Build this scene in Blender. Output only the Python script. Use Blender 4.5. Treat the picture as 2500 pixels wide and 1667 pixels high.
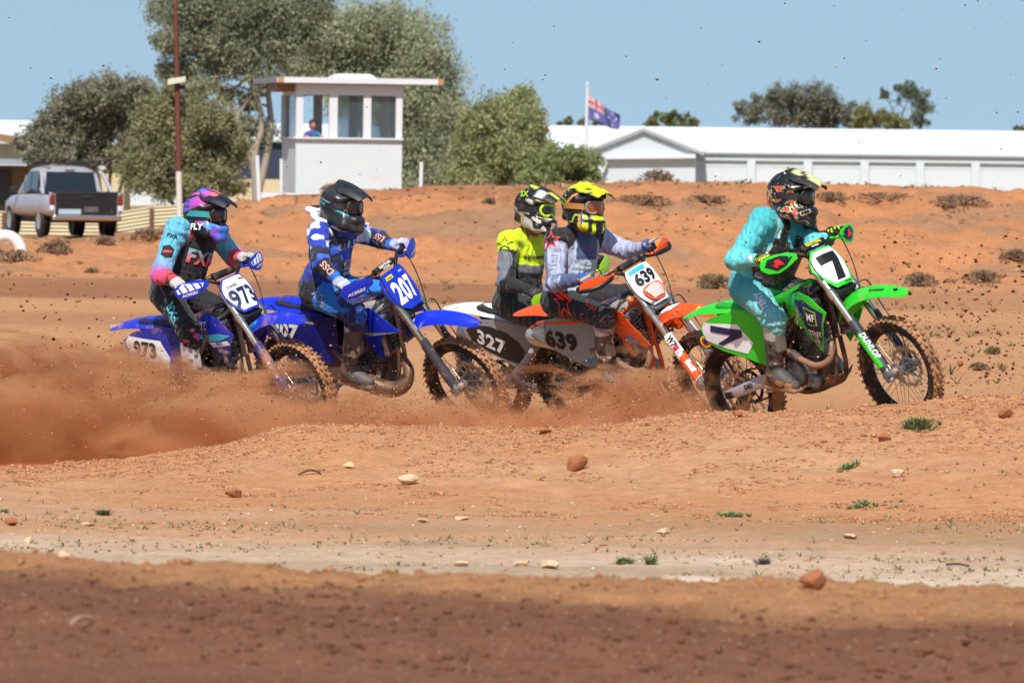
import bpy, bmesh, math, random
import numpy as np
from mathutils import Vector, Matrix, Euler

for o in list(bpy.data.objects): bpy.data.objects.remove(o)
R = math.radians
rng = np.random.default_rng(7); random.seed(7)
SC = bpy.context.scene; COL = SC.collection

# ------------------------------------------------------------------ camera, sky, sun, exposure
F, U0, V0, HC, ROLL = 16380., 1250., 445., 1.45, R(.7)      # focal length in photo pixels, horizon row, eye height
RM = np.array([[math.cos(ROLL), 0, -math.sin(ROLL)], [0, 1, 0], [math.sin(ROLL), 0, math.cos(ROLL)]])
CAMP = np.array([0, 0, HC])
cd = bpy.data.cameras.new('camera'); cam = bpy.data.objects.new('camera', cd); COL.objects.link(cam); SC.camera = cam
cd.sensor_width = 36; cd.lens = F / 2500 * 36; cd.shift_y = (V0 - 833.5) / 2500; cd.clip_start = 1; cd.clip_end = 12000
cam.matrix_world = Matrix.Translation((0, 0, HC)) @ Matrix([list(r) for r in RM]).to_4x4() @ Matrix.Rotation(R(90), 4, 'X')
cd.dof.use_dof = True; cd.dof.focus_distance = 45.0; cd.dof.aperture_fstop = 10.5
SUN_EL, SUN_AZ = R(50), R(-8)                               # azimuth: from straight behind the camera, + is right
SUNV = Vector((math.sin(SUN_AZ) * math.cos(SUN_EL), -math.cos(SUN_AZ) * math.cos(SUN_EL), math.sin(SUN_EL)))
W = bpy.data.worlds.new('World'); SC.world = W; W.use_nodes = True
wn = W.node_tree; wn.nodes.clear()
sky = wn.nodes.new('ShaderNodeTexSky'); sky.sky_type = 'NISHITA'; sky.sun_disc = False
sky.sun_elevation = SUN_EL; sky.sun_rotation = math.atan2(SUNV.x, SUNV.y)
sky.air_density = 1.0; sky.dust_density = 0.0; sky.ozone_density = 3.0; sky.altitude = 100
bg = wn.nodes.new('ShaderNodeBackground'); bg.inputs[1].default_value = .087
wo = wn.nodes.new('ShaderNodeOutputWorld'); hs = wn.nodes.new('ShaderNodeHueSaturation')
hs.inputs['Hue'].default_value = .482; hs.inputs['Saturation'].default_value = .78
tcw = wn.nodes.new('ShaderNodeTexCoord'); vm = wn.nodes.new('ShaderNodeVectorMath'); vm.operation = 'MULTIPLY_ADD'   # lookup lifted at the horizon, flattened above: evener dome, added fill light
vm.inputs[1].default_value = (1, 1, .42); vm.inputs[2].default_value = (0, 0, .20)
wn.links.new(tcw.outputs['Generated'], vm.inputs[0]); wn.links.new(vm.outputs[0], sky.inputs[0])
wn.links.new(sky.outputs[0], hs.inputs['Color']); wn.links.new(hs.outputs[0], bg.inputs[0]); wn.links.new(bg.outputs[0], wo.inputs[0])
sl = bpy.data.lights.new('sun', 'SUN'); sl.energy = 4.0; sl.angle = R(.53); sl.color = (1, .955, .89)
so = bpy.data.objects.new('sun', sl); COL.objects.link(so); so.rotation_euler = SUNV.to_track_quat('Z', 'Y').to_euler()
so.location = (0, -30, 60)
SC.view_settings.view_transform = 'Standard'; SC.view_settings.look = 'None'; SC.view_settings.exposure = .42; SC.view_settings.gamma = 1
SC.render.engine = 'CYCLES'; cy = SC.cycles
cy.use_denoising = True
try: cy.denoiser = 'OPENIMAGEDENOISE'
except Exception: pass
cy.max_bounces = 6; cy.diffuse_bounces = 3; cy.glossy_bounces = 3; cy.transparent_max_bounces = 12; cy.transmission_bounces = 4
cy.volume_bounces = 2; cy.use_adaptive_sampling = True; cy.adaptive_threshold = .015

def PX(u, v, d):
    "world point at depth d (metres along the view) seen at photo pixel u, v"
    return CAMP + RM @ np.array([(u - U0) / F * d, d, (V0 - v) / F * d])
def c2w(p): return CAMP + RM @ (np.asarray(p, float) - CAMP)

# ------------------------------------------------------------------ small helpers
def lin(c):
    c = np.asarray(c, float) / 255.
    return np.where(c <= .04045, c / 12.92, ((c + .055) / 1.055) ** 2.4)
def hx(s): return lin([int(s[i:i + 2], 16) for i in (0, 2, 4)])
def sstep(a, b, x):
    t = np.clip((np.asarray(x, float) - a) / (b - a), 0, 1); return t * t * (3 - 2 * t)
def nrm(v): v = np.asarray(v, float); return v / np.linalg.norm(v)

def hash3(i, j, k, s=0):
    n = (i * 374761393 + j * 668265263 + k * 2147483647 + s * 1274126177) & 0xffffffff
    n = ((n ^ (n >> 13)) * 1274126177) & 0xffffffff
    n = ((n ^ (n >> 16)) * 2246822519) & 0xffffffff
    return ((n ^ (n >> 15)) & 0xffff) / 65535.
def vnoise(P, s=0):
    "3-D value noise, 0..1"
    P = np.asarray(P, float); I = np.floor(P).astype(np.int64); f = P - I; f = f * f * (3 - 2 * f)
    out = 0
    for a in (0, 1):
        for b in (0, 1):
            for c in (0, 1):
                w = (f[..., 0] if a else 1 - f[..., 0]) * (f[..., 1] if b else 1 - f[..., 1]) * (f[..., 2] if c else 1 - f[..., 2])
                out = out + w * hash3(I[..., 0] + a, I[..., 1] + b, I[..., 2] + c, s)
    return out
def fbm(P, oct=4, s=0):
    P = np.asarray(P, float); o = 0; a = .5; t = 0
    for i in range(oct):
        o = o + a * vnoise(P * 2 ** i + 17.3 * i, s + i); t += a; a *= .5
    return o / t
def n2(x, y, f, oct=3, s=0):
    return fbm(np.stack([np.asarray(x, float) * f, np.asarray(y, float) * f, np.zeros_like(np.asarray(x, float) * 1.0) + .37], -1), oct, s)

# ------------------------------------------------------------------ materials
MATS = {}
def nodes_mat(name):
    m = bpy.data.materials.new(name); m.use_nodes = True
    nt = m.node_tree; b = nt.nodes['Principled BSDF']; return m, nt, b
def mixc(nt, fac, a, b, mode='MIX'):
    n = nt.nodes.new('ShaderNodeMix'); n.data_type = 'RGBA'; n.blend_type = mode
    for sock, v in ((n.inputs[0], fac), (n.inputs[6], a), (n.inputs[7], b)):
        if hasattr(v, 'is_output') or isinstance(v, bpy.types.NodeSocket): nt.links.new(v, sock)
        elif isinstance(v, (int, float)): sock.default_value = v
        else: sock.default_value = (*[float(q) for q in v][:3], 1)
    return n.outputs[2]
def noise_tex(nt, scale, detail=4, rough=.55, coord='Object', stretch=None):
    tc = nt.nodes.new('ShaderNodeTexCoord'); src = tc.outputs[coord]
    if stretch:
        mp = nt.nodes.new('ShaderNodeMapping'); mp.inputs['Scale'].default_value = stretch
        nt.links.new(src, mp.inputs[0]); src = mp.outputs[0]
    n = nt.nodes.new('ShaderNodeTexNoise'); n.inputs['Scale'].default_value = scale
    n.inputs['Detail'].default_value = detail; n.inputs['Roughness'].default_value = rough
    nt.links.new(src, n.inputs['Vector']); return n.outputs[0]
def ramp(nt, src, a, b):
    n = nt.nodes.new('ShaderNodeMapRange'); n.inputs[1].default_value = a; n.inputs[2].default_value = b
    n.interpolation_type = 'SMOOTHSTEP'; nt.links.new(src, n.inputs[0]); return n.outputs[0]
def bump(nt, b, src, strength, dist):
    n = nt.nodes.new('ShaderNodeBump'); n.inputs['Strength'].default_value = strength; n.inputs['Distance'].default_value = dist
    nt.links.new(src, n.inputs['Height']); nt.links.new(n.outputs[0], b.inputs['Normal'])
DUST = hx('b9805a')
def mat(name, col=None, rough=.5, metal=0., dirt=.0, dcol=DUST, dscale=9., var=0., bmp=0., bscale=40., attr=None, coat=0., spec=.5, trans=0., ior=1.45):
    "one procedural material: base colour (or point colours), soil stains by noise, fine bump"
    if name in MATS: return MATS[name]
    m, nt, b = nodes_mat(name)
    if attr:
        an = nt.nodes.new('ShaderNodeAttribute'); an.attribute_name = attr; c = an.outputs['Color']
    else: c = col if not isinstance(col, str) else hx(col)
    if var:
        v = noise_tex(nt, dscale * 2.3, 3)
        c2 = mixc(nt, 1., c, (1 - var,) * 3, 'MULTIPLY'); c = mixc(nt, v, c, c2)
    if dirt:
        d = noise_tex(nt, dscale, 6, .68)
        f = ramp(nt, d, .62 - dirt * .35, .82 - dirt * .3)
        mm = nt.nodes.new('ShaderNodeMath'); mm.operation = 'MULTIPLY'; mm.inputs[1].default_value = min(.95, .45 + dirt * .6); nt.links.new(f, mm.inputs[0])
        c = mixc(nt, mm.outputs[0], c, dcol)
        rr = nt.nodes.new('ShaderNodeMapRange'); rr.inputs[3].default_value = rough; rr.inputs[4].default_value = .85
        nt.links.new(mm.outputs[0], rr.inputs[0]); nt.links.new(rr.outputs[0], b.inputs['Roughness'])
        if metal:
            r2 = nt.nodes.new('ShaderNodeMapRange'); r2.inputs[3].default_value = metal; r2.inputs[4].default_value = 0.
            nt.links.new(mm.outputs[0], r2.inputs[0]); nt.links.new(r2.outputs[0], b.inputs['Metallic'])
    else:
        b.inputs['Roughness'].default_value = rough; b.inputs['Metallic'].default_value = metal
    if isinstance(c, bpy.types.NodeSocket): nt.links.new(c, b.inputs['Base Color'])
    else: b.inputs['Base Color'].default_value = (*[float(q) for q in c][:3], 1)
    if bmp: bump(nt, b, noise_tex(nt, bscale, 3), bmp, .01)
    b.inputs['Specular IOR Level'].default_value = spec
    if coat: b.inputs['Coat Weight'].default_value = coat; b.inputs['Coat Roughness'].default_value = .15
    if trans: b.inputs['Transmission Weight'].default_value = trans; b.inputs['IOR'].default_value = ior
    MATS[name] = m; return m

# ------------------------------------------------------------------ objects
def tag(o, label=None, cat=None, group=None, kind=None):
    if label: o['label'] = label
    if cat: o['category'] = cat
    if group: o['group'] = group
    if kind: o['kind'] = kind
    return o
def empty(name, loc=(0, 0, 0), m=None, parent=None):
    o = bpy.data.objects.new(name, None); COL.objects.link(o); o.empty_display_size = .2
    if m is not None: o.matrix_world = m
    else: o.location = [float(q) for q in loc]
    if parent: o.parent = parent
    return o
def mesh_obj(name, verts, faces, material=None, parent=None, smooth=40, cols=None):
    me = bpy.data.meshes.new(name)
    if isinstance(faces, np.ndarray):
        n, k = faces.shape
        me.vertices.add(len(verts)); me.vertices.foreach_set('co', np.asarray(verts, 'f4').ravel())
        me.loops.add(n * k); me.loops.foreach_set('vertex_index', faces.astype('i4').ravel())
        me.polygons.add(n); me.polygons.foreach_set('loop_start', np.arange(0, n * k, k, dtype='i4'))
        me.update(calc_edges=True); me.validate()
    else:
        me.from_pydata([tuple(map(float, v)) for v in verts], [], [tuple(map(int, f)) for f in faces]); me.update()
    if smooth:
        me.polygons.foreach_set('use_smooth', np.ones(len(me.polygons), bool))
        if smooth < 180:
            try: me.set_sharp_from_angle(angle=R(smooth))
            except Exception: pass
    if cols is not None:
        a = me.color_attributes.new('Col', 'FLOAT_COLOR', 'POINT')
        cc = np.ones((len(me.vertices), 4), 'f4'); cc[:, :3] = np.asarray(cols)[:len(me.vertices)]; a.data.foreach_set('color', cc.ravel())
    o = bpy.data.objects.new(name, me); COL.objects.link(o)
    if material: me.materials.append(material)
    if parent: o.parent = parent
    return o
def catmull(pts, n=6, closed=False):
    P = np.asarray(pts, float)
    if closed: Q = np.vstack([P[-1], P, P[0], P[1]])
    else: Q = np.vstack([2 * P[0] - P[1], P, 2 * P[-1] - P[-2]])
    out = []
    for i in range(len(Q) - 3):
        a, b, c, d = Q[i:i + 4]
        for t in np.linspace(0, 1, n, endpoint=False):
            out.append(.5 * ((2 * b) + (c - a) * t + (2 * a - 5 * b + 4 * c - d) * t * t + (3 * b - 3 * c + d - a) * t ** 3))
    if not closed: out.append(P[-1])
    return np.array(out)

class MB:
    "collects shapes, then links them as ONE mesh object"
    def __init__(s): s.v = []; s.f = []; s.n = 0
    def add(s, V, Fc):
        V = np.asarray(V, float).reshape(-1, 3); s.v.append(V); s.f += [tuple(int(i) + s.n for i in f) for f in Fc]; s.n += len(V); return s
    def box(s, c, size, rot=None, ch=0.0):
        h = np.asarray(size, float) / 2
        if ch <= 0:
            V = np.array([[x, y, z] for x in (-1, 1) for y in (-1, 1) for z in (-1, 1)]) * h
            Fc = [(0, 1, 3, 2), (4, 6, 7, 5), (0, 4, 5, 1), (2, 3, 7, 6), (0, 2, 6, 4), (1, 5, 7, 3)]
        else:
            bm = bmesh.new(); bmesh.ops.create_cube(bm, size=1)
            for v in bm.verts: v.co = Vector([v.co[i] * size[i] for i in range(3)])
            bmesh.ops.bevel(bm, geom=bm.edges[:] , offset=ch, segments=2, affect='EDGES', profile=.5)
            V = np.array([v.co[:] for v in bm.verts]); Fc = [[v.index for v in f.verts] for f in bm.faces]; bm.free()
        if rot is not None: V = V @ np.asarray(rot).T
        return s.add(V + np.asarray(c, float), Fc)
    def tube(s, pts, r, n=10, closed=False, caps=True, flat=None):
        P = np.asarray(pts, float); m = len(P)
        r = np.full(m, r) if np.isscalar(r) else np.asarray(r, float)
        T = np.gradient(P, axis=0) if not closed else np.roll(P, -1, 0) - np.roll(P, 1, 0)
        T /= np.linalg.norm(T, axis=1)[:, None] + 1e-12
        a = np.array([0, 0, 1.]) if abs(T[0][2]) < .9 else np.array([1., 0, 0])
        u = nrm(np.cross(T[0], a)); V = []; ang = np.arange(n) * 2 * math.pi / n
        for i in range(m):
            u = nrm(u - T[i] * (u @ T[i])); w = np.cross(T[i], u)
            rr = r[i]; fx = 1 if flat is None else flat
            V.append(P[i] + rr * (np.cos(ang)[:, None] * u + fx * np.sin(ang)[:, None] * w))
        V = np.concatenate(V); Fc = []
        for i in range(m if closed else m - 1):
            k = (i + 1) % m
            for j in range(n): Fc.append((i * n + j, i * n + (j + 1) % n, k * n + (j + 1) % n, k * n + j))
        if caps and not closed: Fc += [tuple(range(n))[::-1], tuple(range((m - 1) * n, m * n))]
        return s.add(V, Fc)
    def lathe(s, prof, c=(0, 0, 0), axis='Y', n=32, closed=False):
        "prof: (radius, height along axis)"
        V = []; ang = np.arange(n) * 2 * math.pi / n
        for r, h in prof:
            x, z = r * np.cos(ang), r * np.sin(ang); y = np.full(n, h)
            V.append(np.stack([x, y, z] if axis == 'Y' else ([y, x, z] if axis == 'X' else [x, -z, y]), 1))
        V = np.concatenate(V) + np.asarray(c, float); m = len(prof); Fc = []
        for i in range(m if closed else m - 1):
            k = (i + 1) % m
            for j in range(n): Fc.append((i * n + j, i * n + (j + 1) % n, k * n + (j + 1) % n, k * n + j))
        return s.add(V, Fc)
    def loft(s, rings, closed=True, caps=True):
        n = len(rings[0]); V = np.concatenate([np.asarray(q, float) for q in rings]); Fc = []
        for i in range(len(rings) - 1):
            for j in range(n if closed else n - 1):
                k = (j + 1) % n; Fc.append((i * n + j, i * n + k, (i + 1) * n + k, (i + 1) * n + j))
        if caps and closed: Fc += [tuple(range(n))[::-1], tuple(range((len(rings) - 1) * n, len(rings) * n))]
        return s.add(V, Fc)
    def sheet(s, grid, th):
        "grid (a,b,3) surface given a thickness along its normals"
        G = np.asarray(grid, float); a, b = G.shape[:2]
        N = np.cross(np.gradient(G, axis=0), np.gradient(G, axis=1)); N /= np.linalg.norm(N, axis=2)[..., None] + 1e-12
        V = np.concatenate([G.reshape(-1, 3), (G - N * th).reshape(-1, 3)]); q = a * b; Fc = []
        for i in range(a - 1):
            for j in range(b - 1):
                k = i * b + j; Fc.append((k, k + b, k + b + 1, k + 1)); Fc.append((q + k, q + k + 1, q + k + b + 1, q + k + b))
        rim = [j for j in range(b)] + [i * b + b - 1 for i in range(1, a)] + [(a - 1) * b + j for j in range(b - 2, -1, -1)] + [i * b for i in range(a - 2, 0, -1)]
        for i in range(len(rim)):
            x, y = rim[i], rim[(i + 1) % len(rim)]; Fc.append((x, y, q + y, q + x))
        return s.add(V, Fc)
    def prism(s, poly, y0, y1):
        "poly in (x, z), extruded along y"
        n = len(poly); V = [(x, y0, z) for x, z in poly] + [(x, y1, z) for x, z in poly]
        Fc = [tuple(range(n)), tuple(range(2 * n - 1, n - 1, -1))] + [(i, i + n, (i + 1) % n + n, (i + 1) % n) for i in range(n)]
        return s.add(V, Fc)
    def build(s, name, material, parent=None, smooth=38, m=None, fix=True):
        V = np.concatenate(s.v)
        if m is not None: V = V @ np.asarray(m)[:3, :3].T + np.asarray(m)[:3, 3]
        o = mesh_obj(name, V, s.f, material, parent, 0)
        if fix:
            bm = bmesh.new(); bm.from_mesh(o.data); bmesh.ops.recalc_face_normals(bm, faces=bm.faces[:]); bm.to_mesh(o.data); bm.free()
        if smooth:
            o.data.polygons.foreach_set('use_smooth', np.ones(len(o.data.polygons), bool))
            o.data.set_sharp_from_angle(angle=R(smooth))
        return o

def fill2d(poly, res=.03):
    "triangulated, evenly cut polygon in the plane"
    bm = bmesh.new(); f = bm.faces.new([bm.verts.new((a, b, 0)) for a, b in poly])
    bmesh.ops.triangulate(bm, faces=bm.faces[:])
    for _ in range(5):
        e = [q for q in bm.edges if q.calc_length() > res * 1.6]
        if not e: break
        bmesh.ops.subdivide_edges(bm, edges=e, cuts=1); bmesh.ops.triangulate(bm, faces=[q for q in bm.faces if len(q.verts) > 3])
    bm.verts.index_update()
    V = np.array([v.co[:2] for v in bm.verts]); T = [[v.index for v in q.verts] for q in bm.faces]
    B = [(e.verts[0].index, e.verts[1].index) for e in bm.edges if e.is_boundary]; bm.free()
    return V, T, B
def panel(poly, sf, th=.004, res=.03, off=0., rnd=0):
    "a plate with the outline poly laid on the surface sf(a, b, offset)"
    if rnd: poly = catmull([(a, b, 0) for a, b in poly], rnd, True)[:, :2]
    V, T, B = fill2d(poly, res); n = len(V); mb = MB()
    A = np.concatenate([sf(V[:, 0], V[:, 1], off), sf(V[:, 0], V[:, 1], off - th)])
    mb.add(A, [tuple(t) for t in T] + [tuple(i + n for i in t[::-1]) for t in T] + [(a, b, b + n, a + n) for a, b in B]); return mb
_TXT = {}
def text2d(s, bold=.02, shear=0.):
    key = (s, bold, shear)
    if key not in _TXT:
        cu = bpy.data.curves.new('t', 'FONT'); cu.body = s; cu.size = 1; cu.offset = bold; cu.shear = shear; cu.resolution_u = 3; cu.space_character = 1 + 1.6 * bold
        cu.align_x = 'LEFT'; ob = bpy.data.objects.new('t', cu); COL.objects.link(ob)
        me = bpy.data.meshes.new_from_object(ob.evaluated_get(bpy.context.evaluated_depsgraph_get()))
        V = np.array([v.co[:2] for v in me.vertices]); Fc = [tuple(p.vertices) for p in me.polygons]
        V = V - (V.max(0) + V.min(0)) / 2; V = V / (V[:, 1].max() - V[:, 1].min())
        bpy.data.objects.remove(ob); bpy.data.curves.remove(cu); bpy.data.meshes.remove(me); _TXT[key] = (V, Fc)
    return _TXT[key]
def decal_text(s, c, h, sf, material, parent, name, ang=0, width=None, bold=.02, shear=0., off=.0025, m=None, flip=False):
    V, Fc = text2d(s, bold, shear); V = V.copy()
    if width: V[:, 0] *= width / (V[:, 0].max() - V[:, 0].min()) / h
    V = V * h
    if flip: V[:, 0] *= -1
    ca, sa = math.cos(R(ang)), math.sin(R(ang)); A = np.asarray(c) + np.stack([V[:, 0] * ca - V[:, 1] * sa, V[:, 0] * sa + V[:, 1] * ca], 1)
    P = sf(A[:, 0], A[:, 1], off)
    if m is not None: P = P @ np.asarray(m)[:3, :3].T + np.asarray(m)[:3, 3]
    return mesh_obj(name, P, Fc, material, parent, 0)
def decal_poly(poly, sf, material, parent, name, off=.0018, res=.03, m=None):
    V, T, B = fill2d(poly, res); P = sf(V[:, 0], V[:, 1], off)
    if m is not None: P = P @ np.asarray(m)[:3, :3].T + np.asarray(m)[:3, 3]
    return mesh_obj(name, P, T, material, parent, 0)

# ------------------------------------------------------------------ soft bodies: distance fields turned into one skin
def surface_nets(D, lo, h):
    s = D < 0; nx, ny, nz = D.shape
    c = sum(s[a:nx - 1 + a, b:ny - 1 + b, d:nz - 1 + d].astype(np.int8) for a in (0, 1) for b in (0, 1) for d in (0, 1))
    I = np.argwhere((c > 0) & (c < 8)); idx = np.full(c.shape, -1, np.int64); idx[tuple(I.T)] = np.arange(len(I))
    acc = np.zeros((len(I), 3)); cnt = np.zeros(len(I))
    for ax in range(3):
        o1, o2 = [q for q in range(3) if q != ax]
        for p in (0, 1):
            for q in (0, 1):
                J = I.copy(); J[:, o1] += p; J[:, o2] += q; K = J.copy(); K[:, ax] += 1
                a = D[tuple(J.T)]; b = D[tuple(K.T)]; cr = (a < 0) != (b < 0)
                t = np.where(cr, a / np.where(cr, a - b, 1), 0); pos = (J - I).astype(float); pos[:, ax] = t
                acc += pos * cr[:, None]; cnt += cr
    V = (I + acc / cnt[:, None]) * h + lo; Q = []
    for ax in range(3):
        o1, o2 = (ax + 1) % 3, (ax + 2) % 3
        sl0 = [slice(None)] * 3; sl1 = [slice(None)] * 3; sl0[ax] = slice(0, -1); sl1[ax] = slice(1, None)
        E = np.argwhere(s[tuple(sl0)] != s[tuple(sl1)])
        E = E[(E[:, o1] > 0) & (E[:, o2] > 0) & (E[:, o1] < D.shape[o1] - 1) & (E[:, o2] < D.shape[o2] - 1)]
        def cell(d1, d2):
            C = E.copy(); C[:, o1] += d1; C[:, o2] += d2; return idx[tuple(C.T)]
        q = np.stack([cell(-1, -1), cell(0, -1), cell(0, 0), cell(-1, 0)], 1)
        fl = ~s[tuple(E.T)]; q[fl] = q[fl][:, ::-1]; Q.append(q)
    return V, np.concatenate(Q)
def d_caps(P, a, b, ra, rb):
    ab = b - a; t = np.clip(((P - a) @ ab) / (ab @ ab), 0, 1); return np.linalg.norm(P - a - t[..., None] * ab, axis=-1) - (ra + (rb - ra) * t)
def d_ell(P, c, A, rad):
    q = (P - c) @ A; k0 = np.linalg.norm(q / rad, axis=-1); k1 = np.linalg.norm(q / rad ** 2, axis=-1); return k0 * (k0 - 1) / (k1 + 1e-9)
def d_box(P, c, A, half, r=0.):
    q = np.abs((P - c) @ A) - (np.asarray(half) - r); return np.linalg.norm(np.maximum(q, 0), axis=-1) + np.minimum(q.max(-1), 0) - r
def smin(a, b, k):
    if k <= 0: return np.minimum(a, b)
    h = np.maximum(k - np.abs(a - b), 0) / k; return np.minimum(a, b) - h * h * k / 4
class Blob:
    def __init__(s): s.p = []
    def caps(s, a, b, ra, rb, k=.03, tag='', sub=False): s.p.append(('c', (np.asarray(a, float), np.asarray(b, float), ra, rb), k, tag, sub)); return s
    def ell(s, c, A, rad, k=.03, tag='', sub=False): s.p.append(('e', (np.asarray(c, float), np.asarray(A, float), np.asarray(rad, float)), k, tag, sub)); return s
    def box(s, c, A, half, r=.01, k=.02, tag='', sub=False): s.p.append(('b', (np.asarray(c, float), np.asarray(A, float), np.asarray(half, float), r), k, tag, sub)); return s
    def one(s, q, P): return (d_caps if q[0] == 'c' else d_ell if q[0] == 'e' else d_box)(P, *q[1])
    def bounds(s, q):
        if q[0] == 'c':
            a, b, ra, rb = q[1]; return np.minimum(a - ra, b - rb), np.maximum(a + ra, b + rb)
        c = q[1][0]; A = q[1][1]; e = np.abs(A) @ np.asarray(q[1][2]); return c - e, c + e
    def mesh(s, h, disp=None):
        B = [s.bounds(q) for q in s.p if not q[4]]; lo = np.min([b[0] for b in B], 0) - 4 * h; hi = np.max([b[1] for b in B], 0) + 4 * h
        n = np.ceil((hi - lo) / h).astype(int) + 1; ax = [lo[i] + h * np.arange(n[i]) for i in range(3)]
        D = np.full(n, .5)
        for q in s.p:
            b0, b1 = s.bounds(q); m = q[2] + 4 * h
            i0 = np.clip(((b0 - m - lo) / h).astype(int), 0, n - 1); i1 = np.clip(np.ceil((b1 + m - lo) / h).astype(int) + 1, 1, n)
            sl = tuple(slice(i0[i], i1[i]) for i in range(3))
            G = np.stack(np.meshgrid(*[ax[i][sl[i]] for i in range(3)], indexing='ij'), -1); d = s.one(q, G)
            D[sl] = -smin(-D[sl], d, q[2]) if q[4] else smin(D[sl], d, q[2])
        if disp is not None:
            w = np.argwhere(np.abs(D) < 3 * h + .02); P = lo + w * h; D[tuple(w.T)] += disp(P)
        return surface_nets(D, lo, h)
    def tags(s, V):
        q = [p for p in s.p if not p[4]]; D = np.stack([s.one(p, V) for p in q], 1); i = D.argmin(1)
        return np.array([p[3] for p in q])[i]
# ------------------------------------------------------------------ terrain
POSE = {'green': ((1.594, 43.407, -.207), (-49.9, 5.8, 16.1)), '207': ((-1.454, 47.528, -.213), (-35.4, -1.7, 23.3)), '639': ((.514, 47.549, -.268), (-48.9, 1.8, 21.4)), '973': ((-2.354, 46.866, -.358), (-47., 3.2, 16.5)), '327': ((-.074, 49.650, -.304), (-41.3, -4.6, 20.4))}
CONT = []
for p_, r_ in POSE.values():
    Rl = RM @ np.array(Matrix.Rotation(R(r_[0]), 3, 'Z') @ Matrix.Rotation(R(-r_[1]), 3, 'Y') @ Matrix.Rotation(R(r_[2]), 3, 'X')); ax_ = Rl[:, 1]; dn = -(np.array([0, 0, 1.]) - ax_ * ax_[2]); dn /= np.linalg.norm(dn)
    for q_, rr_ in (((0, 0, .335), .335), ((1.48, 0, .345), .348)): CONT.append(c2w(p_) + Rl @ np.array(q_) + dn * (rr_ - .012))
CONT = np.array(CONT)
def zc(us, vs, d):
    "height profile across the view: crest rows vs at photo columns us, at distance d"
    P = np.array([PX(u, v, d) for u, v in zip(us, vs)]); return lambda x: np.interp(x, P[:, 0], P[:, 2])
near_c = zc([-1500, 0, 600, 1250, 1900, 2500, 4000], [1340, 1362, 1385, 1412, 1432, 1440, 1440], 20.6)
mid_c = zc([-1500, 0, 300, 520, 700, 900, 1250, 1500, 1700, 1900, 2150, 2300, 2450, 2600, 4000], [1150, 1150, 1128, 1095, 1052, 1040, 1052, 1042, 1016, 1006, 998, 985, 970, 965, 960], 40.3)
back_c = zc([-2000, 0, 300, 480, 560, 640, 900, 1100, 1400, 1600, 1900, 2200, 2400, 2500, 4000], [612, 612, 590, 556, 516, 497, 471, 459, 453, 449, 452, 461, 470, 476, 520], 118.)
plat = zc([-3000, 0, 350, 560, 680, 1000, 2500, 5000], [590, 590, 575, 525, 478, 472, 470, 470], 165.)
def terrain(x, y, fine=True):
    x = np.asarray(x, float); y = np.asarray(y, float); x, y = np.broadcast_arrays(x, y)
    # track bed through the wheel contacts
    w = 0; s = 0
    for c in CONT:
        ww = 1 / (((x - c[0]) ** 2 + (y - c[1]) ** 2) + .02) ** 1.6; w = w + ww; s = s + ww * c[2]
    base = np.interp(y, [0, 16, 24, 36, 41, 52, 66, 82, 100, 3000], [-.05, -.05, -.33, -.33, -.33, -.34, -.24, -.10, 0., 0.])
    kk = sstep(41.2, 42.6, y) * (1 - sstep(49.5, 53, y)); z = base * (1 - kk) + (s / w) * kk
    z = np.where(y > 52, z, z)
    # foreground bank
    nc = near_c(x) + .05 * (n2(x, y, 1.1, 3, 3) - .5); f = sstep(23.2, 20.7, y) * (sstep(8, 20.4, y) * .82 + .18); z = z * (1 - f) + (nc - .17 * (1 - sstep(16.5, 20.4, y))) * f
    # berm on the near side of the track
    c = mid_c(x) + .05 * (n2(x, y, 1.6, 4, 5) - .5); ft = 40.2 - np.interp(x, [-4, -1.5, 0, 3, 5], [2.4, 2.6, 3.4, 4.6, 5.]); a = sstep(0, 1, (y - ft) / (40.4 - ft)) ** 1.25; b = 1 - sstep(40.6, 41.9, y)
    f = np.minimum(a, b); z = z + np.maximum(0, c - z) * f
    # bank behind the track, then the plain
    c = back_c(x * 118. / np.maximum(y, 1.)) + .35 * (n2(x, y, .22, 3, 7) - .5) * sstep(96, 108, y) * (1 - sstep(114, 118, y)); a = sstep(95 + 5 * n2(x, y, .15, 2, 8), 117.5, y); z = np.where(y > 90, z * (1 - a) + c * a, z)
    p = plat(x * 165. / np.maximum(y, 1.)); a = sstep(119, 140, y); p = p * (1 - sstep(185, 330, y)) + .3 * sstep(185, 330, y); z = z * (1 - a) + p * a
    if fine:
        g = np.interp(y, [15, 40, 60, 118, 125, 400], [1, 1, .8, 1.4, .6, .6]); mb_ = sstep(36, 39.5, y) * (1 - sstep(41.5, 43, y))
        z = z + g * (.035 * (n2(x, y, 2.3, 3, 11) - .5) + (.020 + .03 * mb_) * (n2(x, y, 7., 3, 12) - .5)) + .016 * mb_ * (n2(x, y, 19., 2, 14) - .5)
        z = z + .022 * (n2(x * .18, y, 3.2, 2, 15) - .5) * sstep(23, 26, y) * (1 - sstep(38, 41, y))         # old wheel ruts run across the view
        m = sstep(97, 104, y) * (1 - .85 * sstep(112, 117, y)); rg = 1 - np.abs(2 * n2(x, y * .6, .33, 3, 16) - 1); z = z + m * (.5 * (rg - .6) + .42 * (n2(x, y, .8, 4, 17) - .5) + .30 * (n2(x, y, 2.2, 3, 18) - .5))
        nb = sstep(17, 19, y) * (1 - sstep(20.8, 22, y)); z = z + nb * (.045 * (n2(x, y, 8., 2, 19) - .5) + .05 * np.maximum(0, n2(x, y, 15., 2, 20) - .55))
    return z
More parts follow.
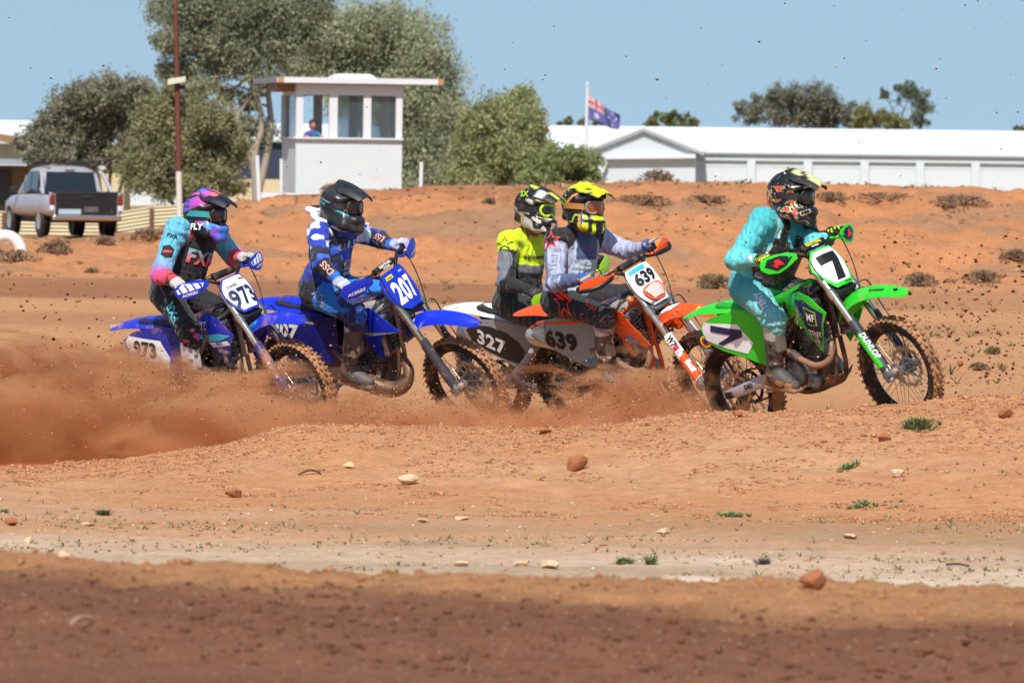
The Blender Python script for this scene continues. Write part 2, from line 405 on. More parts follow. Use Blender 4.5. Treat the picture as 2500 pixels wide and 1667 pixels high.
def ground_at(u, v, lo=12., hi=160.):
    "where the sight line of a pixel meets the ground"
    d = np.geomspace(lo, hi, 1500); P = CAMP + (RM @ np.stack([(u - U0) / F * d, d, (V0 - v) / F * d])).T; z = terrain(P[:, 0], P[:, 1]); i = np.argmax(P[:, 2] < z)
    p = P[i] if (P[:, 2] < z).any() else P[-1]; return np.array([p[0], p[1], terrain(p[0], p[1])])

rows = np.concatenate([np.arange(9, 16, .5), np.arange(16, 19, .10), np.arange(19, 23.2, .05), np.arange(23.2, 36, .09), np.arange(36, 42.4, .035), np.arange(42.4, 54, .12), np.arange(54, 96, .4), np.arange(96, 120, .2), np.arange(120, 200, 2.), np.geomspace(200, 5000, 30)])
kc = np.linspace(-.135, .135, 430); Y, K = np.meshgrid(rows, kc, indexing='ij'); X = K * np.maximum(Y, 24); Z = terrain(X, Y)
def soil(x, y, z):
    sand = hx('c38d64'); C = np.tile(sand, (*x.shape, 1)); t = lambda m, c: C * (1 - m[..., None]) + c * m[..., None]
    n = n2(x, y, .7, 4, 21); n3 = n2(x * .35, y, 1.1, 3, 22); nf = n2(x, y, 5, 3, 23)
    m = sstep(41, 37, y) * sstep(23, 25, y); C = t(m * sstep(.35, .75, n) * .55, hx('c6a486'))
    m = sstep(35.0, 31.5, y + 1.6 * (n - .5)); C = t(m * .75, hx('cbb096'))
    m = sstep(33.2, 28.6, y + .12 * x + 4.5 * (n3 - .5) + 2.4 * (nf - .5)) * sstep(22.6, 23.6, y); C = t(m * (.25 + .65 * sstep(.35, .7, n2(x * .5, y, 2.1, 4, 24))), hx('e6d4c0'))
    m = sstep(.5, .7, n3) * sstep(29, 31, y) * sstep(37, 34, y); C = t(m * .35, hx('8f8468'))
    m = sstep(23.6, 22.4, y); C = t(m, hx('ac7c56')); m = sstep(.5, .72, nf) * sstep(23.6, 22.6, y) * sstep(19, 20.4, y); C = t(m * .6, hx('b98a5e'))
    m = sstep(.25, -.25, y - (19.75 - .28 * x) + 1.0 * (n2(x, y, 1.3, 3, 26) - .5)); C = t(m * .94, hx('7d543f')); C = t(m * .16 * sstep(.5, .68, n2(x * .12, y, 2.2, 3, 27)), hx('5c3c2d'))  # stretched streak paints a faint shadow band into the foreground soil colour
    m = sstep(41.5, 43.5, y) * sstep(58, 50, y); C = t(m * .5, hx('ab7850'))
    m = sstep(54, 60, y) * sstep(88, 80, y); C = t(m * .45 * sstep(.3, .7, n), hx('c79a72'))
    m = (sstep(72, 75, y) * sstep(80, 77, y) * .5 + sstep(83, 85.5, y + .12 * x) * sstep(98, 95, y + .12 * x)) * sstep(14, -4, x + .1 * y * 0) ; C = t(np.clip(m, 0, 1) * (.55 + .35 * (n - .3)), hx('83523a'))
    m = sstep(96, 102, y) * sstep(122, 118, y); C = t(m, hx('c0845a')); C = t(m * sstep(.50, .72, n2(x, y, .55, 4, 28)) * .62, hx('8f7660')); C = t(m * sstep(.6, .8, n2(x * .4, y, .5, 3, 29)) * .5, hx('caa07a'))
    m = sstep(111.5, 113, y + .14 * x) * sstep(116.5, 115, y + .14 * x) * sstep(6, 0, x); C = t(m * .55, hx('8f5c3e'))
    m = sstep(120, 128, y); C = t(m, hx('a97350')); m = sstep(150, 190, y); C = t(m * .8, hx('a08a6c'))
    return C
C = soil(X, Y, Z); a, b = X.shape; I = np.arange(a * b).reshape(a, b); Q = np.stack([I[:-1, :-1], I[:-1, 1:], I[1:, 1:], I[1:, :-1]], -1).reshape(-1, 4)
m, nt, bs = nodes_mat('dry_red_soil'); MATS['soil'] = m
an = nt.nodes.new('ShaderNodeAttribute'); an.attribute_name = 'Col'
n1 = noise_tex(nt, 9, 6, .7); n2_ = noise_tex(nt, 38, 5, .65); n3_ = noise_tex(nt, 1.3, 4, .6)
c = mixc(nt, ramp(nt, n1, .35, .75), an.outputs['Color'], mixc(nt, 1., an.outputs['Color'], (.80, .74, .70), 'MULTIPLY'))
c = mixc(nt, ramp(nt, n2_, .60, .74), c, mixc(nt, 1., c, (.66, .60, .56), 'MULTIPLY')); c = mixc(nt, ramp(nt, n3_, .4, .75), c, mixc(nt, 1., c, (1.10, 1.08, 1.06), 'MULTIPLY'))
pv = nt.nodes.new('ShaderNodeTexVoronoi'); pv.inputs['Scale'].default_value = 26; tc = nt.nodes.new('ShaderNodeTexCoord'); nt.links.new(tc.outputs['Object'], pv.inputs['Vector'])
c = mixc(nt, ramp(nt, pv.outputs['Distance'], .16, .10), c, mixc(nt, .5, c, hx('d8bfa4')))
nt.links.new(c, bs.inputs['Base Color']); bs.inputs['Roughness'].default_value = .95; bs.inputs['Specular IOR Level'].default_value = .15
ad = nt.nodes.new('ShaderNodeMath'); nt.links.new(n1, ad.inputs[0]); nt.links.new(n2_, ad.inputs[1]); n4_ = noise_tex(nt, 95, 3, .6); c = mixc(nt, ramp(nt, n4_, .60, .68), c, mixc(nt, 1., c, (.60, .52, .46), 'MULTIPLY')); nt.links.new(c, bs.inputs['Base Color'])  # dark specks paint the tiny shadows between crumbs into the soil colour
bump(nt, bs, ad.outputs[0], .8, .028)
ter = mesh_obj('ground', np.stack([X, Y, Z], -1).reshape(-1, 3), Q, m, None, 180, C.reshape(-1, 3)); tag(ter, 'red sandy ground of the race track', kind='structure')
pl_ = mesh_obj('plain', [(-9000, -2000, -.75), (9000, -2000, -.75), (9000, 11000, -.75), (-9000, 11000, -.75)], [(0, 1, 2, 3)], mat('far_plain_soil', 'a58a6a', .95, var=.3, dscale=.01), None, 0); tag(pl_, kind='structure')

# ------------------------------------------------------------------ clods, pebbles, rocks
OCT = np.array([[1, 0, 0], [-1, 0, 0], [0, 1, 0], [0, -1, 0], [0, 0, 1], [0, 0, -1.]]); OCF = np.array([[0, 2, 4], [2, 1, 4], [1, 3, 4], [3, 0, 4], [2, 0, 5], [1, 2, 5], [3, 1, 5], [0, 3, 5]])
bm = bmesh.new(); bmesh.ops.create_icosphere(bm, subdivisions=1, radius=1); ICO = np.array([v.co[:] for v in bm.verts]); ICF = np.array([[v.index for v in f.verts] for f in bm.faces]); bm.free()
def scatter(name, P, S, col, material, label, base=(OCT, OCF), flat=.75, seed=1, cols=None):
    r = np.random.default_rng(seed); B, Fc = base; n = len(P); V = B[None] * (1 + .75 * (r.random((n, len(B), 1)) - .5)); ang = r.random(n) * 6.28; c, s = np.cos(ang), np.sin(ang)
    x = V[..., 0] * c[:, None] - V[..., 1] * s[:, None]; y = V[..., 0] * s[:, None] + V[..., 1] * c[:, None]; V = np.stack([x * (1 + .4 * r.random((n, 1))), y, V[..., 2] * flat], -1) * S[:, None, None] + P[:, None]
    Fs = (Fc[None] + (np.arange(n) * len(B))[:, None, None]).reshape(-1, 3); cc = np.repeat(col if np.ndim(col) == 2 else np.tile(col, (n, 1)), len(B), 0)
    o = mesh_obj(name, V.reshape(-1, 3), Fs, material, None, 0, cc); tag(o, label, 'soil' if 'clod' in name or 'dirt' in name else 'stones', kind='stuff'); return o
M_CLOD = mat('loose_soil', attr='Col', rough=.95, dirt=.3, dscale=30, dcol=hx('8a5636'), spec=.1)
r = np.random.default_rng(5)
def spread(n, y0, y1, k0=-.085, k1=.085, pw=1.): y = y0 + (y1 - y0) * r.random(n) ** pw; x = (k0 + (k1 - k0) * r.random(n)) * y; return x, y
x, y = spread(40000, 35.6, 41.0); keep = (n2(x, y, 2.2, 3, 31) + .35 * sstep(38.0, 40.3, y) + .10 * sstep(.5, 2.5, x)) > .62; x, y = x[keep], y[keep]; s = .0025 + .009 * r.random(len(x)) ** 3 + .014 * (r.random(len(x)) < .05) * r.random(len(x)) + .008 * (y > 39.9) * r.random(len(x)) ** 4
col = hx('c08862')[None] * (.55 + .5 * r.random((len(x), 1)))
scatter('berm_clods', np.stack([x, y, terrain(x, y) + s * .2], 1), s, col, M_CLOD, 'crumbled red clods over the berm beside the track', seed=2)
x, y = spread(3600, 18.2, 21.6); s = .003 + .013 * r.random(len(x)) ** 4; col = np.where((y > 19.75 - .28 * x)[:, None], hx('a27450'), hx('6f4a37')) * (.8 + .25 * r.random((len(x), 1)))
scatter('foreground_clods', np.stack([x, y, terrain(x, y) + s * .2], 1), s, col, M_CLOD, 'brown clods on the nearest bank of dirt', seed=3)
x, y = spread(3800, 23.5, 37.5); s = .0025 + .012 * r.random(len(x)) ** 6; col = np.where(r.random((len(x), 1)) < .55, hx('cdb39a'), hx('a87450')) * (.75 + .4 * r.random((len(x), 1)))
scatter('gravel', np.stack([x, y, terrain(x, y) + s * .1], 1), s, col, M_CLOD, 'pale gravel strewn over the flat sand', flat=.5, seed=4)
x, y = spread(1800, 97, 118, -.09, .09); s = .010 + .035 * r.random(len(x)) ** 4; col = hx('a9774f')[None] * (.6 + .6 * r.random((len(x), 1)))
scatter('bank_clods', np.stack([x, y, terrain(x, y) + s * .2], 1), s, col, M_CLOD, 'clods on the orange bank behind the riders', seed=6)

M_ROCKP = mat('pale_limestone', 'cfae8c', .9, dirt=.35, dcol=hx('a9744c'), dscale=22, bmp=.8, bscale=50); M_ROCKB = mat('baked_clay', '9a5f3c', .95, dirt=.3, dcol=hx('b9835c'), dscale=25, bmp=.9, bscale=45)
def rock(u, v, w, hh, material, label, d=None, seed=0, sharp=0.):
    "a stone w pixels wide standing where pixel (u, v) meets the ground"
    g = ground_at(u, v) if d is None else None
    if g is None: p = PX(u, v, d); g = np.array([p[0], d, terrain(p[0], d)])
    sc = w / F * g[1]; bm = bmesh.new(); bmesh.ops.create_icosphere(bm, subdivisions=3, radius=1); rr = np.random.default_rng(100 + seed)
    V = np.array([q.co[:] for q in bm.verts]); Fc = [[q.index for q in f.verts] for f in bm.faces]; bm.free()
    for _ in range(16): n = nrm(rr.normal(size=3)); k = .42 + .36 * rr.random(); dd = V @ n - k; V = V - np.where(dd > 0, dd * .97, 0)[:, None] * n          # flat broken faces
    V = V * (1 + .14 * (fbm(V * 2.4 + seed, 3, seed) - .5))[:, None]
    if sharp: V[:, :2] *= (1 - sharp * sstep(-.5, 1.2, V[:, 2]))[:, None]
    V = (V - (V.max(0) + V.min(0)) / 2) / (V.max(0) - V.min(0)) * np.array([sc, sc * .8, hh / w * sc]); V[:, 2] += hh / w * sc * .40
    o = mesh_obj('rock', V, Fc, material, None, 22); o.location = [float(q) for q in g]; o.rotation_euler = (0, 0, 0); tag(o, label, 'rock', 'rocks lying on the sand'); return o
for i, q in enumerate([
    (569, 1218, 42, 26, M_ROCKB, 'round brown stone on bare sand at left, below the dust cloud'), (997, 1183, 52, 28, M_ROCKP, 'largest pale limestone rock, on the sand left of centre'), (852, 1145, 28, 16, M_ROCKP, 'small pale rock just above and left of the large limestone rock'),
    (1409, 1149, 52, 42, M_ROCKB, 'tall orange boulder at the foot of the berm in the centre'), (2190, 1168, 40, 20, M_ROCKP, 'pale rock on the right-hand berm slope'), (1620, 1302, 38, 15, M_ROCKP, 'flat pale stone on sand right of centre'),
    (1342, 1388, 44, 22, M_ROCKP, 'pinkish rock on the white strip below the tall boulder'), (1274, 1382, 38, 16, M_ROCKP, 'flat pale stone just left of the pinkish rock'), (2074, 1316, 38, 14, M_ROCKP, 'low pale stone on sand at right'),
    (27, 1284, 36, 22, M_ROCKB, 'orange rock at the left edge among grey grass'), (216, 1286, 38, 10, M_ROCKP, 'thin flat pale stone at far left'), (73, 1326, 28, 18, M_ROCKP, 'small white rock low at the left edge'), (2158, 1076, 34, 22, M_ROCKB, 'brown clod beside the green weed on the berm'),
    (1126, 1382, 36, 16, M_ROCKP, 'pale stone at the edge of the white strip, centre'), (1029, 1274, 30, 10, M_ROCKP, 'flat white stone on sand below the limestone rock'), (1129, 1269, 36, 10, M_ROCKP, 'flat cream stone among dry grass in the centre'), (2455, 1026, 38, 26, M_ROCKB, 'big orange clod high on the berm at the right edge')]):
    rock(*q, seed=i)
rock(1984, 1440, 66, 58, M_ROCKB, 'blurred pointed brown rock on the nearest bank', d=20.5, seed=31, sharp=.6); rock(157, 1372, 32, 20, M_ROCKP, 'blurred orange stone on the nearest bank at left', d=20.6, seed=32)
rock(1801, 1008, 26, 20, M_ROCKB, 'brown clod on the berm crest under the green rear wheel', d=40.2, seed=33); rock(930, 1043, 26, 18, M_ROCKB, 'clod on the berm crest in front of the two-stroke bike', d=40.2, seed=34); rock(1330, 1045, 34, 16, M_ROCKB, 'wide clod on the berm crest in front of the orange bike', d=40.2, seed=35)
def stick(pts, rad, material, label):
    P = np.array(pts); o = MB().tube(catmull(P - P[0], 3), rad, 5).build('stick', material, None, 60); o.location = P[0]; tag(o, label, 'stick', 'sticks on the ground')
M_TWIG = mat('grey_twig', '5a4638', .9, var=.3)
a_ = ground_at(728, 1165); b_ = ground_at(778, 1162); stick([a_ + (0, 0, .01), (a_ + b_) / 2 + (0, 0, .03), b_ + (0, 0, .012), b_ + (.012, 0, -.01)], .006, M_TWIG, 'thin dark stick on sand above the round brown stone')
p_ = PX(172, 1592, 18.7); q_ = PX(226, 1557, 18.9)
for w_ in (p_, q_): w_[2] = terrain(w_[0], w_[1]) + .012
stick([p_, p_ * .6 + q_ * .4 + (0, 0, .012), q_], .006, mat('pale_stick', 'b08a68', .9), 'pale blurred stick on the dark soil at lower left')
a_ = ground_at(2310, 1383); b_ = ground_at(2365, 1385); stick([a_ + (0, 0, .008), (a_ + b_) / 2 + (0, 0, .014), b_ + (0, 0, .008)], .006, M_TWIG, 'grey stick on the pale sand low at right')

# ------------------------------------------------------------------ grass and weeds
def tuft_mesh(P, H, nb, r, spread_=.5, wd=.0035):
    V = []; Fc = []; Cc = []
    for p, h, col in P:
        for _ in range(nb):
            a = r.random() * 6.28; t = spread_ * (.3 + r.random()); d = np.array([math.cos(a) * t, math.sin(a) * t, 1.]); L = h * (.5 + .7 * r.random()); w = np.array([-math.sin(a), math.cos(a), 0]) * wd * (1 + r.random()); q = p + np.array([math.cos(a), math.sin(a), 0]) * h * .25 * r.random(); n = len(V)
            e = q + d * L; e2 = q + d * L * .55 + np.array([0, 0, .1 * L]); V += [q - w, q + w, e2 + w * .8, e2 - w * .8, e]; Fc += [(n, n + 1, n + 2, n + 3), (n + 3, n + 2, n + 4)]; Cc += [col] * 5
    return V, Fc, Cc
M_GRASS = mat('sparse_grass', attr='Col', rough=.8, spec=.2)
x, y = spread(8000, 26.5, 38.5); g = n2(x * .5, y, .9, 3, 41); sc_ = sstep(.50, .66, g) * (sstep(37, 33, y) * .9 + .35 * sstep(1.0, 2.6, x)); kp = r.random(len(x)) < sc_ * (.4 + .6 * sstep(30, 32.5, y)) + .04; x, y = x[kp], y[kp]; z = terrain(x, y)
P = [(np.array([a_, b_, c_]), .009 + .022 * r.random() ** 3, (hx('8c8a66') if r.random() < .35 else hx('b29c7c')) * (.7 + .5 * r.random())) for a_, b_, c_ in zip(x, y, z)]
V, Fc, Cc = tuft_mesh(P, 0, 7, r, 1.6, .0018); o = mesh_obj('grass', V, Fc, M_GRASS, None, 0, Cc); tag(o, 'sparse short grass over the pale sand', 'grass', kind='stuff')
def weed(u, v, w, h, n, col, label, d=None):
    g = ground_at(u, v) if d is None else np.array([PX(u, v, d)[0], d, terrain(PX(u, v, d)[0], d)]); s = g[1] / F; P = []
    qs = r.normal(size=(n, 2)) * np.array([w * s * .25, w * s * .3]); zs = terrain(g[0] + qs[:, 0], g[1] + qs[:, 1])
    for q, z_ in zip(qs, zs):
        p = np.array([q[0], q[1], z_ - g[2]]); P.append((p, h * s * (.25 + .55 * r.random()), hx(col) * (1.0 + .7 * r.random())))
    V, Fc, Cc = tuft_mesh(P, 0, 11, r, 1.3, .0022); o = mesh_obj('weed', V, Fc, M_GRASS, None, 0, Cc); o.location = g; tag(o, label, 'weed', None if 'patch' in label else 'green weeds on the sand', 'stuff' if 'patch' in label else None)
weed(2240, 1048, 70, 40, 40, '66744c', 'largest bright green weed on the right-hand berm'); weed(1785, 1262, 70, 18, 30, '66744c', 'low green weed in a line on sand right of centre'); weed(2075, 1148, 40, 20, 16, '6a7a48', 'grey green weed on the slope below the green bike')
weed(1860, 1378, 30, 26, 16, '6a6a62', 'grey bushy weed above the pointed rock'); weed(250, 1258, 34, 22, 14, '5a6440', 'dark weed at the left above the flat pale stone'); weed(15, 1252, 34, 12, 12, '66724c', 'small green weed at the left edge'); weed(1592, 1380, 16, 40, 8, '5c6a3c', 'thin upright weed on the edge of the white strip'); weed(1525, 1378, 44, 24, 16, '667450', 'green weed left of the thin upright weed'); weed(2110, 1240, 120, 16, 40, '6a7650', 'long low patch of weeds at the foot of the right-hand berm')
weed(470, 1085, 90, 16, 30, '5a6436', 'olive weeds on the berm at the edge of the dust')
# ------------------------------------------------------------------ buildings behind the track
M_WWALL = mat('whitewashed_wall', 'cdd3d4', .8, dirt=.10, dcol=hx('b5a896'), dscale=1.6, var=.10); M_WROOF = mat('white_roof_sheet', 'd6d9dc', .5, var=.05, dscale=.6); M_GWALL = mat('pale_grey_cladding', 'd2d8da', .7, var=.10, dscale=2.)
M_TRIM = mat('grey_gutter', 'acb4b2', .6); M_CREAM = mat('cream_wall', 'c9b894', .8, dirt=.2, dcol=hx('93785a'), dscale=1.5); M_DOOR = mat('dark_door', '3a3a3e', .6); M_BROOF = mat('brown_fascia', '8a6a4a', .7); M_TAUPE = mat('taupe_wall', '7d6a54', .85, var=.15, dscale=2.)
M_GLASS = mat('window_glass', 'aab4ba', .05, trans=.92, ior=1.2, spec=.5); M_DGLASS = mat('dark_car_glass', '1a2026', .06, coat=.5); M_WPAINT = mat('white_paint', 'd2d4d6', .55, dirt=.12, dcol=hx('9a8672'), dscale=3.)
def place(root, u, v, d, yaw=0.):
    p = PX(u, v, d); root.matrix_world = Matrix.Translation([float(q) for q in p]) @ Matrix.Rotation(yaw, 4, 'Z'); return p
def part(parent, name, material, *boxes, ch=0., smooth=0):
    mb = MB()
    for c, s in boxes: mb.box(c, s, None, ch)
    return mb.build(name, material, parent, smooth)
# --- long white shed
D_ = 400.; s_ = D_ / F; shed = empty('white_shed'); base = place(shed, 1697, 500, D_, R(-2.5)); tag(shed, 'long white shed with pitched white roof and gabled front wing', 'shed')
def X_(u): return (u - 1697) * s_
def Z_(v): return (500 - v) * s_
W0, W1 = X_(1322), X_(2720); ez, rz_ = Z_(367), Z_(309); L_ = W1 - W0; cx = (W0 + W1) / 2
part(shed, 'rear_wall', M_WWALL, ((cx, 7, ez / 2), (L_, .2, ez)))
mb = MB(); mb.add([(W0 - .3, -.30, ez - .05), (W1, -.30, ez - .05), (W1, 4.5, rz_), (W0 - .3, 4.5, rz_), (W0 - .3, -.30, ez - .2), (W1, -.30, ez - .2), (W1, 4.5, rz_ - .15), (W0 - .3, 4.5, rz_ - .15)], [(0, 1, 2, 3), (4, 7, 6, 5), (0, 4, 5, 1), (1, 5, 6, 2), (2, 6, 7, 3), (3, 7, 4, 0)]); mb.add([(W0 - .3, 4.5, rz_ - .004), (W1, 4.5, rz_ - .004), (W1, 9.5, ez), (W0 - .3, 9.5, ez)], [(0, 1, 2, 3)]); mb.build('roof', M_WROOF, shed, 0)
part(shed, 'gutter', M_TRIM, ((cx + 4, -.36, ez - .16), (L_ - 8, .10, .11)))
part(shed, 'eave_beam', M_WWALL, ((cx + 4.5, -.08, ez - .42), (L_ - 9, .26, .34)))
pus = [1699, 1833, 1971, 2109, 2244, 2379, 2514, 2649]
for u in pus: part(shed, 'pillar', M_WWALL, ((X_(u), -.12, (ez - .6) / 2), (.50, .36, ez - .6)))
for a, b in zip(pus[:-1], pus[1:]): part(shed, 'wall_bay', M_WWALL, (((X_(a) + X_(b)) / 2, .06, (ez - .98) / 2), (X_(b) - X_(a) - .52, .16, ez - .98)))
part(shed, 'lintel', M_WWALL, ((cx + 4.5, .12, ez - .78), (L_ - 9, .28, .36)))
gl, gr, ga = X_(1452), X_(1699), X_(1572); gz = Z_(366); az = Z_(312); mb = MB(); n = 40
for i in range(n):       # upright cladding ribs of the gable
    x0 = gl + (gr - gl) * i / n; x1 = gl + (gr - gl) * (i + .86) / n; zt = lambda x: gz + (az - gz) * (1 - abs(x - ga) / ((ga - gl) if x < ga else (gr - ga)))
    mb.prism([(x0, 0), (x1, 0), (x1, zt(x1) - .05), (x0, zt(x0) - .05)], -3.16, -3.0)
mb.prism([(gl, 0), (gr, 0), (gr, gz - .1), (ga, az - .1), (gl, gz - .1)], -3.0, -2.9); mb.build('gable_wall', M_GWALL, shed, 0)
mb = MB(); mb.prism([(gl - .5, gz - .22), (gl - .5, gz - .05), (ga, az + .05), (ga, az - .14)], -3.5, 1.6); mb.prism([(ga + .01, az - .14), (ga + .01, az + .05), (gr + .5, gz - .05), (gr + .5, gz - .22)], -3.5, 1.6); mb.build('gable_roof', M_WROOF, shed, 0)
mb = MB(); mb.prism([(gl - .5, gz - .36), (gl - .5, gz - .20), (ga, az - .13), (ga, az - .29)], -3.45, -3.2); mb.prism([(ga + .01, az - .29), (ga + .01, az - .13), (gr + .5, gz - .20), (gr + .5, gz - .36)], -3.45, -3.2); mb.build('barge_board', M_TRIM, shed, 0)
mb = MB(); zl = Z_(388); mb.prism([(X_(1480), zl - .1), (X_(1495), zl + .12), (gr, zl + .28), (gr, zl + .02)], -3.62, -3.17); mb.prism([(X_(1466), zl - .9), (X_(1480), zl - .1), (X_(1486), zl - .3), (X_(1474), zl - 1.1)], -3.62, -3.2); mb.build('lean_to_edge', M_WROOF, shed, 0)
part(shed, 'gable_return', M_GWALL, ((gl + .05, -1.4, gz / 2 - .2), (.1, 2.9, gz - .4))); part(shed, 'gable_return', M_GWALL, ((gr - .05, -1.4, gz / 2 - .2), (.1, 2.9, gz - .4)))
# --- flag
D_ = 330.; fs = D_ / F; fp = empty('flag_pole'); p = PX(1428, 470, D_); p[2] = terrain(p[0], p[1]); fp.location = p; tag(fp, 'tall white flag pole in front of the long shed', 'pole')
top = PX(1431, 208, D_)[2] - p[2]; MB().tube([(0, 0, -.3), (.02, 0, top * .5), (.06, 0, top - .3), (.06, 0, top)], [.085, .08, .07, .06], 12).build('pole', M_WPAINT, fp, 50); MB().tube([(.06, 0, top - .02), (.06, 0, top + .10), (.06, 0, top + .14)], [.09, .09, .02], 12).build('finial', M_WPAINT, fp, 40)
fl = empty('flag', PX(1436, 262, D_)); tag(fl, 'blue national flag with union canton and white stars flying from the pole', 'flag')
nu, nv = 64, 36; uu, vv = np.meshgrid(np.linspace(0, 1, nu), np.linspace(0, 1, nv), indexing='ij')       # uu along fly, vv up
fx = 1.66 * uu * (1 - .06 * uu); fz = (vv - .5) * 1.22 * (1 - .22 * uu) - .95 * uu ** 1.1 + .10 * np.sin(uu * 7 + vv) * uu + .30 * (1 - vv) * uu; fy = .16 * np.sin(uu * 13 + vv * 4.) * (.25 + uu)
blue = hx('5c5c9a'); FC = np.tile(blue, (nu, nv, 1)); white = hx('c9c2cc'); red = hx('b8605a'); cu, cv = uu / .5, (vv - .5) / .5; can = (uu < .5) & (vv > .5)
d1 = np.abs((cv - cu)); d2 = np.abs(cv - (1 - cu)); FC[can & ((d1 < .2) | (d2 < .2))] = white; FC[can & ((d1 < .07) | (d2 < .07))] = red; FC[can & ((np.abs(cu - .5) < .17) | (np.abs(cv - .5) < .24))] = white; FC[can & ((np.abs(cu - .5) < .10) | (np.abs(cv - .5) < .14))] = red
def starf(cx_, cy_, rr):
    a = np.arctan2((vv - cy_) * 1.2, (uu - cx_) * 2.0); dd = np.hypot((vv - cy_) * 1.2, (uu - cx_) * 2.0); FC[dd < rr * (.68 + .32 * np.cos(7 * a))] = white
starf(.25, .24, .20); [starf(*q) for q in ((.75, .84, .10), (.62, .55, .10), (.88, .62, .10), (.75, .18, .10), (.81, .45, .07))]
mb = MB().sheet(np.stack([fx, fy, fz], -1), .01); mesh_obj('cloth', np.concatenate(mb.v), mb.f, mat('flag_cloth', attr='Col', rough=.85), fl, 180, np.tile(FC.reshape(-1, 3), (2, 1)))
# --- commentary box on the bank
D_ = 165.; s_ = D_ / F; tw = empty('commentary_box'); place(tw, 721, 466, D_, R(12)); tag(tw, 'white commentary box with open windows and wide flat roof', 'building')
w, dp, h1, h2 = 2.66, 1.95, 1.28, 2.62
part(tw, 'front_wall', M_WWALL, ((w / 2, .05, h1 / 2 - .1), (w, .1, h1 + .2))); part(tw, 'left_wall', M_WWALL, ((.05, dp / 2, h1 / 2 - .1), (.1, dp - .2, h1 + .2))); part(tw, 'right_wall', M_WWALL, ((w - .05, dp / 2, h1 / 2 - .1), (.1, dp - .2, h1 + .2))); part(tw, 'rear_wall', M_WWALL, ((w / 2, dp - .05, h1 / 2 - .1), (w, .1, h1 + .2))); part(tw, 'floor', M_TAUPE, ((w / 2, dp / 2, .3), (w - .2, dp - .2, .06)))
for x0, ww in ((.085, .17), (.93, .21), (1.78, .19), (2.58, .16)): part(tw, 'post', M_WPAINT, ((x0, .06, (h1 + 2.36) / 2), (ww, .12, 2.36 - h1)))
for x0 in (.07, .88, 1.78, 2.59): part(tw, 'rear_post', M_WPAINT, ((x0, dp - .06, (h1 + 2.36) / 2), (.22, .1, 2.36 - h1)))
part(tw, 'header', M_WPAINT, ((w / 2, .062, 2.49), (w + .004, .125, .26)), ((w / 2, dp - .06, 2.49), (w, .11, .26)), ((.06, dp / 2, 2.49), (.12, dp - .24, .26)), ((w - .06, dp / 2, 2.49), (.12, dp - .24, .26)))
part(tw, 'side_frame', M_TRIM, ((.055, .22, 1.82), (.08, .1, 1.07)), ((.055, dp - .2, 1.82), (.08, .1, 1.07)), ((w - .055, 1., 1.82), (.08, .1, 1.07)))
part(tw, 'window_sill', M_WPAINT, ((w / 2, -.012, h1 + .02), (w + .05, .16, .045)), ((-.01, dp / 2, h1 + .02), (.12, dp, .04)))
for xc, ww in ((1.355, .66), (2.19, .62)): part(tw, 'pane', M_GLASS, ((xc, .085, 1.83), (ww, .008, 1.06)))
part(tw, 'side_pane', M_GLASS, ((.06, dp / 2, 1.83), (.008, dp - .6, 1.05)))
part(tw, 'roof', mat('weathered_roof_sheet', 'a09aa0', .7, var=.15, dscale=2), ((1.55, 1.45, 2.70), (4.14, 3.4, .06)))
part(tw, 'fascia', M_WPAINT, ((1.55, -.262, 2.72), (4.14, .03, .14))); part(tw, 'fascia_end', mat('rusty_fascia', 'b78a62', .8, var=.2, dscale=4), ((-.44, -.27, 2.72), (.14, .05, .138))); part(tw, 'fascia_end', MATS['rusty_fascia'], ((3.55, -.27, 2.72), (.12, .05, .138)))
part(tw, 'side_fascia', mat('side_fascia_paint', '8f8a92', .7), ((-.535, 1.45, 2.72), (.03, 3.4, .14))); part(tw, 'soffit_beam', M_BROOF, ((-.2, .9, 2.55), (.5, 1.4, .22)))
mb = MB(); rr = [[(x, y, z) for x, y in ((1.55 - a, .9 - b), (1.55 + a, .9 - b), (1.55 + a, .9 + b), (1.55 - a, .9 + b))] for a, b, z in ((.56, .5, 2.73), (.54, .48, 2.80), (.40, .36, 2.90))]; mb.loft(rr); mb.build('roof_vent', M_WPAINT, tw, 0)
stp = empty('platform_step'); place(stp, 640, 482, 164.2, R(6)); tag(stp, 'low white platform beam at the foot of the commentary box', 'platform'); part(stp, 'beam', M_WPAINT, ((.75, 0, .05), (1.55, .12, .13))); part(stp, 'deck', M_TAUPE, ((.75, .5, .05), (1.5, .9, .08))); [part(stp, 'support', M_WPAINT, ((x0, .05, -.22), (.10, .1, .40))) for x0 in (.5, 1.1)]
def post(u, v0, v1, d, w_, label, lean=0., material=None, name='post'):
    a = PX(u, v1, d); g = min(terrain(a[0], a[1]), a[2]) - .1; t_ = PX(u + lean, v0, d) - np.array([a[0], a[1], g]); o = MB().tube([(0, 0, 0), t_ * .5, t_], [w_, w_, w_ * .95], 10).build(name, material or M_WPAINT, None, 50); o.location = (a[0], a[1], g); tag(o, label, 'post', 'white posts by the commentary box')
post(634, 380, 504, 160, .055, 'leaning white post left of the commentary box', -6); post(687, 388, 498, 160, .045, 'thin white post against the shaded side of the commentary box'); post(1027, 396, 470, 160, .05, 'white post standing right of the commentary box', 2)
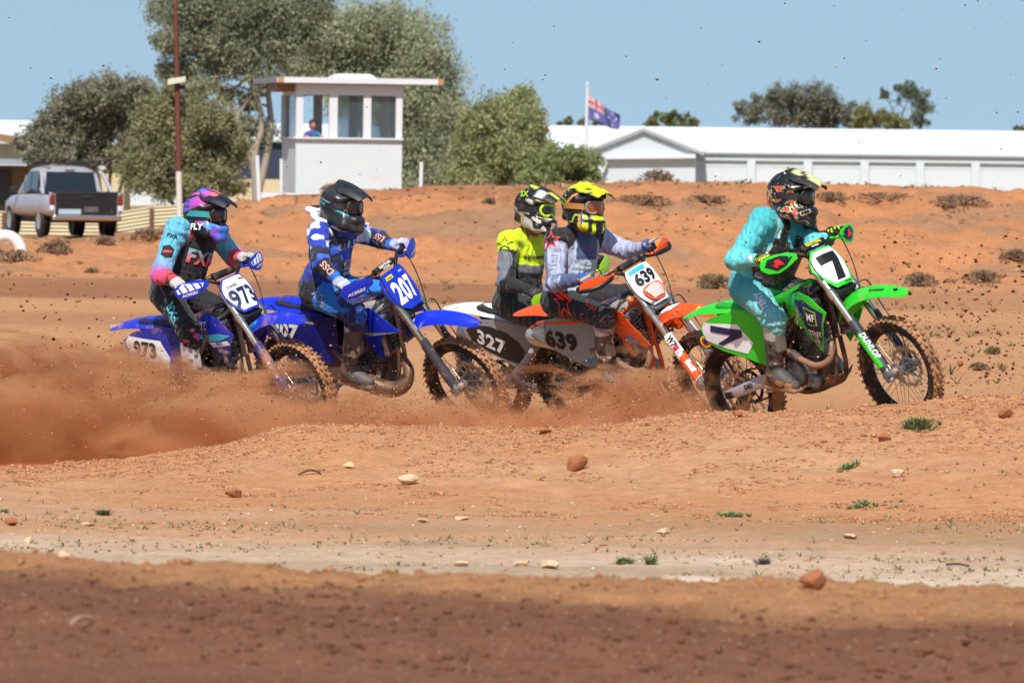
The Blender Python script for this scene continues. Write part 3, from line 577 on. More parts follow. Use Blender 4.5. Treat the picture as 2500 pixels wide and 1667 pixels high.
# --- boy looking out
def kid():
    c = np.array([.47, .22, 0.]); Rz = np.array(Matrix.Rotation(R(12), 3, 'Z')); o = empty('person', PX(721, 466, 165.) + Rz @ np.array([.47, .30, .33])); o.rotation_euler = (0, 0, R(12)); tag(o, 'person in blue and green top leaning out of the commentary box window', 'person')
    I3 = np.eye(3); b = Blob(); z0 = -.33
    b.caps((0, .08, .0), (0, .06, .60), .11, .10, .04, 'hips').caps((0, .05, .60), (0, .0, 1.06), .115, .12, .05, 'top').caps((-.13, 0, 1.08), (.13, 0, 1.08), .06, .06, .05, 'top').caps((0, 0, 1.08), (0, -.03, 1.20), .045, .042, .03, 'skin').ell((0, -.04, 1.29), I3, (.082, .095, .115), .02, 'skin').caps((0, -.125, 1.285), (0, -.14, 1.265), .012, .016, .012, 'skin').caps((-.085, -.03, 1.285), (-.085, -.03, 1.30), .016, .018, .01, 'skin').caps((.085, -.03, 1.285), (.085, -.03, 1.30), .016, .018, .01, 'skin')
    for s in (-1, 1): b.caps((s * .16, 0, 1.06), (s * .22, -.10, .98), .052, .046, .03, 'top').caps((s * .22, -.10, .98), (s * .20, -.26, 1.0), .044, .034, .03, 'skin').caps((s * .20, -.26, 1.0), (s * .16, -.31, 1.0), .034, .026, .02, 'skin'); b.caps((s * .07, .06, .0), (s * .07, .06, -.02), .09, .08, .04, 'hips')
    V, Q = b.mesh(.014); T = b.tags(V); C = np.tile(hx('39558a'), (len(V), 1)); C[(T == 'top') & (V[:, 0] > -.02)] = hx('2f8a86'); C[(T == 'top') & (vnoise(V * 9, 2) > .6)] = hx('4a4a9a'); C[T == 'skin'] = hx('b9836c'); C[T == 'hips'] = hx('2a2d3a')
    e = (T == 'skin') & (V[:, 1] < -.1) & (np.abs(V[:, 2] - 1.305) < .014) & (np.abs(np.abs(V[:, 0]) - .034) < .016); C[e] = hx('2a1c18'); e = (T == 'skin') & (V[:, 1] < -.11) & (np.abs(V[:, 2] - 1.235) < .010) & (np.abs(V[:, 0]) < .03); C[e] = hx('8a4a40')
    mesh_obj('body', V, Q, mat('child_clothes_and_skin', attr='Col', rough=.8), o, 180, C)
    b = Blob(); b.ell((0, -.025, 1.325), I3, (.096, .105, .105), .02).ell((0, .03, 1.28), I3, (.09, .08, .10), .03); b.ell((0, -.13, 1.27), I3, (.085, .07, .085), .01, sub=True)
    V, Q = b.mesh(.012, lambda P: .03 * (vnoise(P * 38, 3) - .5)); mesh_obj('hair', V, Q, mat('dark_hair', '2a1d18', .7), o, 60)
kid()
# --- left: house, sheds, fence
hs_ = empty('house'); place(hs_, 0, 500, 205., 0); tag(hs_, 'low cream house with grey awning at the far left', 'house'); k_ = 205. / F
def hb(name, material, u0, u1, v0, v1, y0, y1): return part(hs_, name, material, (((u0 + u1) / 2 * k_, (y0 + y1) / 2, (500 - (v0 + v1) / 2) * k_), ((u1 - u0) * k_, y1 - y0, (v1 - v0) * k_)))
hb('wall', M_TAUPE, -260, 112, 404, 520, 0, 4.); hb('cream_wall', M_CREAM, 113, 300, 408, 520, .3, 4.); hb('door', M_DOOR, -32, 27, 414, 500, -.06, -.003); hb('awning', mat('grey_awning', '8d949c', .6), -260, 172, 388, 402, -1.6, -.02); hb('upper_wall', M_CREAM, -260, 24, 352, 387, .8, 3.9); hb('window_frame', M_WPAINT, 60, 92, 425, 462, -.05, -.004)
mb = MB(); mb.add([((-300) * k_, .3, (500 - 300) * k_), (34 * k_, .3, (500 - 352) * k_), (34 * k_, 4.4, (500 - 352) * k_), (-300 * k_, 4.4, (500 - 300) * k_), (-300 * k_, .3, (500 - 286) * k_), (36 * k_, .3, (500 - 334) * k_), (36 * k_, 4.4, (500 - 334) * k_), (-300 * k_, 4.4, (500 - 286) * k_)], [(0, 3, 2, 1), (4, 5, 6, 7), (0, 1, 5, 4), (1, 2, 6, 5), (2, 3, 7, 6), (3, 0, 4, 7)]); mb.build('roof', M_BROOF, hs_, 0)
for u in (-60, 170): part(hs_, 'awning_post', M_WPAINT, ((u * k_, -1.5, (500 - 455) * k_), (.09, .09, 105 * k_)))
w2 = empty('white_roofed_barn'); place(w2, 0, 500, 290., 0); k2 = 290. / F; tag(w2, 'distant barn with bright white roof behind the left-hand trees', 'barn')
part(w2, 'wall', M_WWALL, ((300 * k2, 3, 75 * k2), (1000 * k2, 6, 150 * k2))); mb = MB(); mb.add([(-220 * k2, -.6, 150 * k2), (820 * k2, -.6, 150 * k2), (820 * k2, 3, 208 * k2), (-220 * k2, 3, 208 * k2), (820 * k2, 6.6, 150 * k2), (-220 * k2, 6.6, 150 * k2)], [(0, 1, 2, 3), (3, 2, 4, 5), (0, 3, 5), (1, 4, 2), (0, 5, 4, 1)]); mb.build('roof', M_WROOF, w2, 0)
b3 = empty('blue_container'); place(b3, 575, 500, 215., R(4)); k3 = 215. / F; tag(b3, 'dark blue shed behind the tree trunk beside the commentary box', 'shed'); part(b3, 'wall', mat('dark_blue_sheet', '2c3648', .6, var=.2, dscale=2.), ((80 * k3, 2, 77 * k3), (200 * k3, 4, 155 * k3))); part(b3, 'roof', M_TRIM, ((80 * k3, 2, 157 * k3), (212 * k3, 4.4, 6 * k3))); part(b3, 'lower_wall', M_CREAM, ((80 * k3, -.1, 28 * k3), (202 * k3, .12, 70 * k3)))
fe = empty('corrugated_fence'); a_ = PX(-260, 566, 176.); b_ = PX(640, 556, 176.); a_[2] = terrain(a_[0], a_[1]); fe.location = a_; tag(fe, 'low cream corrugated iron fence behind the utility', 'fence'); Lf = b_[0] - a_[0]; dz = (b_[2] - a_[2]); k5 = 176. / F; M_CORR = mat('cream_corrugated_iron', 'c8bc9c', .6, dirt=.15, dcol=hx('8f7a5c'), dscale=2)
n = 10
for i in range(n):        # one sheet between each pair of posts, ribs running along the fence
    x0, x1 = Lf * i / n + .01, Lf * (i + 1) / n - .01; G = [[(x, .022 * math.sin(t * 2 * math.pi * 9), -.15 + t * .85 + .25 * sstep(.62, .75, x / Lf)) for t in np.linspace(0, 1, 61)] for x in (x0, x1)]; MB().sheet(np.array(G), .006).build('sheet', M_CORR, fe, 60)
for i in range(n + 1): part(fe, 'fence_post', mat('rusty_post', '6e4a38', .8, var=.2, dscale=5), ((Lf * i / n, -.07, .22 + .25 * sstep(.62, .75, i / n)), (.10, .07, .9)))
# --- light pole
lp_ = empty('light_pole'); g = PX(439, 548, 150.); g[2] = terrain(g[0], g[1]) - .1; lp_.location = g; tag(lp_, 'tall rusty pole with white foot and floodlight halfway up', 'pole'); t_ = PX(427, -60, 150.) - g; at = lambda v: (PX(427 + (v + 60) / 608 * 12, v, 150.) - g)
M_RUST = mat('rusty_pipe', '6b3a2c', .75, var=.3, dscale=3., dirt=.2, dcol=hx('a77a5a')); MB().tube([at(418), at(210), at(60), t_], [.062, .058, .052, .045], 12).build('upper_pipe', M_RUST, lp_, 60); MB().tube([(0, 0, 0), at(470), at(419)], [.07, .068, .066], 12).build('painted_foot', mat('peeling_white_and_ochre', 'd0cabc', .7, dirt=.35, dcol=hx('b9823f'), dscale=2.), lp_, 60)
c = at(203); mb = MB(); mb.loft([[(c[0] + x * q, c[1] + y, c[2] + z * q2) for x, z in ((-.19, -.05), (.19, .03), (.19, .14), (-.19, .08))] for y, q, q2 in ((-.20, 1.05, 1.05), (.05, .85, .8))]); lampo = mb.build('floodlight', mat('cream_lamp_shell', 'c9c8b4', .6), lp_, 0); MB().box(c + (.12, -.02, -.09), (.14, .12, .10), None, .01).build('ballast', M_GBLK if 'M_GBLK' in globals() else mat('dark_lamp_box', '2a2a2c', .6), lp_, 40)
# --- parked utility
ut = empty('utility_truck'); p = PX(209, 588, 164.); p[2] = terrain(p[0], p[1]) + .0; ut.matrix_world = Matrix.Translation([float(q) for q in p]) @ Matrix.Rotation(R(17.5), 4, 'Z'); tag(ut, 'dusty silver dual-cab utility parked with its dark tailgate towards the track', 'car')
M_CAR = mat('dusty_silver_paint', 'b9b6bc', .35, metal=.3, dirt=.4, dcol=hx('a98c7c'), dscale=1.5, coat=.4); M_CHROME = mat('chrome', 'd8d8da', .15, metal=1.); M_TL = mat('tail_light_red', '7a1d20', .2, coat=.5); M_TLC = mat('clear_lamp', 'cfcfd2', .2, coat=.5); M_TG = mat('black_tailgate', '161214', .5, dirt=.08); M_CARB = mat('car_black', '17181a', .6, dirt=.2)
def rbox(xh, z0, z1, e=5, n=28):
    a = np.linspace(0, 2 * math.pi, n, endpoint=False); c, s = np.cos(a), np.sin(a); return lambda y: np.stack([xh * np.sign(c) * np.abs(c) ** (2 / e), np.full(n, y), (z0 + z1) / 2 + (z1 - z0) / 2 * np.sign(s) * np.abs(s) ** (2 / e)], 1)
mb = MB(); mb.loft([rbox(.88, .52, 1.02)(.0), rbox(.93, .48, 1.06)(.06), rbox(.935, .46, 1.07)(1.0), rbox(.935, .46, 1.06)(2.2), rbox(.93, .46, 1.05)(3.6), rbox(.91, .48, 1.02)(4.4), rbox(.85, .5, .92)(5.0), rbox(.72, .54, .82)(5.2)]); mb.build('body', M_CAR, ut, 45)
mb = MB(); mb.loft([rbox(.80, 1.0, 1.06)(1.56), rbox(.72, 1.0, 1.60)(1.72), rbox(.68, 1.0, 1.72)(2.0), rbox(.68, 1.0, 1.74)(2.7), rbox(.69, 1.0, 1.70)(3.2), rbox(.76, 1.0, 1.12)(4.0)]); mb.build('cab', M_CAR, ut, 45)
mb = MB(); mb.sheet([[(x, 1.555 + .16 * t - .02 * (1 - abs(x)), 1.055 + .53 * t) for x in np.linspace(-.66 + .06 * t, .66 - .06 * t, 9)] for t in np.linspace(0, 1, 5)], .02); mb.build('rear_window', M_DGLASS, ut, 60)
for s in (-1, 1):
    for y0, y1 in ((1.95, 2.65), (2.72, 3.45)):
        mb = MB(); mb.sheet([[(s * np.interp(z, [1.1, 1.6], [.775, .70]), y, z) for z in np.linspace(1.10, 1.60 - .0 * y if y < 3.2 else 1.35, 4)] for y in np.linspace(y0, y1, 5)], .012 * s); mb.build('side_window', M_DGLASS, ut, 60)
    mb = MB(); mb.tube(catmull([(s * .74, 1.62, 1.60), (s * .80, 1.30, 1.42), (s * .86, .95, 1.12), (s * .88, .85, 1.03)], 4), .045, 10); mb.build('sports_bar', M_CAR, ut, 60)
    tl = part(ut, 'tail_light', M_TL, ((s * .855, -.012, .90), (.13, .09, .24)), ch=.03); part(ut, 'tail_light_clear', M_TLC, ((s * .855, -.012, .70), (.12, .085, .14)), ch=.03); part(ut, 'corner_cap', M_CHROME, ((s * .86, .0, 1.05), (.14, .12, .06)), ch=.025)
    part(ut, 'mirror', M_CARB, ((s * 1.02, 3.35, 1.12), (.20, .10, .20)), ch=.04); part(ut, 'roof_rail', M_CARB, ((s * .52, 2.45, 1.775), (.05, 1.3, .05)))
    for y in (1.15, 4.3):
        mb = MB(); mb.lathe([(.0, -.10), (.22, -.10), (.25, -.12), (.37, -.11), (.385, -.07), (.385, .07), (.37, .11), (.25, .12), (.22, .1), (.0, .1)], (s * .80, 0, 0), 'X', 28); wo_ = mb.build('wheel', M_CARB, ut, 40); wo_.location = (0, y, .385); 
        mb = MB(); mb.lathe([(0, s * .115), (.10, s * .118), (.21, s * .125), (.235, s * .105)], (s * .80, 0, 0), 'X', 24); ri = mb.build('wheel_rim', M_ALU if 'M_ALU' in globals() else M_CHROME, wo_, 40)
        mb = MB(); mb.lathe([(.40, .0), (.47, .012), (.47, .05), (.40, .05)], (s * .89, 0, 0), 'X', 28, True); ar = mb.build('wheel_arch', M_CARB, ut, 40); ar.location = (0, y, .42)
part(ut, 'tailgate', M_TG, ((0, -.02, .815), (1.54, .06, .58)), ch=.02); part(ut, 'tailgate_handle', M_CARB, ((0, -.06, .98), (.28, .03, .07)), ch=.01); part(ut, 'bumper', M_CHROME, ((0, -.10, .47), (1.72, .20, .14)), ch=.04); part(ut, 'licence_plate', mat('grey_licence_plate', '55504f', .5, dirt=.2), ((.12, -.055, .68), (.36, .012, .13))); part(ut, 'pale_sticker', mat('pale_tailgate_sticker', '9fb0b4', .5, dirt=.15), ((-.42, -.056, .62), (.56, .012, .12))); part(ut, 'roof_rack_bar', M_CARB, ((0, 2.0, 1.81), (1.25, .06, .045)), ((0, 2.9, 1.81), (1.25, .06, .045))); part(ut, 'tub_cover', M_TG, ((0, .8, 1.085), (1.66, 1.50, .05))); part(ut, 'brake_light', M_TL, ((0, 1.685, 1.63), (.25, .03, .035))); part(ut, 'underbody', M_CARB, ((0, 2.4, .42), (1.5, 4.4, .16)))
# --- white painted tyre, half buried
ty = empty('half_buried_tyre'); g = ground_at(12, 622, 60, 200); ty.location = g; kk = g[1] / F; MB().tube([(math.cos(a) * 40 * kk, .02 * math.sin(a), math.sin(a) * 46 * kk - .05) for a in np.linspace(-.2, math.pi + .2, 30)], 15 * kk, 12).build('tyre', mat('white_painted_rubber', 'd6d4d0', .6, dirt=.2), ty, 60); MB().lathe([(24 * kk, -.03), (30 * kk, -.02), (30 * kk, .02), (24 * kk, .03)], (0, 0, 0), 'Y', 28).build('tyre_bead', mat('white_painted_bead', 'c2c0bc', .7, dirt=.3), ty, 60); tag(ty, 'white painted tyre half buried at the left edge', 'tyre')

# ------------------------------------------------------------------ trees and shrubs
M_LEAF = mat('gum_leaves', attr='Col', rough=.65, spec=.3)
_nt = M_LEAF.node_tree; _b = _nt.nodes['Principled BSDF']; _tr = _nt.nodes.new('ShaderNodeBsdfTranslucent'); _mx = _nt.nodes.new('ShaderNodeMixShader'); _mx.inputs[0].default_value = .38      # thin leaves let light through
_nt.links.new(_b.inputs['Base Color'].links[0].from_socket, _tr.inputs[0]); _nt.links.new(_b.outputs[0], _mx.inputs[1]); _nt.links.new(_tr.outputs[0], _mx.inputs[2]); _nt.links.new(_mx.outputs[0], _nt.nodes['Material Output'].inputs[0])
M_BARK = mat('pale_gum_bark', 'a89a8a', .85, var=.35, dscale=3.); M_BARKD = mat('dark_bark', '5f5046', .9, var=.3, dscale=3.)
def leaf_mesh(r, C, N, D, size, cols, droop=.6):
    "N leaf blades round the clump centres C"
    n = len(C); d = r.normal(size=(n, 3)); d[:, 2] -= droop * 1.2; d /= np.linalg.norm(d, axis=1)[:, None]; s = np.cross(d, r.normal(size=(n, 3))); s /= np.linalg.norm(s, axis=1)[:, None] + 1e-9
    L = size * (.6 + .8 * r.random((n, 1))); w = L * (.24 + .12 * r.random((n, 1))); a = C - d * L / 2; b = C + d * L / 2; m = C
    V = np.stack([a, m + s * w, b, m - s * w], 1).reshape(-1, 3); return V, np.arange(4 * n).reshape(n, 4), np.repeat(cols, 4, 0)
def tree(name, label, lobes, depth, trunk, col, n_leaf, size=.17, bark=None, seed=0, thick=.11, group='trees behind the track', cat='tree', gap=.45, foot=None, droop=.6):
    r = np.random.default_rng(200 + seed); k = depth / F; f = PX(*foot, depth); gz = min(terrain(f[0], f[1]), f[2]); root_ = np.array([f[0], f[1], gz - .15]); o = empty(name, root_); tag(o, label, cat, group)
    cs = []; tot = sum(q[2] ** 2 for q in lobes)
    C = []; K = []; ends = []
    for u, v, rad in lobes:
        dj = r.normal() * rad * k * .6; c = PX(u, v, depth + dj) - root_; R0 = rad * k; ends.append((c, R0)); n = int(n_leaf * rad ** 2 / tot); nc = max(6, int(n / 42)); cc = r.normal(size=(nc, 3)); cc /= np.linalg.norm(cc, axis=1)[:, None]; cc *= (r.random((nc, 1)) ** .45) * R0 * np.array([1.12, 1.0, .92]); cc *= (1 + .25 * r.normal(size=(nc, 1))); 
        cc = cc[vnoise((cc + c) * 2.2 / max(R0, .5) + seed, seed) > gap - .22] if nc > 10 else cc
        if not len(cc): continue
        tint = .95 + .6 * r.random((len(cc), 1)) ; hue = r.random((len(cc), 1)); i = r.integers(0, len(cc), n); p = cc[i] + r.normal(size=(n, 3)) * R0 * .19 * np.array([1, 1, .8 + droop * .5]); C.append(p + c)
        cl = hx(col[0])[None] * (1 - hue) + hx(col[1])[None] * hue; K.append((cl * tint)[i] * (.88 + .24 * r.random((n, 1))))
    V, Fc, Cc = leaf_mesh(r, np.concatenate(C), n_leaf, None, size, np.concatenate(K), droop); mesh_obj('crown', V, Fc, M_LEAF, o, 0, Cc)
    mb = MB()
    for tr in trunk:
        pts = [PX(u, v, depth) - root_ + np.array([0, r.normal() * .12 * min(1, i), 0]) for i, (u, v) in enumerate(tr)]; pts[0][2] -= .25; pts = catmull(pts, 4); mb.tube(pts, np.linspace(thick, thick * .38, len(pts)) * (1 if len(tr) > 2 else .8), 9)
        for c, R0 in ends:
            j = int(np.argmin(np.linalg.norm(pts - (c - [0, 0, R0 * .6]), axis=1))); 
            if j < len(pts) * .3: j = int(len(pts) * .5)
            if np.linalg.norm(pts[j] - c) < 3.2 * max(R0, .8):
                q = (pts[j] + c) / 2 + r.normal(size=3) * .12 * R0; mb.tube(catmull([pts[j], q, c + r.normal(size=3) * .1], 4), np.linspace(thick * .42, thick * .1, 9), 6)
                for _ in range(3): mb.tube([q * .5 + c * .5, c + r.normal(size=3) * R0 * .55], [thick * .16, thick * .05], 5)
    mb.build('trunk', bark or M_BARK, o, 60); return o
tree('gum_tree', 'tall dark gum tree rising out of frame behind the light pole', [(430, 30, 62), (500, -10, 75), (560, 60, 75), (480, 95, 62), (420, 105, 42), (600, 10, 70), (640, 100, 60), (590, 150, 46), (520, 165, 42), (430, 178, 44), (690, 30, 66), (740, 80, 50), (760, 10, 50), (650, 195, 36), (610, 250, 26), (560, 235, 26), (640, 320, 36), (600, 300, 26), (500, 205, 32), (470, 30, 50), (540, 110, 50), (700, 120, 36)], 205, [[(628, 500), (622, 380), (640, 300), (612, 200), (560, 90), (540, 0)], [(618, 500), (660, 330), (655, 200), (690, 60)], [(632, 480), (600, 330), (500, 150), (450, 60)]], ('7c826a', '8e8e76'), 72000, .10, seed=1, foot=(625, 500), thick=.13, gap=.40)
tree('gum_tree', 'broad olive green gum tree behind the commentary box', [(730, 110, 55), (790, 80, 60), (860, 70, 66), (930, 55, 60), (990, 70, 55), (1035, 120, 60), (1060, 190, 64), (1090, 260, 60), (1125, 310, 48), (960, 140, 72), (880, 150, 66), (800, 160, 60), (1000, 210, 72), (1030, 300, 66), (1040, 380, 62), (1010, 440, 48), (1080, 420, 44), (920, 230, 62), (740, 190, 44), (840, 230, 50), (1110, 370, 40), (700, 150, 36), (990, 340, 44)], 225, [[(950, 500), (940, 350), (900, 200), (880, 90)], [(960, 500), (1010, 320), (1050, 170)], [(945, 480), (860, 260), (790, 120)]], ('90967a', 'a2a284'), 90000, .10, seed=2, foot=(950, 500), thick=.15, gap=.3, droop=1.)
tree('wattle_tree', 'dark brownish bushy tree at the far left behind the utility', [(90, 380, 34), (110, 320, 40), (160, 270, 48), (215, 235, 48), (265, 225, 48), (320, 240, 46), (190, 320, 44), (250, 300, 48), (310, 310, 44), (60, 350, 26), (150, 390, 30), (340, 220, 34), (220, 380, 40), (335, 350, 44), (345, 400, 42), (300, 390, 40), (365, 330, 36), (130, 340, 34), (350, 270, 36)], 190, [[(250, 500), (235, 400), (180, 300)], [(262, 500), (270, 390), (265, 260)], [(275, 500), (310, 400), (320, 280)], [(240, 500), (170, 430), (110, 360)]], ('7c7c66', '8a8470'), 56000, .085, M_BARKD, 3, .06, foot=(258, 505), gap=.36)
tree('wattle_tree', 'dense rounded olive bush tree right of the light pole', [(400, 270, 50), (450, 260, 52), (500, 280, 50), (545, 320, 44), (560, 380, 40), (520, 370, 56), (450, 350, 60), (390, 350, 54), (360, 400, 44), (430, 420, 54), (500, 440, 52), (550, 440, 36), (470, 480, 36), (370, 300, 44), (540, 400, 36), (580, 350, 24), (555, 290, 26), (480, 225, 28), (420, 222, 26), (575, 460, 24), (310, 420, 30), (340, 440, 40), (330, 380, 36), (400, 460, 36)], 185, [[(450, 505), (440, 420), (410, 320)], [(465, 505), (480, 420), (500, 330)], [(475, 505), (520, 430), (545, 370)], [(440, 505), (380, 430), (350, 400)]], ('82825e', '928a68'), 60000, .082, M_BARKD, 4, .06, foot=(460, 510), gap=.36)
tree('pepper_tree', 'weeping green tree to the right of the commentary box', [(1170, 300, 46), (1220, 275, 42), (1265, 260, 40), (1290, 300, 38), (1190, 370, 52), (1250, 350, 50), (1300, 350, 34), (1160, 430, 46), (1220, 430, 46), (1280, 410, 40), (1140, 360, 36), (1290, 240, 24), (1120, 440, 36), (1180, 470, 34)], 200, [[(1200, 500), (1195, 420), (1180, 320)], [(1210, 500), (1240, 400), (1260, 290)]], ('879268', 'a09c70'), 46000, .09, M_BARKD, 5, .08, foot=(1205, 500), droop=1.2, gap=.42)
tree('sallow_tree', 'thin yellow-green treetop poking out of the weeping tree', [(1275, 245, 22), (1300, 270, 26), (1310, 320, 26), (1260, 235, 16), (1315, 360, 20)], 210, [[(1300, 500), (1300, 380), (1285, 260)]], ('9a8d52', '8a7a4a'), 4000, .10, M_BARKD, 6, .05, foot=(1300, 500), gap=.5)
tree('low_shrub', 'low rounded olive shrub in front of the white gable', [(1310, 410, 34), (1350, 390, 36), (1395, 385, 34), (1435, 405, 32), (1450, 435, 24), (1400, 430, 34), (1340, 440, 34), (1290, 440, 30)], 180, [[(1370, 500), (1360, 440), (1330, 410)], [(1380, 500), (1400, 440), (1420, 410)]], ('7f8858', '8e9464'), 15000, .085, M_BARKD, 7, .04, 'shrubs behind the bank', 'shrub', .38, (1375, 500))
tree('far_tree', 'wide dark tree beyond the shed roof at right', [(1815, 272, 24), (1850, 255, 28), (1890, 240, 32), (1935, 235, 36), (1985, 240, 38), (2030, 255, 32), (2065, 275, 28), (1900, 285, 36), (1960, 285, 40), (2020, 290, 34), (1840, 285, 22), (2075, 300, 24)], 520, [[(1950, 400), (1945, 320), (1930, 260)], [(1960, 400), (1985, 320), (1990, 260)]], ('6c6e5e', '7e7c68'), 13000, .23, M_BARKD, 8, .16, 'distant trees beyond the shed', foot=(1955, 440), gap=.42)
tree('far_tree', 'pale olive round tree beyond the shed, right of the wide one', [(2110, 275, 24), (2140, 290, 26), (2170, 300, 26), (2200, 305, 24), (2105, 300, 22)], 500, [[(2150, 400), (2150, 320), (2140, 285)]], ('7f8058', '8a8a5e'), 5000, .22, M_BARKD, 9, .12, 'distant trees beyond the shed', foot=(2150, 440), gap=.4)
tree('far_tree', 'spindly distant tree with high thin crown at right', [(2160, 232, 13), (2205, 225, 22), (2235, 228, 24), (2250, 255, 22), (2240, 285, 20), (2255, 300, 12), (2190, 215, 12)], 510, [[(2195, 400), (2190, 300), (2165, 236)], [(2205, 400), (2200, 300), (2220, 235)], [(2210, 400), (2225, 320), (2245, 270)]], ('66705c', '727866'), 3600, .21, M_BARKD, 10, .08, 'distant trees beyond the shed', foot=(2205, 440), gap=.45)
tree('far_tree', 'rounded treetop just above the gable apex', [(1590, 302, 16), (1625, 292, 22), (1660, 295, 20), (1690, 302, 14)], 480, [[(1640, 400), (1640, 310)]], ('60663e', '6f6e46'), 1500, .28, M_BARKD, 11, .1, 'distant trees beyond the shed', foot=(1640, 440), gap=.3)
tree('far_tree', 'small treetop behind the flag', [(1390, 300, 14), (1420, 303, 12), (1470, 298, 18), (1365, 304, 10)], 490, [[(1425, 400), (1425, 310)]], ('6a7448', '6f6e46'), 900, .28, M_BARKD, 12, .1, 'distant trees beyond the shed', foot=(1425, 440), gap=.3)
tree('far_tree', 'sliver of a distant tree at the right edge', [(2505, 322, 16), (2530, 318, 20)], 480, [[(2520, 400), (2520, 325)]], ('565c46', '6a6a50'), 700, .28, M_BARKD, 13, .1, 'distant trees beyond the shed', foot=(2520, 440), gap=.3)

def dry_bush(name, label, u, v, w, h, d, col, n, seed, group='dry shrubs on the bank', leafy=0.):
    r = np.random.default_rng(400 + seed); g = ground_at(u, v, 50, 135) if d is None else None
    if g is None: p = PX(u, v, d); g = np.array([p[0], d, min(terrain(p[0], d), p[2])])
    k = g[1] / F; W_, H_ = w * k / 2, h * k; mb_v = []; mb_f = []; cc = []
    H_ *= .6; W_ *= 1.15
    for i in range(int(n * 1.7)):
        a = r.random() * 6.28; q = r.random() ** .5 * (.8 + .3 * math.sin(a * 3 + seed)); c0 = np.array([math.cos(a) * W_ * q, math.sin(a) * W_ * q * .8, H_ * (1 - .6 * q * q) * r.random() ** .7]); dr = r.normal(size=3) * .8 + c0 / (np.linalg.norm(c0) + 1e-6); dr = dr / np.linalg.norm(dr) * H_ * (.12 + .16 * r.random()); st, tip = c0 - dr * .5, c0 + dr * .5; s = np.cross(tip - st, r.normal(size=3)); s = s / (np.linalg.norm(s) + 1e-9) * (.007 + .010 * r.random()) * g[1] / 100.; m = len(mb_v); c = (hx(col) * .55 + hx('b08a6c') * .45) * (.75 + .75 * r.random())
        mb_v += [st - s, st + s, tip + s * .5, tip - s * .5]; mb_f.append((m, m + 1, m + 2, m + 3)); cc += [c] * 4
    o = mesh_obj(name, mb_v, mb_f, M_LEAF, None, 0, cc); o.location = g; tag(o, label, 'shrub', group)
    tr = MB()
    for i in range(6): a = r.random() * 6.28; tr.tube([(0, 0, -.05), (math.cos(a) * W_ * .35, math.sin(a) * W_ * .3, H_ * .5), (math.cos(a) * W_ * .7, math.sin(a) * W_ * .6, H_ * .8)], [.02, .014, .006], 5)
    tr.build('stem', M_BARKD, o, 60)
for i, q in enumerate([('bare grey shrub standing in front of the white gable', 1605, 462, 110, 95, 150, '6a5d54', 420), ('brown tumbleweed against the white wall above the black helmet', 812, 470, 66, 52, 150, '9a7a58', 320), ('small brown tuft right of the tumbleweed', 890, 470, 26, 22, 150, '8f7a62', 90),
    ('wide dry bush on the crest behind the yellow helmet', 1560, 500, 150, 42, None, '7a6450', 420), ('dry bush on the crest left of the teal rider', 1730, 495, 110, 30, None, '7a6854', 300), ('grey green bush just right of the teal rider helmet', 2030, 490, 90, 36, None, '6e6a52', 320), ('long dry scrub on the crest at right', 2160, 492, 170, 34, None, '7c6a58', 420), ('dry scrub on the crest near the right edge', 2340, 505, 140, 46, None, '75665a', 420), ('olive bush halfway down the bank left of the teal rider', 1745, 705, 100, 62, None, '6c6a4a', 420), ('grey bush halfway down the bank behind the green mudguard', 2245, 700, 80, 60, None, '77705a', 320), ('dark bush low on the bank at the right', 2400, 690, 90, 50, None, '5e5a48', 300), ('scrubby bush at the right edge of the bank', 2480, 640, 70, 50, None, '6a6250', 260),
    ('brown dry bush in front of the utility bumper', 135, 622, 80, 60, None, '83705a', 420), ('grey dry bush left of the pink-sleeved rider', 365, 590, 90, 52, None, '857560', 380), ('wide dry grass clump at the left edge', 40, 640, 110, 50, None, '94826a', 420), ('small dry clump right of the utility', 255, 600, 50, 40, None, '8a7a66', 220), ('low green bush on the sand left of the pink-sleeved rider', 225, 668, 34, 22, None, '6a7450', 180), ('small dark bush on the bank left of the lime-yoked rider', 1195, 500, 34, 22, None, '5f5446', 140), ('green tuft on sand right of the front wheel', 2425, 865, 40, 34, None, '6a7a44', 220), ('dry tuft behind the front wheel at right', 2390, 905, 50, 34, None, '7a6a50', 200)]):
    dry_bush('dry_shrub', *q, i)
x = r.uniform(-9, 9, 1800); y = r.uniform(52, 96, 1800); kp = r.random(1800) < sstep(.45, .62, n2(x * .4, y, .35, 3, 51)) * sstep(-2, 3, x + .02 * y); x, y = x[kp], y[kp]; zz = terrain(x, y); P = [(np.array([a_, b_, c_]), .03 + .07 * r.random(), (hx('6f7448') if r.random() < .6 else hx('948260')) * (.6 + .6 * r.random())) for a_, b_, c_ in zip(x, y, zz)]
V, Fc, Cc = tuft_mesh(P, 0, 8, r, 1.7, .004); o = mesh_obj('grass', V, Fc, M_GRASS, None, 0, Cc); tag(o, 'thin olive grass on the flat beyond the track', 'grass', kind='stuff')

x = r.uniform(-10.5, 10.5, 5200); y = r.uniform(97, 119, 5200); kp = r.random(5200) < sstep(.50, .66, n2(x, y, .45, 4, 28)) * .9 * (.35 + .65 * sstep(108, 116, y)) + .015; x, y = x[kp], y[kp]; zz = terrain(x, y); P = [(np.array([a_, b_, c_]), .025 + .06 * r.random() ** 2, (hx('a5886c') if r.random() < .7 else hx('8a8060')) * (.7 + .5 * r.random())) for a_, b_, c_ in zip(x, y, zz)]
V, Fc, Cc = tuft_mesh(P, 0, 10, r, 2.0, .005); o = mesh_obj('dry_grass', V, Fc, M_GRASS, None, 0, Cc); tag(o, 'low dry grass scattered over the orange bank', 'grass', kind='stuff')
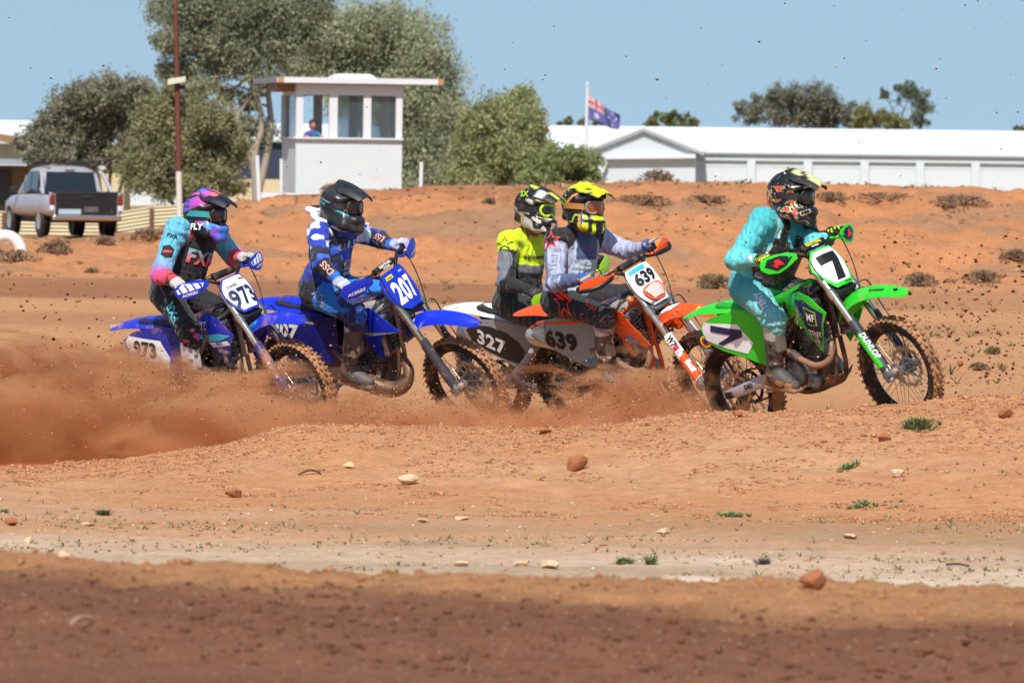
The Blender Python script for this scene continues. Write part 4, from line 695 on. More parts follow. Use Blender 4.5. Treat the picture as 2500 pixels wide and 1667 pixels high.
# ------------------------------------------------------------------ motocross bikes (local frame: x forward, y left, z up, rear axle above the origin)
WB, RF, RR = 1.48, .348, .335
FA = np.array([WB, 0, .345]); FT = np.array([1.049, 0, 1.111])
FL = np.linalg.norm(FT - FA); FU = (FT - FA) / FL; FN = np.array([FU[2], 0, -FU[0]])      # fork axis, forward normal
def on_fork(L, y, n=0.): return FA + FU * L + FN * n + np.array([0, y, 0])

M_TYRE = mat('tyre_rubber', '1b1a1a', .85, dirt=.30, dscale=14)
M_TREAD = mat('tyre_tread_caked_in_soil', '3a2a20', .9, dirt=1.05, dcol=hx('b8855c'), dscale=10)
M_TREADF = mat('front_tread_coated_in_tan_soil', '7e5a40', .9, dirt=.7, dcol=hx('b0805a'), dscale=12)
M_BLACK = mat('black_plastic', '151517', .45, dirt=.25)
M_RIM = mat('black_rim', '0d0d0f', .35, metal=.3, dirt=.22)
M_STEEL = mat('steel', 'b8b8b8', .32, metal=1., dirt=.22)
M_SPOKE = mat('spoke_steel', 'a8a49c', .3, metal=.8, dirt=.15)
M_ALU = mat('cast_aluminium', '85858a', .45, metal=.75, dirt=.28)
M_ENG = mat('engine_dark_metal', '4a4846', .5, metal=.5, dirt=.75, dcol=hx('8a6247'))
M_FORK = mat('fork_tube', 'cfc8b8', .2, metal=.95, dirt=.06)
M_PIPE = mat('dirty_exhaust_pipe', '8a6a55', .5, metal=.5, dirt=.75, dcol=hx('8f6a52'))
M_FRAME = mat('frame_paint', '2a2b2e', .45, dirt=.45)
M_AFRAME = mat('alloy_frame', '9a9a98', .45, metal=.7, dirt=.4)
M_SEAT = mat('seat_vinyl', '1c1c20', .7, dirt=.35, bmp=.3, bscale=60)
M_RUB = mat('grip_rubber', '1a1a1a', .8, dirt=.3)
M_WHITE = mat('white_sticker', 'f0f0f0', .35, dirt=.22, dscale=13)
M_INK = mat('black_sticker', '17181c', .4, dirt=.12)
M_GREY = mat('grey_sticker', '8f969e', .4, dirt=.2)
M_RED = mat('red_sticker', 'e02030', .4)
M_YEL = mat('yellow_sticker', 'f2dd1c', .4)
M_CYAN = mat('cyan_sticker', '36b6d8', .4, dirt=.15)
M_LIME = mat('lime_sticker', 'b4dc2a', .4)
M_AMBER = mat('amber_lens', 'd07a40', .15, coat=.5)
M_LENS = mat('headlight_lens', 'c8c2b8', .12, coat=1., dirt=.35, dscale=20)

_wheel = {}
def wheel_parts(front):
    "rim, tyre, tread knobs, spokes, hub, disc as mesh data, built once"
    if front in _wheel: return _wheel[front]
    Rr, w = (RF, .088) if front else (RR, .118); d = []
    b = Rr - (.078 if front else .085)
    mb = MB(); mb.lathe([(b, -.024), (b + .006, -.022), (b - .004, -.014), (b - .012, 0), (b - .004, .014), (b + .006, .022), (b, .024), (b - .014, .02), (b - .024, .006), (b - .024, -.006), (b - .014, -.02)], n=56, closed=True)
    d.append(('rim', mb, M_RIM))
    mb = MB(); mb.lathe([(b - .002, -.022), (b + .012, -w * .40), (Rr - .045, -w * .5), (Rr - .026, -w * .48), (Rr - .016, -w * .33), (Rr - .014, 0), (Rr - .016, w * .33), (Rr - .026, w * .48), (Rr - .045, w * .5), (b + .012, w * .40), (b - .002, .022)], n=64)
    d.append(('tyre', mb, M_TYRE))
    mb = MB(); n = 48 if front else 44; mb.lathe([(Rr - .0235, -w * .47), (Rr - .0145, -w * .33), (Rr - .0125, 0), (Rr - .0145, w * .33), (Rr - .0235, w * .47)], n=64)
    for i in range(n):
        for k, y in enumerate((-.5, -.22, .22, .5) if i % 2 else (-.47, 0, .47)):
            a = (i + (.18 if k % 2 else 0)) * 2 * math.pi / n; side = abs(y) > .4
            rr = Rr - (.017 if side else .007); tilt = (-1 if y > 0 else 1) * (.75 if side else .12 * (y != 0))
            ca, sa = math.cos(a), math.sin(a); er = np.array([ca, 0, sa]); et = np.array([-sa, 0, ca]); ey = np.array([0, 1., 0])
            ct, st = math.cos(tilt), math.sin(tilt); r2 = er * ct - ey * st; y2 = ey * ct + er * st
            j = 1 + .12 * math.sin(i * 7.1 + k)
            mb.box(er * rr + ey * y * w * .86, (.016 * j, .017 if not side else .015, .024), np.stack([et, y2, r2], 1))
    d.append(('tread_knobs', mb, M_TREADF if front else M_TREAD))
    mb = MB(); hr = .032 if front else .042; fl = .05 if front else .066
    for i in range(36):
        s = 1 if i % 2 else -1; a0 = (i // 2) * 2 * math.pi / 18 + (.17 if s > 0 else 0); tw = .62 * (1 if (i // 2) % 2 else -1); a1 = a0 + tw * .75
        mb.tube([(fl * math.cos(a0), s * .036, fl * math.sin(a0)), ((b - .02) * math.cos(a1), s * .004, (b - .02) * math.sin(a1))], .0024, 5, caps=False)
    d.append(('spokes', mb, M_SPOKE))
    mb = MB(); mb.lathe([(.012, -.075), (hr * .8, -.072), (hr, -.05), (fl, -.042), (fl, -.034), (hr * .85, -.026), (hr * .8, .026), (fl, .034), (fl, .042), (hr, .05), (hr * .8, .072), (.012, .075)], n=24)
    d.append(('hub', mb, M_ALU))
    mb = MB(); y = .06 if front else -.06; ro, ri = (.135, .108) if front else (.12, .095); N = 48; V = []; 
    prof = [(ri, y - .002), (ri, y + .002), (ro, y + .002), (ro, y - .002)]
    for i, (r, h) in enumerate(prof):
        a = np.arange(N) * 2 * math.pi / N; q = r + (.006 * np.sign(np.sin(a * 12)) if r > ri else .004 * np.sign(np.sin(a * 12)))
        V.append(np.stack([q * np.cos(a), np.full(N, h), q * np.sin(a)], 1))
    mb.add(np.concatenate(V), [(i * N + j, i * N + (j + 1) % N, ((i + 1) % 4) * N + (j + 1) % N, ((i + 1) % 4) * N + j) for i in range(4) for j in range(N)])
    for i in range(6):
        a = i * math.pi / 3; mb.tube([(.04 * math.cos(a), y, .04 * math.sin(a)), ((ri + .004) * math.cos(a + .3), y, (ri + .004) * math.sin(a + .3))], .005, 5)
    d.append(('brake_disc', mb, M_STEEL))
    if not front:
        mb = MB(); a = np.arange(96) * 2 * math.pi / 96; rr = .112 + .006 * np.sin(a * 48)
        for ro_, ri_ in ((rr, .092),):
            for yy in (.058, .064):
                pass
        V = np.concatenate([np.stack([r * np.cos(a), np.full(96, h), r * np.sin(a)], 1) for r, h in ((.09 + 0 * a, .058), (.09 + 0 * a, .064), (rr, .064), (rr, .058))])
        mb.add(V, [(i * 96 + j, i * 96 + (j + 1) % 96, ((i + 1) % 4) * 96 + (j + 1) % 96, ((i + 1) % 4) * 96 + j) for i in range(4) for j in range(96)])
        for i in range(6):
            t = i * math.pi / 3; mb.tube([(.045 * math.cos(t), .06, .045 * math.sin(t)), (.094 * math.cos(t), .06, .094 * math.sin(t))], .006, 5)
        d.append(('sprocket', mb, M_RIM))
    _wheel[front] = d; return d

def make_bike(cfg):
    pos, (yaw, pitch, lean, steer), scl = cfg['pos'], [R(q) for q in cfg['rot']], cfg.get('scale', 1.)
    P = mat(cfg['name'] + '_plastic', cfg['col'], .34, dirt=cfg.get('dirt', .18), var=.12, coat=.25, dscale=7)
    P2 = mat(cfg['name'] + '_second_plastic', cfg['col2'], .38, dirt=cfg.get('dirt', .18), var=.1, dscale=7)
    Rl = Matrix.Rotation(yaw, 3, 'Z') @ Matrix.Rotation(-pitch, 3, 'Y') @ Matrix.Rotation(lean, 3, 'X')
    Mw = np.eye(4); Mw[:3, :3] = RM @ np.array(Rl) * scl; Mw[:3, 3] = c2w(pos)
    root = empty('motocross_bike', m=Matrix([list(map(float, r)) for r in Mw])); tag(root, cfg['label'], 'motorcycle', 'motocross bikes racing round the bend')
    A = np.array(Matrix.Rotation(steer, 3, Vector(FU))); S = np.eye(4); S[:3, :3] = A; pv = FA - FN * .03; S[:3, 3] = pv - A @ pv
    ang = math.degrees(math.atan2(FU[2], FU[0]))
    # wheels
    for front in (True, False):
        c = FA if front else np.array([0, 0, .335]); par = None
        for nm, mb, mt in wheel_parts(front):
            T = np.eye(4); T[:3, 3] = c
            o = mb.build(('front_wheel' if front else 'rear_wheel') if nm == 'rim' else nm, mt, par or root, 35, (S @ T) if front else T)
            if par is None: par = o
    # fork
    for s in (-1, 1):
        mb = MB(); q = lambda L, n=0.: on_fork(L, s * .1, n)
        mb.tube([q(.36), q(.37), q(FL * .985), q(FL)], [.026, .0265, .0265, .022], 16)
        mb.tube([q(.60), q(.66)], .033, 16); mb.tube([q(FL - .06), q(FL - .01)], .032, 16)
        mb.tube([q(.02), q(.37)], .022, 14)
        leg = mb.build('fork_leg', M_FORK, root, 35, S)
        mb = MB(); mb.tube([q(-.04, -.02), q(.07, -.005)], [.03, .026], 12); mb.tube([FA + (0, s * .075, 0), FA + (0, s * .14, 0)], [.03, .026], 14)
        mb.build('axle_clamp', M_ALU, leg, 40, S)
        sfg = lambda a, b, off, s=s: np.stack([on_fork(0, 0)[0] + FU[0] * b + FN[0] * (.036 + off - 9 * a * a) + 0 * a, s * (.1) + a, FA[2] + FU[2] * b + FN[2] * (.036 + off - 9 * a * a)], -1)
        gw = .034
        gp = [(-gw * .8, .03), (gw * .8, .03), (gw, .10), (gw, .36), (gw * .7, .42), (-gw * .7, .42), (-gw, .36), (-gw, .10)]
        # wraps outwards round the leg: half shell
        def sfo(a, b, off, s=s):
            th = a / .036; r = .036 + off
            return np.stack([FA[0] + FU[0] * b + FN[0] * r * np.cos(th), s * (.1) + s * r * np.sin(th), FA[2] + FU[2] * b + FN[2] * r * np.cos(th)], -1)
        ga = .036
        poly = [(-ga * 1.0, .06), (ga * 1.9, .03), (ga * 2.1, .09), (ga * 2.0, .37), (ga * 1.2, .42), (-ga * .7, .42), (-ga * 1.0, .36)]
        g = panel(poly, sfo, .004, .02).build('fork_guard', cfg['guard'], leg, 50, S)
        if s < 0 and cfg.get('guard_deco'): cfg['guard_deco'](sfo, leg, S, ga)
    mb = MB()
    for L, hh in ((.63, .04), (FL - .035, .035)):
        c = on_fork(L, 0, -.012); mb.box(c, (.085, .215, hh), np.stack([FN, [0, 1, 0], FU], 1), .008)
    mb.tube([on_fork(.62, 0, -.03), on_fork(FL, 0, -.03)], .03, 14)
    mb.box(on_fork(FL + .03, 0, -.02), (.06, .11, .05), np.stack([FN, [0, 1, 0], FU], 1), .008)
    mb.build('triple_clamp', cfg.get('clamp', M_BLACK), root, 40, S)
    # bars
    H = lambda y: np.array([np.interp(abs(y), [0, .07, .16, .25, .41], [1.03, 1.03, .985, .945, .888]), y, np.interp(abs(y), [0, .07, .16, .25, .41], [1.155, 1.155, 1.205, 1.207, 1.188])])
    hb = MB().tube(catmull([H(y) for y in (-.41, -.30, -.22, -.15, -.07, 0, .07, .15, .22, .30, .41)], 4), .0135, 12).build('handlebar', cfg.get('bar', M_BLACK), root, 60, S)
    MB().tube([H(-.15) + (.0, 0, .004), H(.15) + (.0, 0, .004)], .008, 8).build('crossbar', M_BLACK, hb, 60, S)
    pc = H(.15) + (.008, -.15, .008)
    MB().box(pc, (.05, .21, .045), np.stack([FN, [0, 1, 0], FU], 1), .012).build('bar_pad', M_BLACK, hb, 40, S)
    sfp = lambda a, b, off: pc + np.outer(a, [0, 1, 0]) + np.outer(b, FU) + FN * (.0255 + off)
    for t, c, h, mt in cfg.get('pad_text', []): decal_text(t, c, h, sfp, mt, hb, 'pad_lettering', bold=.03, m=S)
    for s in (-1, 1):
        MB().tube([H(s * .27), H(s * .29), H(s * .405), H(s * .41)], [.0165, .0175, .0175, .021], 12).build('grip', M_RUB, hb, 50, S)
        MB().tube(catmull([H(s * .21) + (.02, 0, -.01), H(s * .25) + (.05, 0, -.01), H(s * .33) + (.07, 0, -.012), H(s * .40) + (.055, 0, -.014)], 4), .006, 7).tube([H(s * .2), H(s * .24)], .02, 10).tube([H(s * .2) + (.02, 0, .01), H(s * .245) + (.028, 0, .012)], .016, 8).build('lever', M_ALU if s < 0 else M_BLACK, hb, 50, S)
        # hand guard
        def sfh(a, b, off, s=s):
            y = .225 + a; c = .075 + 1.15 * np.maximum(0, a - .05) ** 2 * 1.6
            x = np.interp(y, [.16, .25, .41], [.985, .945, .888]) + .088 - 1.5 * np.maximum(0, a - .06) ** 2 + off - 2.0 * b * b
            return np.stack([x, s * y + 0 * x, 1.19 + b + 0 * x], -1)
        hp = cfg.get('hand_poly', [(-.03, .022), (.02, .045), (.10, .058), (.165, .052), (.195, .022), (.196, -.012), (.16, -.05), (.10, -.064), (.05, -.05), (-.03, -.012)])
        hg = panel(hp, sfh, .005, .03).tube(catmull([H(s * .17) + (.01, 0, 0), H(s * .19) + (.06, 0, -.004), H(s * .25) + (.085, 0, -.004)], 4), .010, 8).build('hand_guard', cfg['hguard'], root, 45, S)
        for d in cfg.get('hguard_deco', []): d(sfh, hg, S, s)
        if cfg.get('hguard_bar'):
            MB().tube(catmull([H(s * .16) + (.015, 0, -.005), H(s * .24) + (.10, 0, -.02), H(s * .36) + (.12, 0, -.02), H(s * .43) + (.05, 0, -.01), H(s * .42)], 5), .0115, 8, flat=1.5).build('guard_bar', M_BLACK, hg, 60, S)
    # cables
    mb = MB()
    for s, e in ((-1, .33), (1, .38)):
        mb.tube(catmull([H(s * .2) + (.03, 0, .005), H(s * .15) + (.09, 0, .05), on_fork(.93, s * .165, .09), on_fork(.76, s * .15, .06), on_fork(.56, s * .07, .045)], 6), .0042, 6)
    mb.tube(catmull([on_fork(.62, .06, .06), on_fork(.60, .13, .09), on_fork(.45, .15, .05), on_fork(.2, .15, .03), on_fork(.05, .10, .02)], 6), .005, 6)
    mb.build('cables', M_BLACK, root, 60, S)
    # number plate
    pcn = np.array([1.128, 0, 1.052]) + FN * .018
    sfn = lambda a, b, off: pcn + np.outer(a, [0, 1, 0]) + np.outer(b, FU) + np.outer(off - 2.2 * a * a, FN)
    ps_ = cfg.get('plate_scale', 1.12); pp = cfg.get('plate_poly', [(-.075, .14), (.075, .14), (.11, .09), (.125, .03), (.10, -.06), (.062, -.135), (-.062, -.135), (-.10, -.06), (-.125, .03), (-.11, .09)])
    pp = [(a * ps_, b * 1.04) for a, b in pp]; pl = panel(pp, sfn, .006, .03).build('number_plate', cfg['plate_base'], root, 45, S)
    if cfg.get('plate_face') is not None:
        sc_ = cfg.get('plate_in', (.9, .86, .008))
        decal_poly([(a * sc_[0], b * sc_[1] + sc_[2]) for a, b in pp], sfn, cfg['plate_face'], pl, 'plate_face', .002, .03, S)
    for t, c, h, w, mt, bold, shear in cfg['plate_text']: decal_text(t, c, h, sfn, mt, pl, 'plate_lettering', width=w, bold=bold, shear=shear, off=.005, m=S)
    for d in cfg.get('plate_deco', []): d(sfn, pl, S, root)
    # front fender
    k = catmull([(1.12, 0, .80), (1.20, 0, .85), (1.33, 0, .888), (1.48, 0, .898), (1.63, 0, .882), (1.765, 0, .842)], 5); n = len(k); G = []
    for i, p in enumerate(k):
        t = i / (n - 1); hw = np.interp(t, [0, .15, .4, .75, .93, 1], [.06, .08, .088, .078, .058, .026]); dr = np.interp(t, [0, .2, .45, 1], [.10, .098, .072, .03])
        G.append([(p[0] - .02 * abs(a) ** 3, a * hw, p[2] - dr * abs(a) ** 2.4 + .006 * max(0, 1 - abs(a) * 3)) for a in np.linspace(-1, 1, 13)])
    ff = MB().sheet(G, .004).build('front_fender', P, root, 45, S)
    Gn = np.array(G)
    def sff(a, b, off):       # a: arc along fender 0..1, b: across -1..1 (right side negative)
        x = np.clip(a, 0, 1) * (Gn.shape[0] - 1); y = (np.clip(b, -1, 1) + 1) / 2 * (Gn.shape[1] - 1)
        i = np.clip(x.astype(int), 0, Gn.shape[0] - 2); j = np.clip(y.astype(int), 0, Gn.shape[1] - 2); fx = (x - i)[:, None]; fy = (y - j)[:, None]
        q = Gn[i, j] * (1 - fx) * (1 - fy) + Gn[i + 1, j] * fx * (1 - fy) + Gn[i, j + 1] * (1 - fx) * fy + Gn[i + 1, j + 1] * fx * fy
        return q + np.array([0, 0, 1.]) * (off + .002) + np.stack([0 * a, np.sign(b) * .002 * np.abs(b), 0 * a], -1)
    for d in cfg.get('fender_deco', []): d(sff, ff, S)
    # frame
    fm = cfg.get('frame', M_FRAME); mb = MB()
    mb.tube([(1.03, 0, .86), (.985, 0, 1.06)], .034, 14)
    for s in (-1, 1):
        mb.tube(catmull([(1.02, s * .035, .95), (.86, s * .085, .86), (.70, s * .10, .70), (.60, s * .09, .52), (.565, s * .085, .36)], 5), [.03] * 21, 10, flat=.6)
        mb.tube(catmull([(.985, s * .03, .60), (.955, s * .045, .42), (.88, s * .06, .315), (.70, s * .075, .285), (.56, s * .08, .31)], 5), .016, 10)
        mb.tube([(.66, s * .06, .84), (.30, s * .05, .88), (.02, s * .04, .87)], .012, 8); mb.tube([(.60, s * .08, .56), (.15, s * .05, .85)], .011, 8)
    mb.tube([(1.01, 0, .88), (.985, 0, .60)], .025, 10)
    mb.build('frame', fm, root, 50)
    # engine
    I3 = np.eye(3); b_ = Blob()
    b_.box((.72, 0, .40), I3, (.15, .095, .10), .04, .03).box((.62, 0, .44), I3, (.10, .09, .10), .04, .03).box((.76, 0, .33), I3, (.13, .07, .04), .02, .02)
    V, Q = b_.mesh(.012); eng = mesh_obj('engine', V, Q, M_ENG, root, 180)
    t = R(8); RMc = np.array([[math.cos(t), 0, math.sin(t)], [0, 1, 0], [-math.sin(t), 0, math.cos(t)]])
    mb = MB(); mb.box((.79, 0, .535), (.13, .13, .15), RMc, .015); mb.box((.805, 0, .645), (.15, .15, .09), RMc, .02); mb.box((.812, 0, .70), (.12, .12, .03), RMc, .012)
    for i in range(5): mb.box((.79, 0, .49 + i * .025), (.145, .148, .006), RMc)
    mb.build('cylinder', M_ALU, eng, 40)
    mb = MB(); mb.lathe([(.0, -.155), (.055, -.155), (.078, -.146), (.088, -.125), (.09, -.09)], (.665, 0, .435), n=28)
    mb.lathe([(.0, -.14), (.035, -.14), (.05, -.125), (.055, -.09)], (.80, 0, .36), n=20)
    for i in range(6):
        a = i * math.pi / 3; mb.tube([(.665 + .082 * math.cos(a), -.10, .435 + .082 * math.sin(a)), (.665 + .082 * math.cos(a), -.142, .435 + .082 * math.sin(a))], .008, 8)
    mb.build('clutch_cover', M_ALU, eng, 40)
    mb = MB(); mb.lathe([(0, .135), (.05, .135), (.07, .12), (.075, .08)], (.78, 0, .40), n=24); mb.build('ignition_cover', M_ALU, eng, 40)
    mb = MB(); mb.tube(catmull([(.66, -.03, .60), (.60, -.03, .64), (.52, -.02, .66)], 4), [.03] * 9, 12).box((.62, -.03, .62), (.07, .07, .08), None, .01); mb.build('throttle_body', M_BLACK, eng, 40)
    mb = MB(); mb.tube(catmull([(.70, -.13, .50), (.78, -.12, .54), (.86, -.09, .60), (.93, -.08, .66)], 5), .011, 8).tube(catmull([(.78, -.12, .37), (.86, -.10, .42), (.93, -.09, .55), (.95, -.10, .64)], 5), .011, 8).tube(catmull([(.60, -.1, .5), (.66, -.12, .62), (.80, -.1, .74), (.9, -.09, .83)], 5), .008, 8); mb.build('coolant_hose', M_BLACK, eng, 60)
    # guard below the engine
    skp = MB(); skp.sheet([[(x, y, z + .03 * (abs(y) / .11) ** 2) for y in np.linspace(-.11, .11, 7)] for x, z in ((.945, .36), (.91, .315), (.84, .285), (.72, .27), (.58, .275))], .005)
    skp.build('skid_plate', M_ENG, root, 50)
    # radiators
    for s in (-1, 1):
        mb = MB(); mb.box((.985, s * .115, .745), (.035, .11, .24), None, .006)
        for i in range(11): mb.box((1.008, s * .115, .645 + i * .02), (.014, .10, .005))
        mb.box((.985, s * .115, .875), (.045, .115, .03), None, .008); mb.box((.985, s * .115, .615), (.045, .115, .03), None, .008)
        rad = mb.build('radiator', M_ALU, root, 40)
        mb = MB()
        for i in range(8): mb.box((1.03, s * .115, .645 + i * .028), (.014, .115, .006), np.array([[.8, 0, .6], [0, 1, 0], [-.6, 0, .8]]))
        for q in (-.055, 0, .055): mb.box((1.03, s * .115 + q, .745), (.012, .006, .23))
        mb.build('radiator_louvre', M_BLACK, rad, 0)
    # tank, seat
    def ring(x, hw, zt, zb, e=2.6, n=18):
        a = np.linspace(0, 2 * math.pi, n, endpoint=False); c, s_ = np.cos(a), np.sin(a); zc, hz = (zt + zb) / 2, (zt - zb) / 2
        return np.stack([np.full(n, x), hw * np.sign(c) * np.abs(c) ** (2 / e), zc + hz * np.sign(s_) * np.abs(s_) ** (2 / e)], 1)
    mb = MB(); mb.loft([ring(.99, .05, .93, .80), ring(.96, .085, .965, .72), ring(.88, .105, .98, .68), ring(.78, .10, .965, .70), ring(.68, .085, .93, .74), ring(.62, .06, .90, .78)]); mb.build('fuel_tank', cfg.get('tank', M_BLACK), root, 60)
    mb = MB(); mb.tube([(.865, 0, .97), (.865, 0, .995)], .03, 14); mb.build('fuel_cap', M_BLACK, root, 40)
    mb = MB(); mb.loft([ring(.93, .03, .985, .95), ring(.88, .055, .995, .93), ring(.75, .072, .965, .86), ring(.55, .08, .92, .82), ring(.35, .088, .91, .83), ring(.15, .085, .922, .85), ring(.03, .07, .928, .875), ring(-.02, .04, .918, .89)]); mb.build('seat', cfg['seat'], root, 60)
    # shrouds
    for s in (-1, 1):
        def sfs(a, b, off, s=s):
            y = .088 + .10 * sstep(.62, 1.08, a) - .22 * np.maximum(0, .74 - b) * sstep(.75, .95, a) ** .5 - .10 * np.maximum(0, b - .84) - .02 * sstep(.8, .6, a) + off
            return np.stack([a, s * y, b], -1)
        sh = panel(cfg.get('shroud', [(.60, .84), (.72, .915), (.90, .955), (1.03, .915), (1.157, .802), (1.10, .735), (1.02, .60), (.965, .535), (.92, .62), (.86, .71), (.74, .765), (.62, .79)]), sfs, .006, .035).build('shroud', P, root, 35)
        for d in cfg.get('shroud_deco', []): d(sfs, sh, s)
        if cfg.get('shroud2'):
            o = panel(cfg['shroud2'], lambda a, b, off, s=s: sfs(a, b, off + .012), .006, .035).build('shroud_wing', P2, root, 35)
        # side panels
        def sfd(a, b, off, s=s):
            y = .158 + .02 * np.sin(np.clip((a + .1) / .6, 0, 1) * math.pi) - .10 * np.maximum(0, b - .76) - .25 * np.maximum(0, a - .40) + off
            return np.stack([a, s * y, b], -1)
        sd = panel(cfg.get('side', [(.56, .84), (.30, .885), (.06, .865), (-.075, .81), (-.05, .715), (.10, .64), (.30, .575), (.46, .50), (.53, .56), (.55, .70)]), sfd, .006, .035).build('side_panel', cfg.get('sidemat', P), root, 35)
        if cfg.get('side_face'): decal_poly(cfg['side_face'][0], sfd, cfg['side_face'][1], sd, 'number_field', .003)
        for t, c, h, w, mt, bold, shear, an in cfg['side_text']:
            decal_text(t, c, h, sfd, mt, sd, 'side_lettering', ang=an * 1, width=w, bold=bold, shear=shear, off=.006) if s < 0 else decal_text(t, c, h, sfd, mt, sd, 'side_lettering', ang=an, width=w, bold=bold, shear=shear, off=.006, flip=True)
        for d in cfg.get('side_deco', []): d(sfd, sd, s)
    # inner air box
    mb = MB(); mb.loft([ring(.56, .07, .84, .50), ring(.40, .09, .86, .52), ring(.2, .095, .87, .66), ring(.05, .07, .87, .78)]); mb.build('air_box', M_BLACK, root, 50)
    # rear fender
    k = catmull([(.42, 0, .90), (.25, 0, .925), (.08, 0, .925), (-.10, 0, .915), (-.26, 0, .888), (-.37, 0, .857)], 5); n = len(k); G = []
    for i, p in enumerate(k):
        t = i / (n - 1); hw = np.interp(t, [0, .3, .6, .85, 1], [.095, .10, .085, .055, .018]); dr = np.interp(t, [0, .4, .8, 1], [.075, .06, .03, .01])
        G.append([(p[0], a * hw, p[2] - dr * abs(a) ** 2.2) for a in np.linspace(-1, 1, 11)])
    rf = MB().sheet(G, .004).build('rear_fender', cfg.get('rear', P), root, 45)
    for d in cfg.get('rear_deco', []): d(np.array(G), rf)
    mb = MB(); mb.sheet([[(x, y, z) for y in np.linspace(-.05, .05, 5)] for x, z in ((-.02, .88), (.08, .76), (.22, .68), (.36, .56))], .004); mb.build('mud_guard', M_BLACK, root, 50)
    # exhaust
    if cfg.get('two_stroke'):
        c = catmull([(.85, .0, .57), (.95, .0, .53), (1.03, -.03, .44), (1.02, -.085, .355), (.93, -.13, .325), (.80, -.15, .36), (.68, -.15, .44), (.58, -.14, .545), (.48, -.12, .60)], 6)
        tt = np.linspace(0, 1, len(c)); rr = np.interp(tt, [0, .12, .3, .45, .6, .72, .85, 1], [.023, .027, .042, .056, .064, .06, .036, .018]); pm = cfg.get('pipe', M_PIPE)
        MB().tube(c, rr, 18).build('expansion_chamber', pm, root, 60)
        c = catmull([(.50, -.12, .60), (.38, -.115, .66), (.2, -.105, .69), (-.10, -.105, .735)], 5); MB().tube(c, np.interp(np.linspace(0, 1, len(c)), [0, .25, .35, .97, 1], [.018, .02, .042, .046, .03]), 16).build('silencer', cfg.get('sil', M_ALU), root, 50)
    else:
        c = catmull([(.86, -.03, .655), (.94, -.045, .64), (1.00, -.075, .565), (.985, -.115, .485), (.90, -.15, .465), (.80, -.155, .505), (.71, -.15, .555), (.58, -.13, .60), (.42, -.12, .635)], 6)
        MB().tube(c, .0215, 14).build('exhaust_header', cfg.get('pipe', M_PIPE), root, 60)
        MB().tube([(.76, -.153, .525), (.70, -.15, .56)], .031, 14).tube([(.60, -.135, .594), (.56, -.128, .606)], .028, 14).build('heat_shield', M_ENG, root, 40)
        a = np.array([.40, -.095, .615]); e = np.array([-.165, -.105, .735]); dd = e - a
        rings = []; up = nrm(np.cross(dd, [0, 1, 0])); n = 18
        for t, q in ((0, .026), (.08, .045), (.16, .056), (.82, .060), (.84, .061), (.97, .048), (1, .036)):
            th = np.arange(n) * 2 * math.pi / n; rr = q * (1 + .05 * np.cos(6 * th)); rings.append(a + dd * t + np.outer(rr * np.cos(th) * .82, [0, 1, 0]) + np.outer(rr * np.sin(th) * 1.12, up))
        MB().loft(rings[:5]).build('silencer', cfg.get('sil', M_ALU), root, 50); so_ = MB().loft(rings[4:]).build('silencer_end_cap', cfg.get('silcap', M_BLACK), root, 50)
        if cfg.get('sil_deco'): cfg['sil_deco'](a, dd, up, root)
    # swing arm
    for s in (-1, 1):
        mb = MB(); rg = []
        for x, z, hh, ww in ((.58, .415, .045, .03), (.45, .41, .045, .032), (.25, .385, .04, .026), (.08, .352, .036, .024), (-.02, .338, .030, .024), (-.055, .335, .018, .02)):
            y = s * np.interp(x, [-.05, .3, .58], [.118, .11, .085]); rg.append([(x, y + a * ww / 2, z + b * hh) for a, b in ((-1, -.8), (-.6, -1), (.6, -1), (1, -.8), (1, .8), (.6, 1), (-.6, 1), (-1, .8))])
        mb.loft(rg); sw = mb.build('swing_arm', cfg.get('swing', M_AFRAME), root, 40)
        mb = MB(); mb.tube([(0, s * .09, .335), (0, s * .145, .335)], [.02, .017], 12).box((-.01, s * .135, .335), (.07, .006, .045), None, .004); mb.build('axle_block', M_BLACK, sw, 40)
        if s < 0: decal_text(cfg.get('swing_text', ''), (.19, .377), .034, lambda a, b, off: np.stack([a, -(np.interp(a, [-.05, .3, .58], [.118, .11, .085]) + .0145 + off), b], -1), M_INK, sw, 'swing_arm_lettering', ang=8, bold=.04) if cfg.get('swing_text') else None
        mb = MB(); mb.box((.50, s * .20, .355), (.06, .095, .018), None, .004).tube([(.52, s * .09, .37), (.50, s * .17, .36)], .013, 8); mb.build('foot_peg', M_STEEL, root, 40)
    mb = MB()
    for z0, z1 in ((.447, .46), (.223, .345)): mb.tube([(0, .061, z0), (.60, .061, z1)], .007, 6)
    mb.build('chain', M_ENG, root, 60)
    mb = MB(); mb.tube(catmull([(.52, -.10, .335), (.62, -.13, .315), (.72, -.15, .33), (.77, -.165, .345)], 4), .008, 8).box((.775, -.17, .347), (.035, .03, .012), None, .003); mb.build('brake_pedal', M_STEEL, root, 40)
    mb = MB(); mb.tube([(.50, 0, .48), (.60, 0, .84)], .02, 10); cl = [(.505 + .085 * t, 0, .52 + .26 * t) for t in np.linspace(0, 1, 70)]
    mb.tube([np.array(p) + .033 * np.array([.9 * math.cos(i * .63), math.sin(i * .63), -.2 * math.cos(i * .63)]) for i, p in enumerate(cl)], .006, 5); mb.build('rear_shock', cfg.get('spring', M_STEEL), root, 60)
    for d in cfg.get('extra', []): d(root, S)
    return {'root': root, 'M': np.array(root.matrix_world), 'S': S, 'H': H}

def bl(b, p, steer=False):
    "a point of the bike's own frame in the world"
    p = np.append(np.asarray(p, float), 1.)
    return (b['M'] @ (b['S'] @ p if steer else p))[:3]

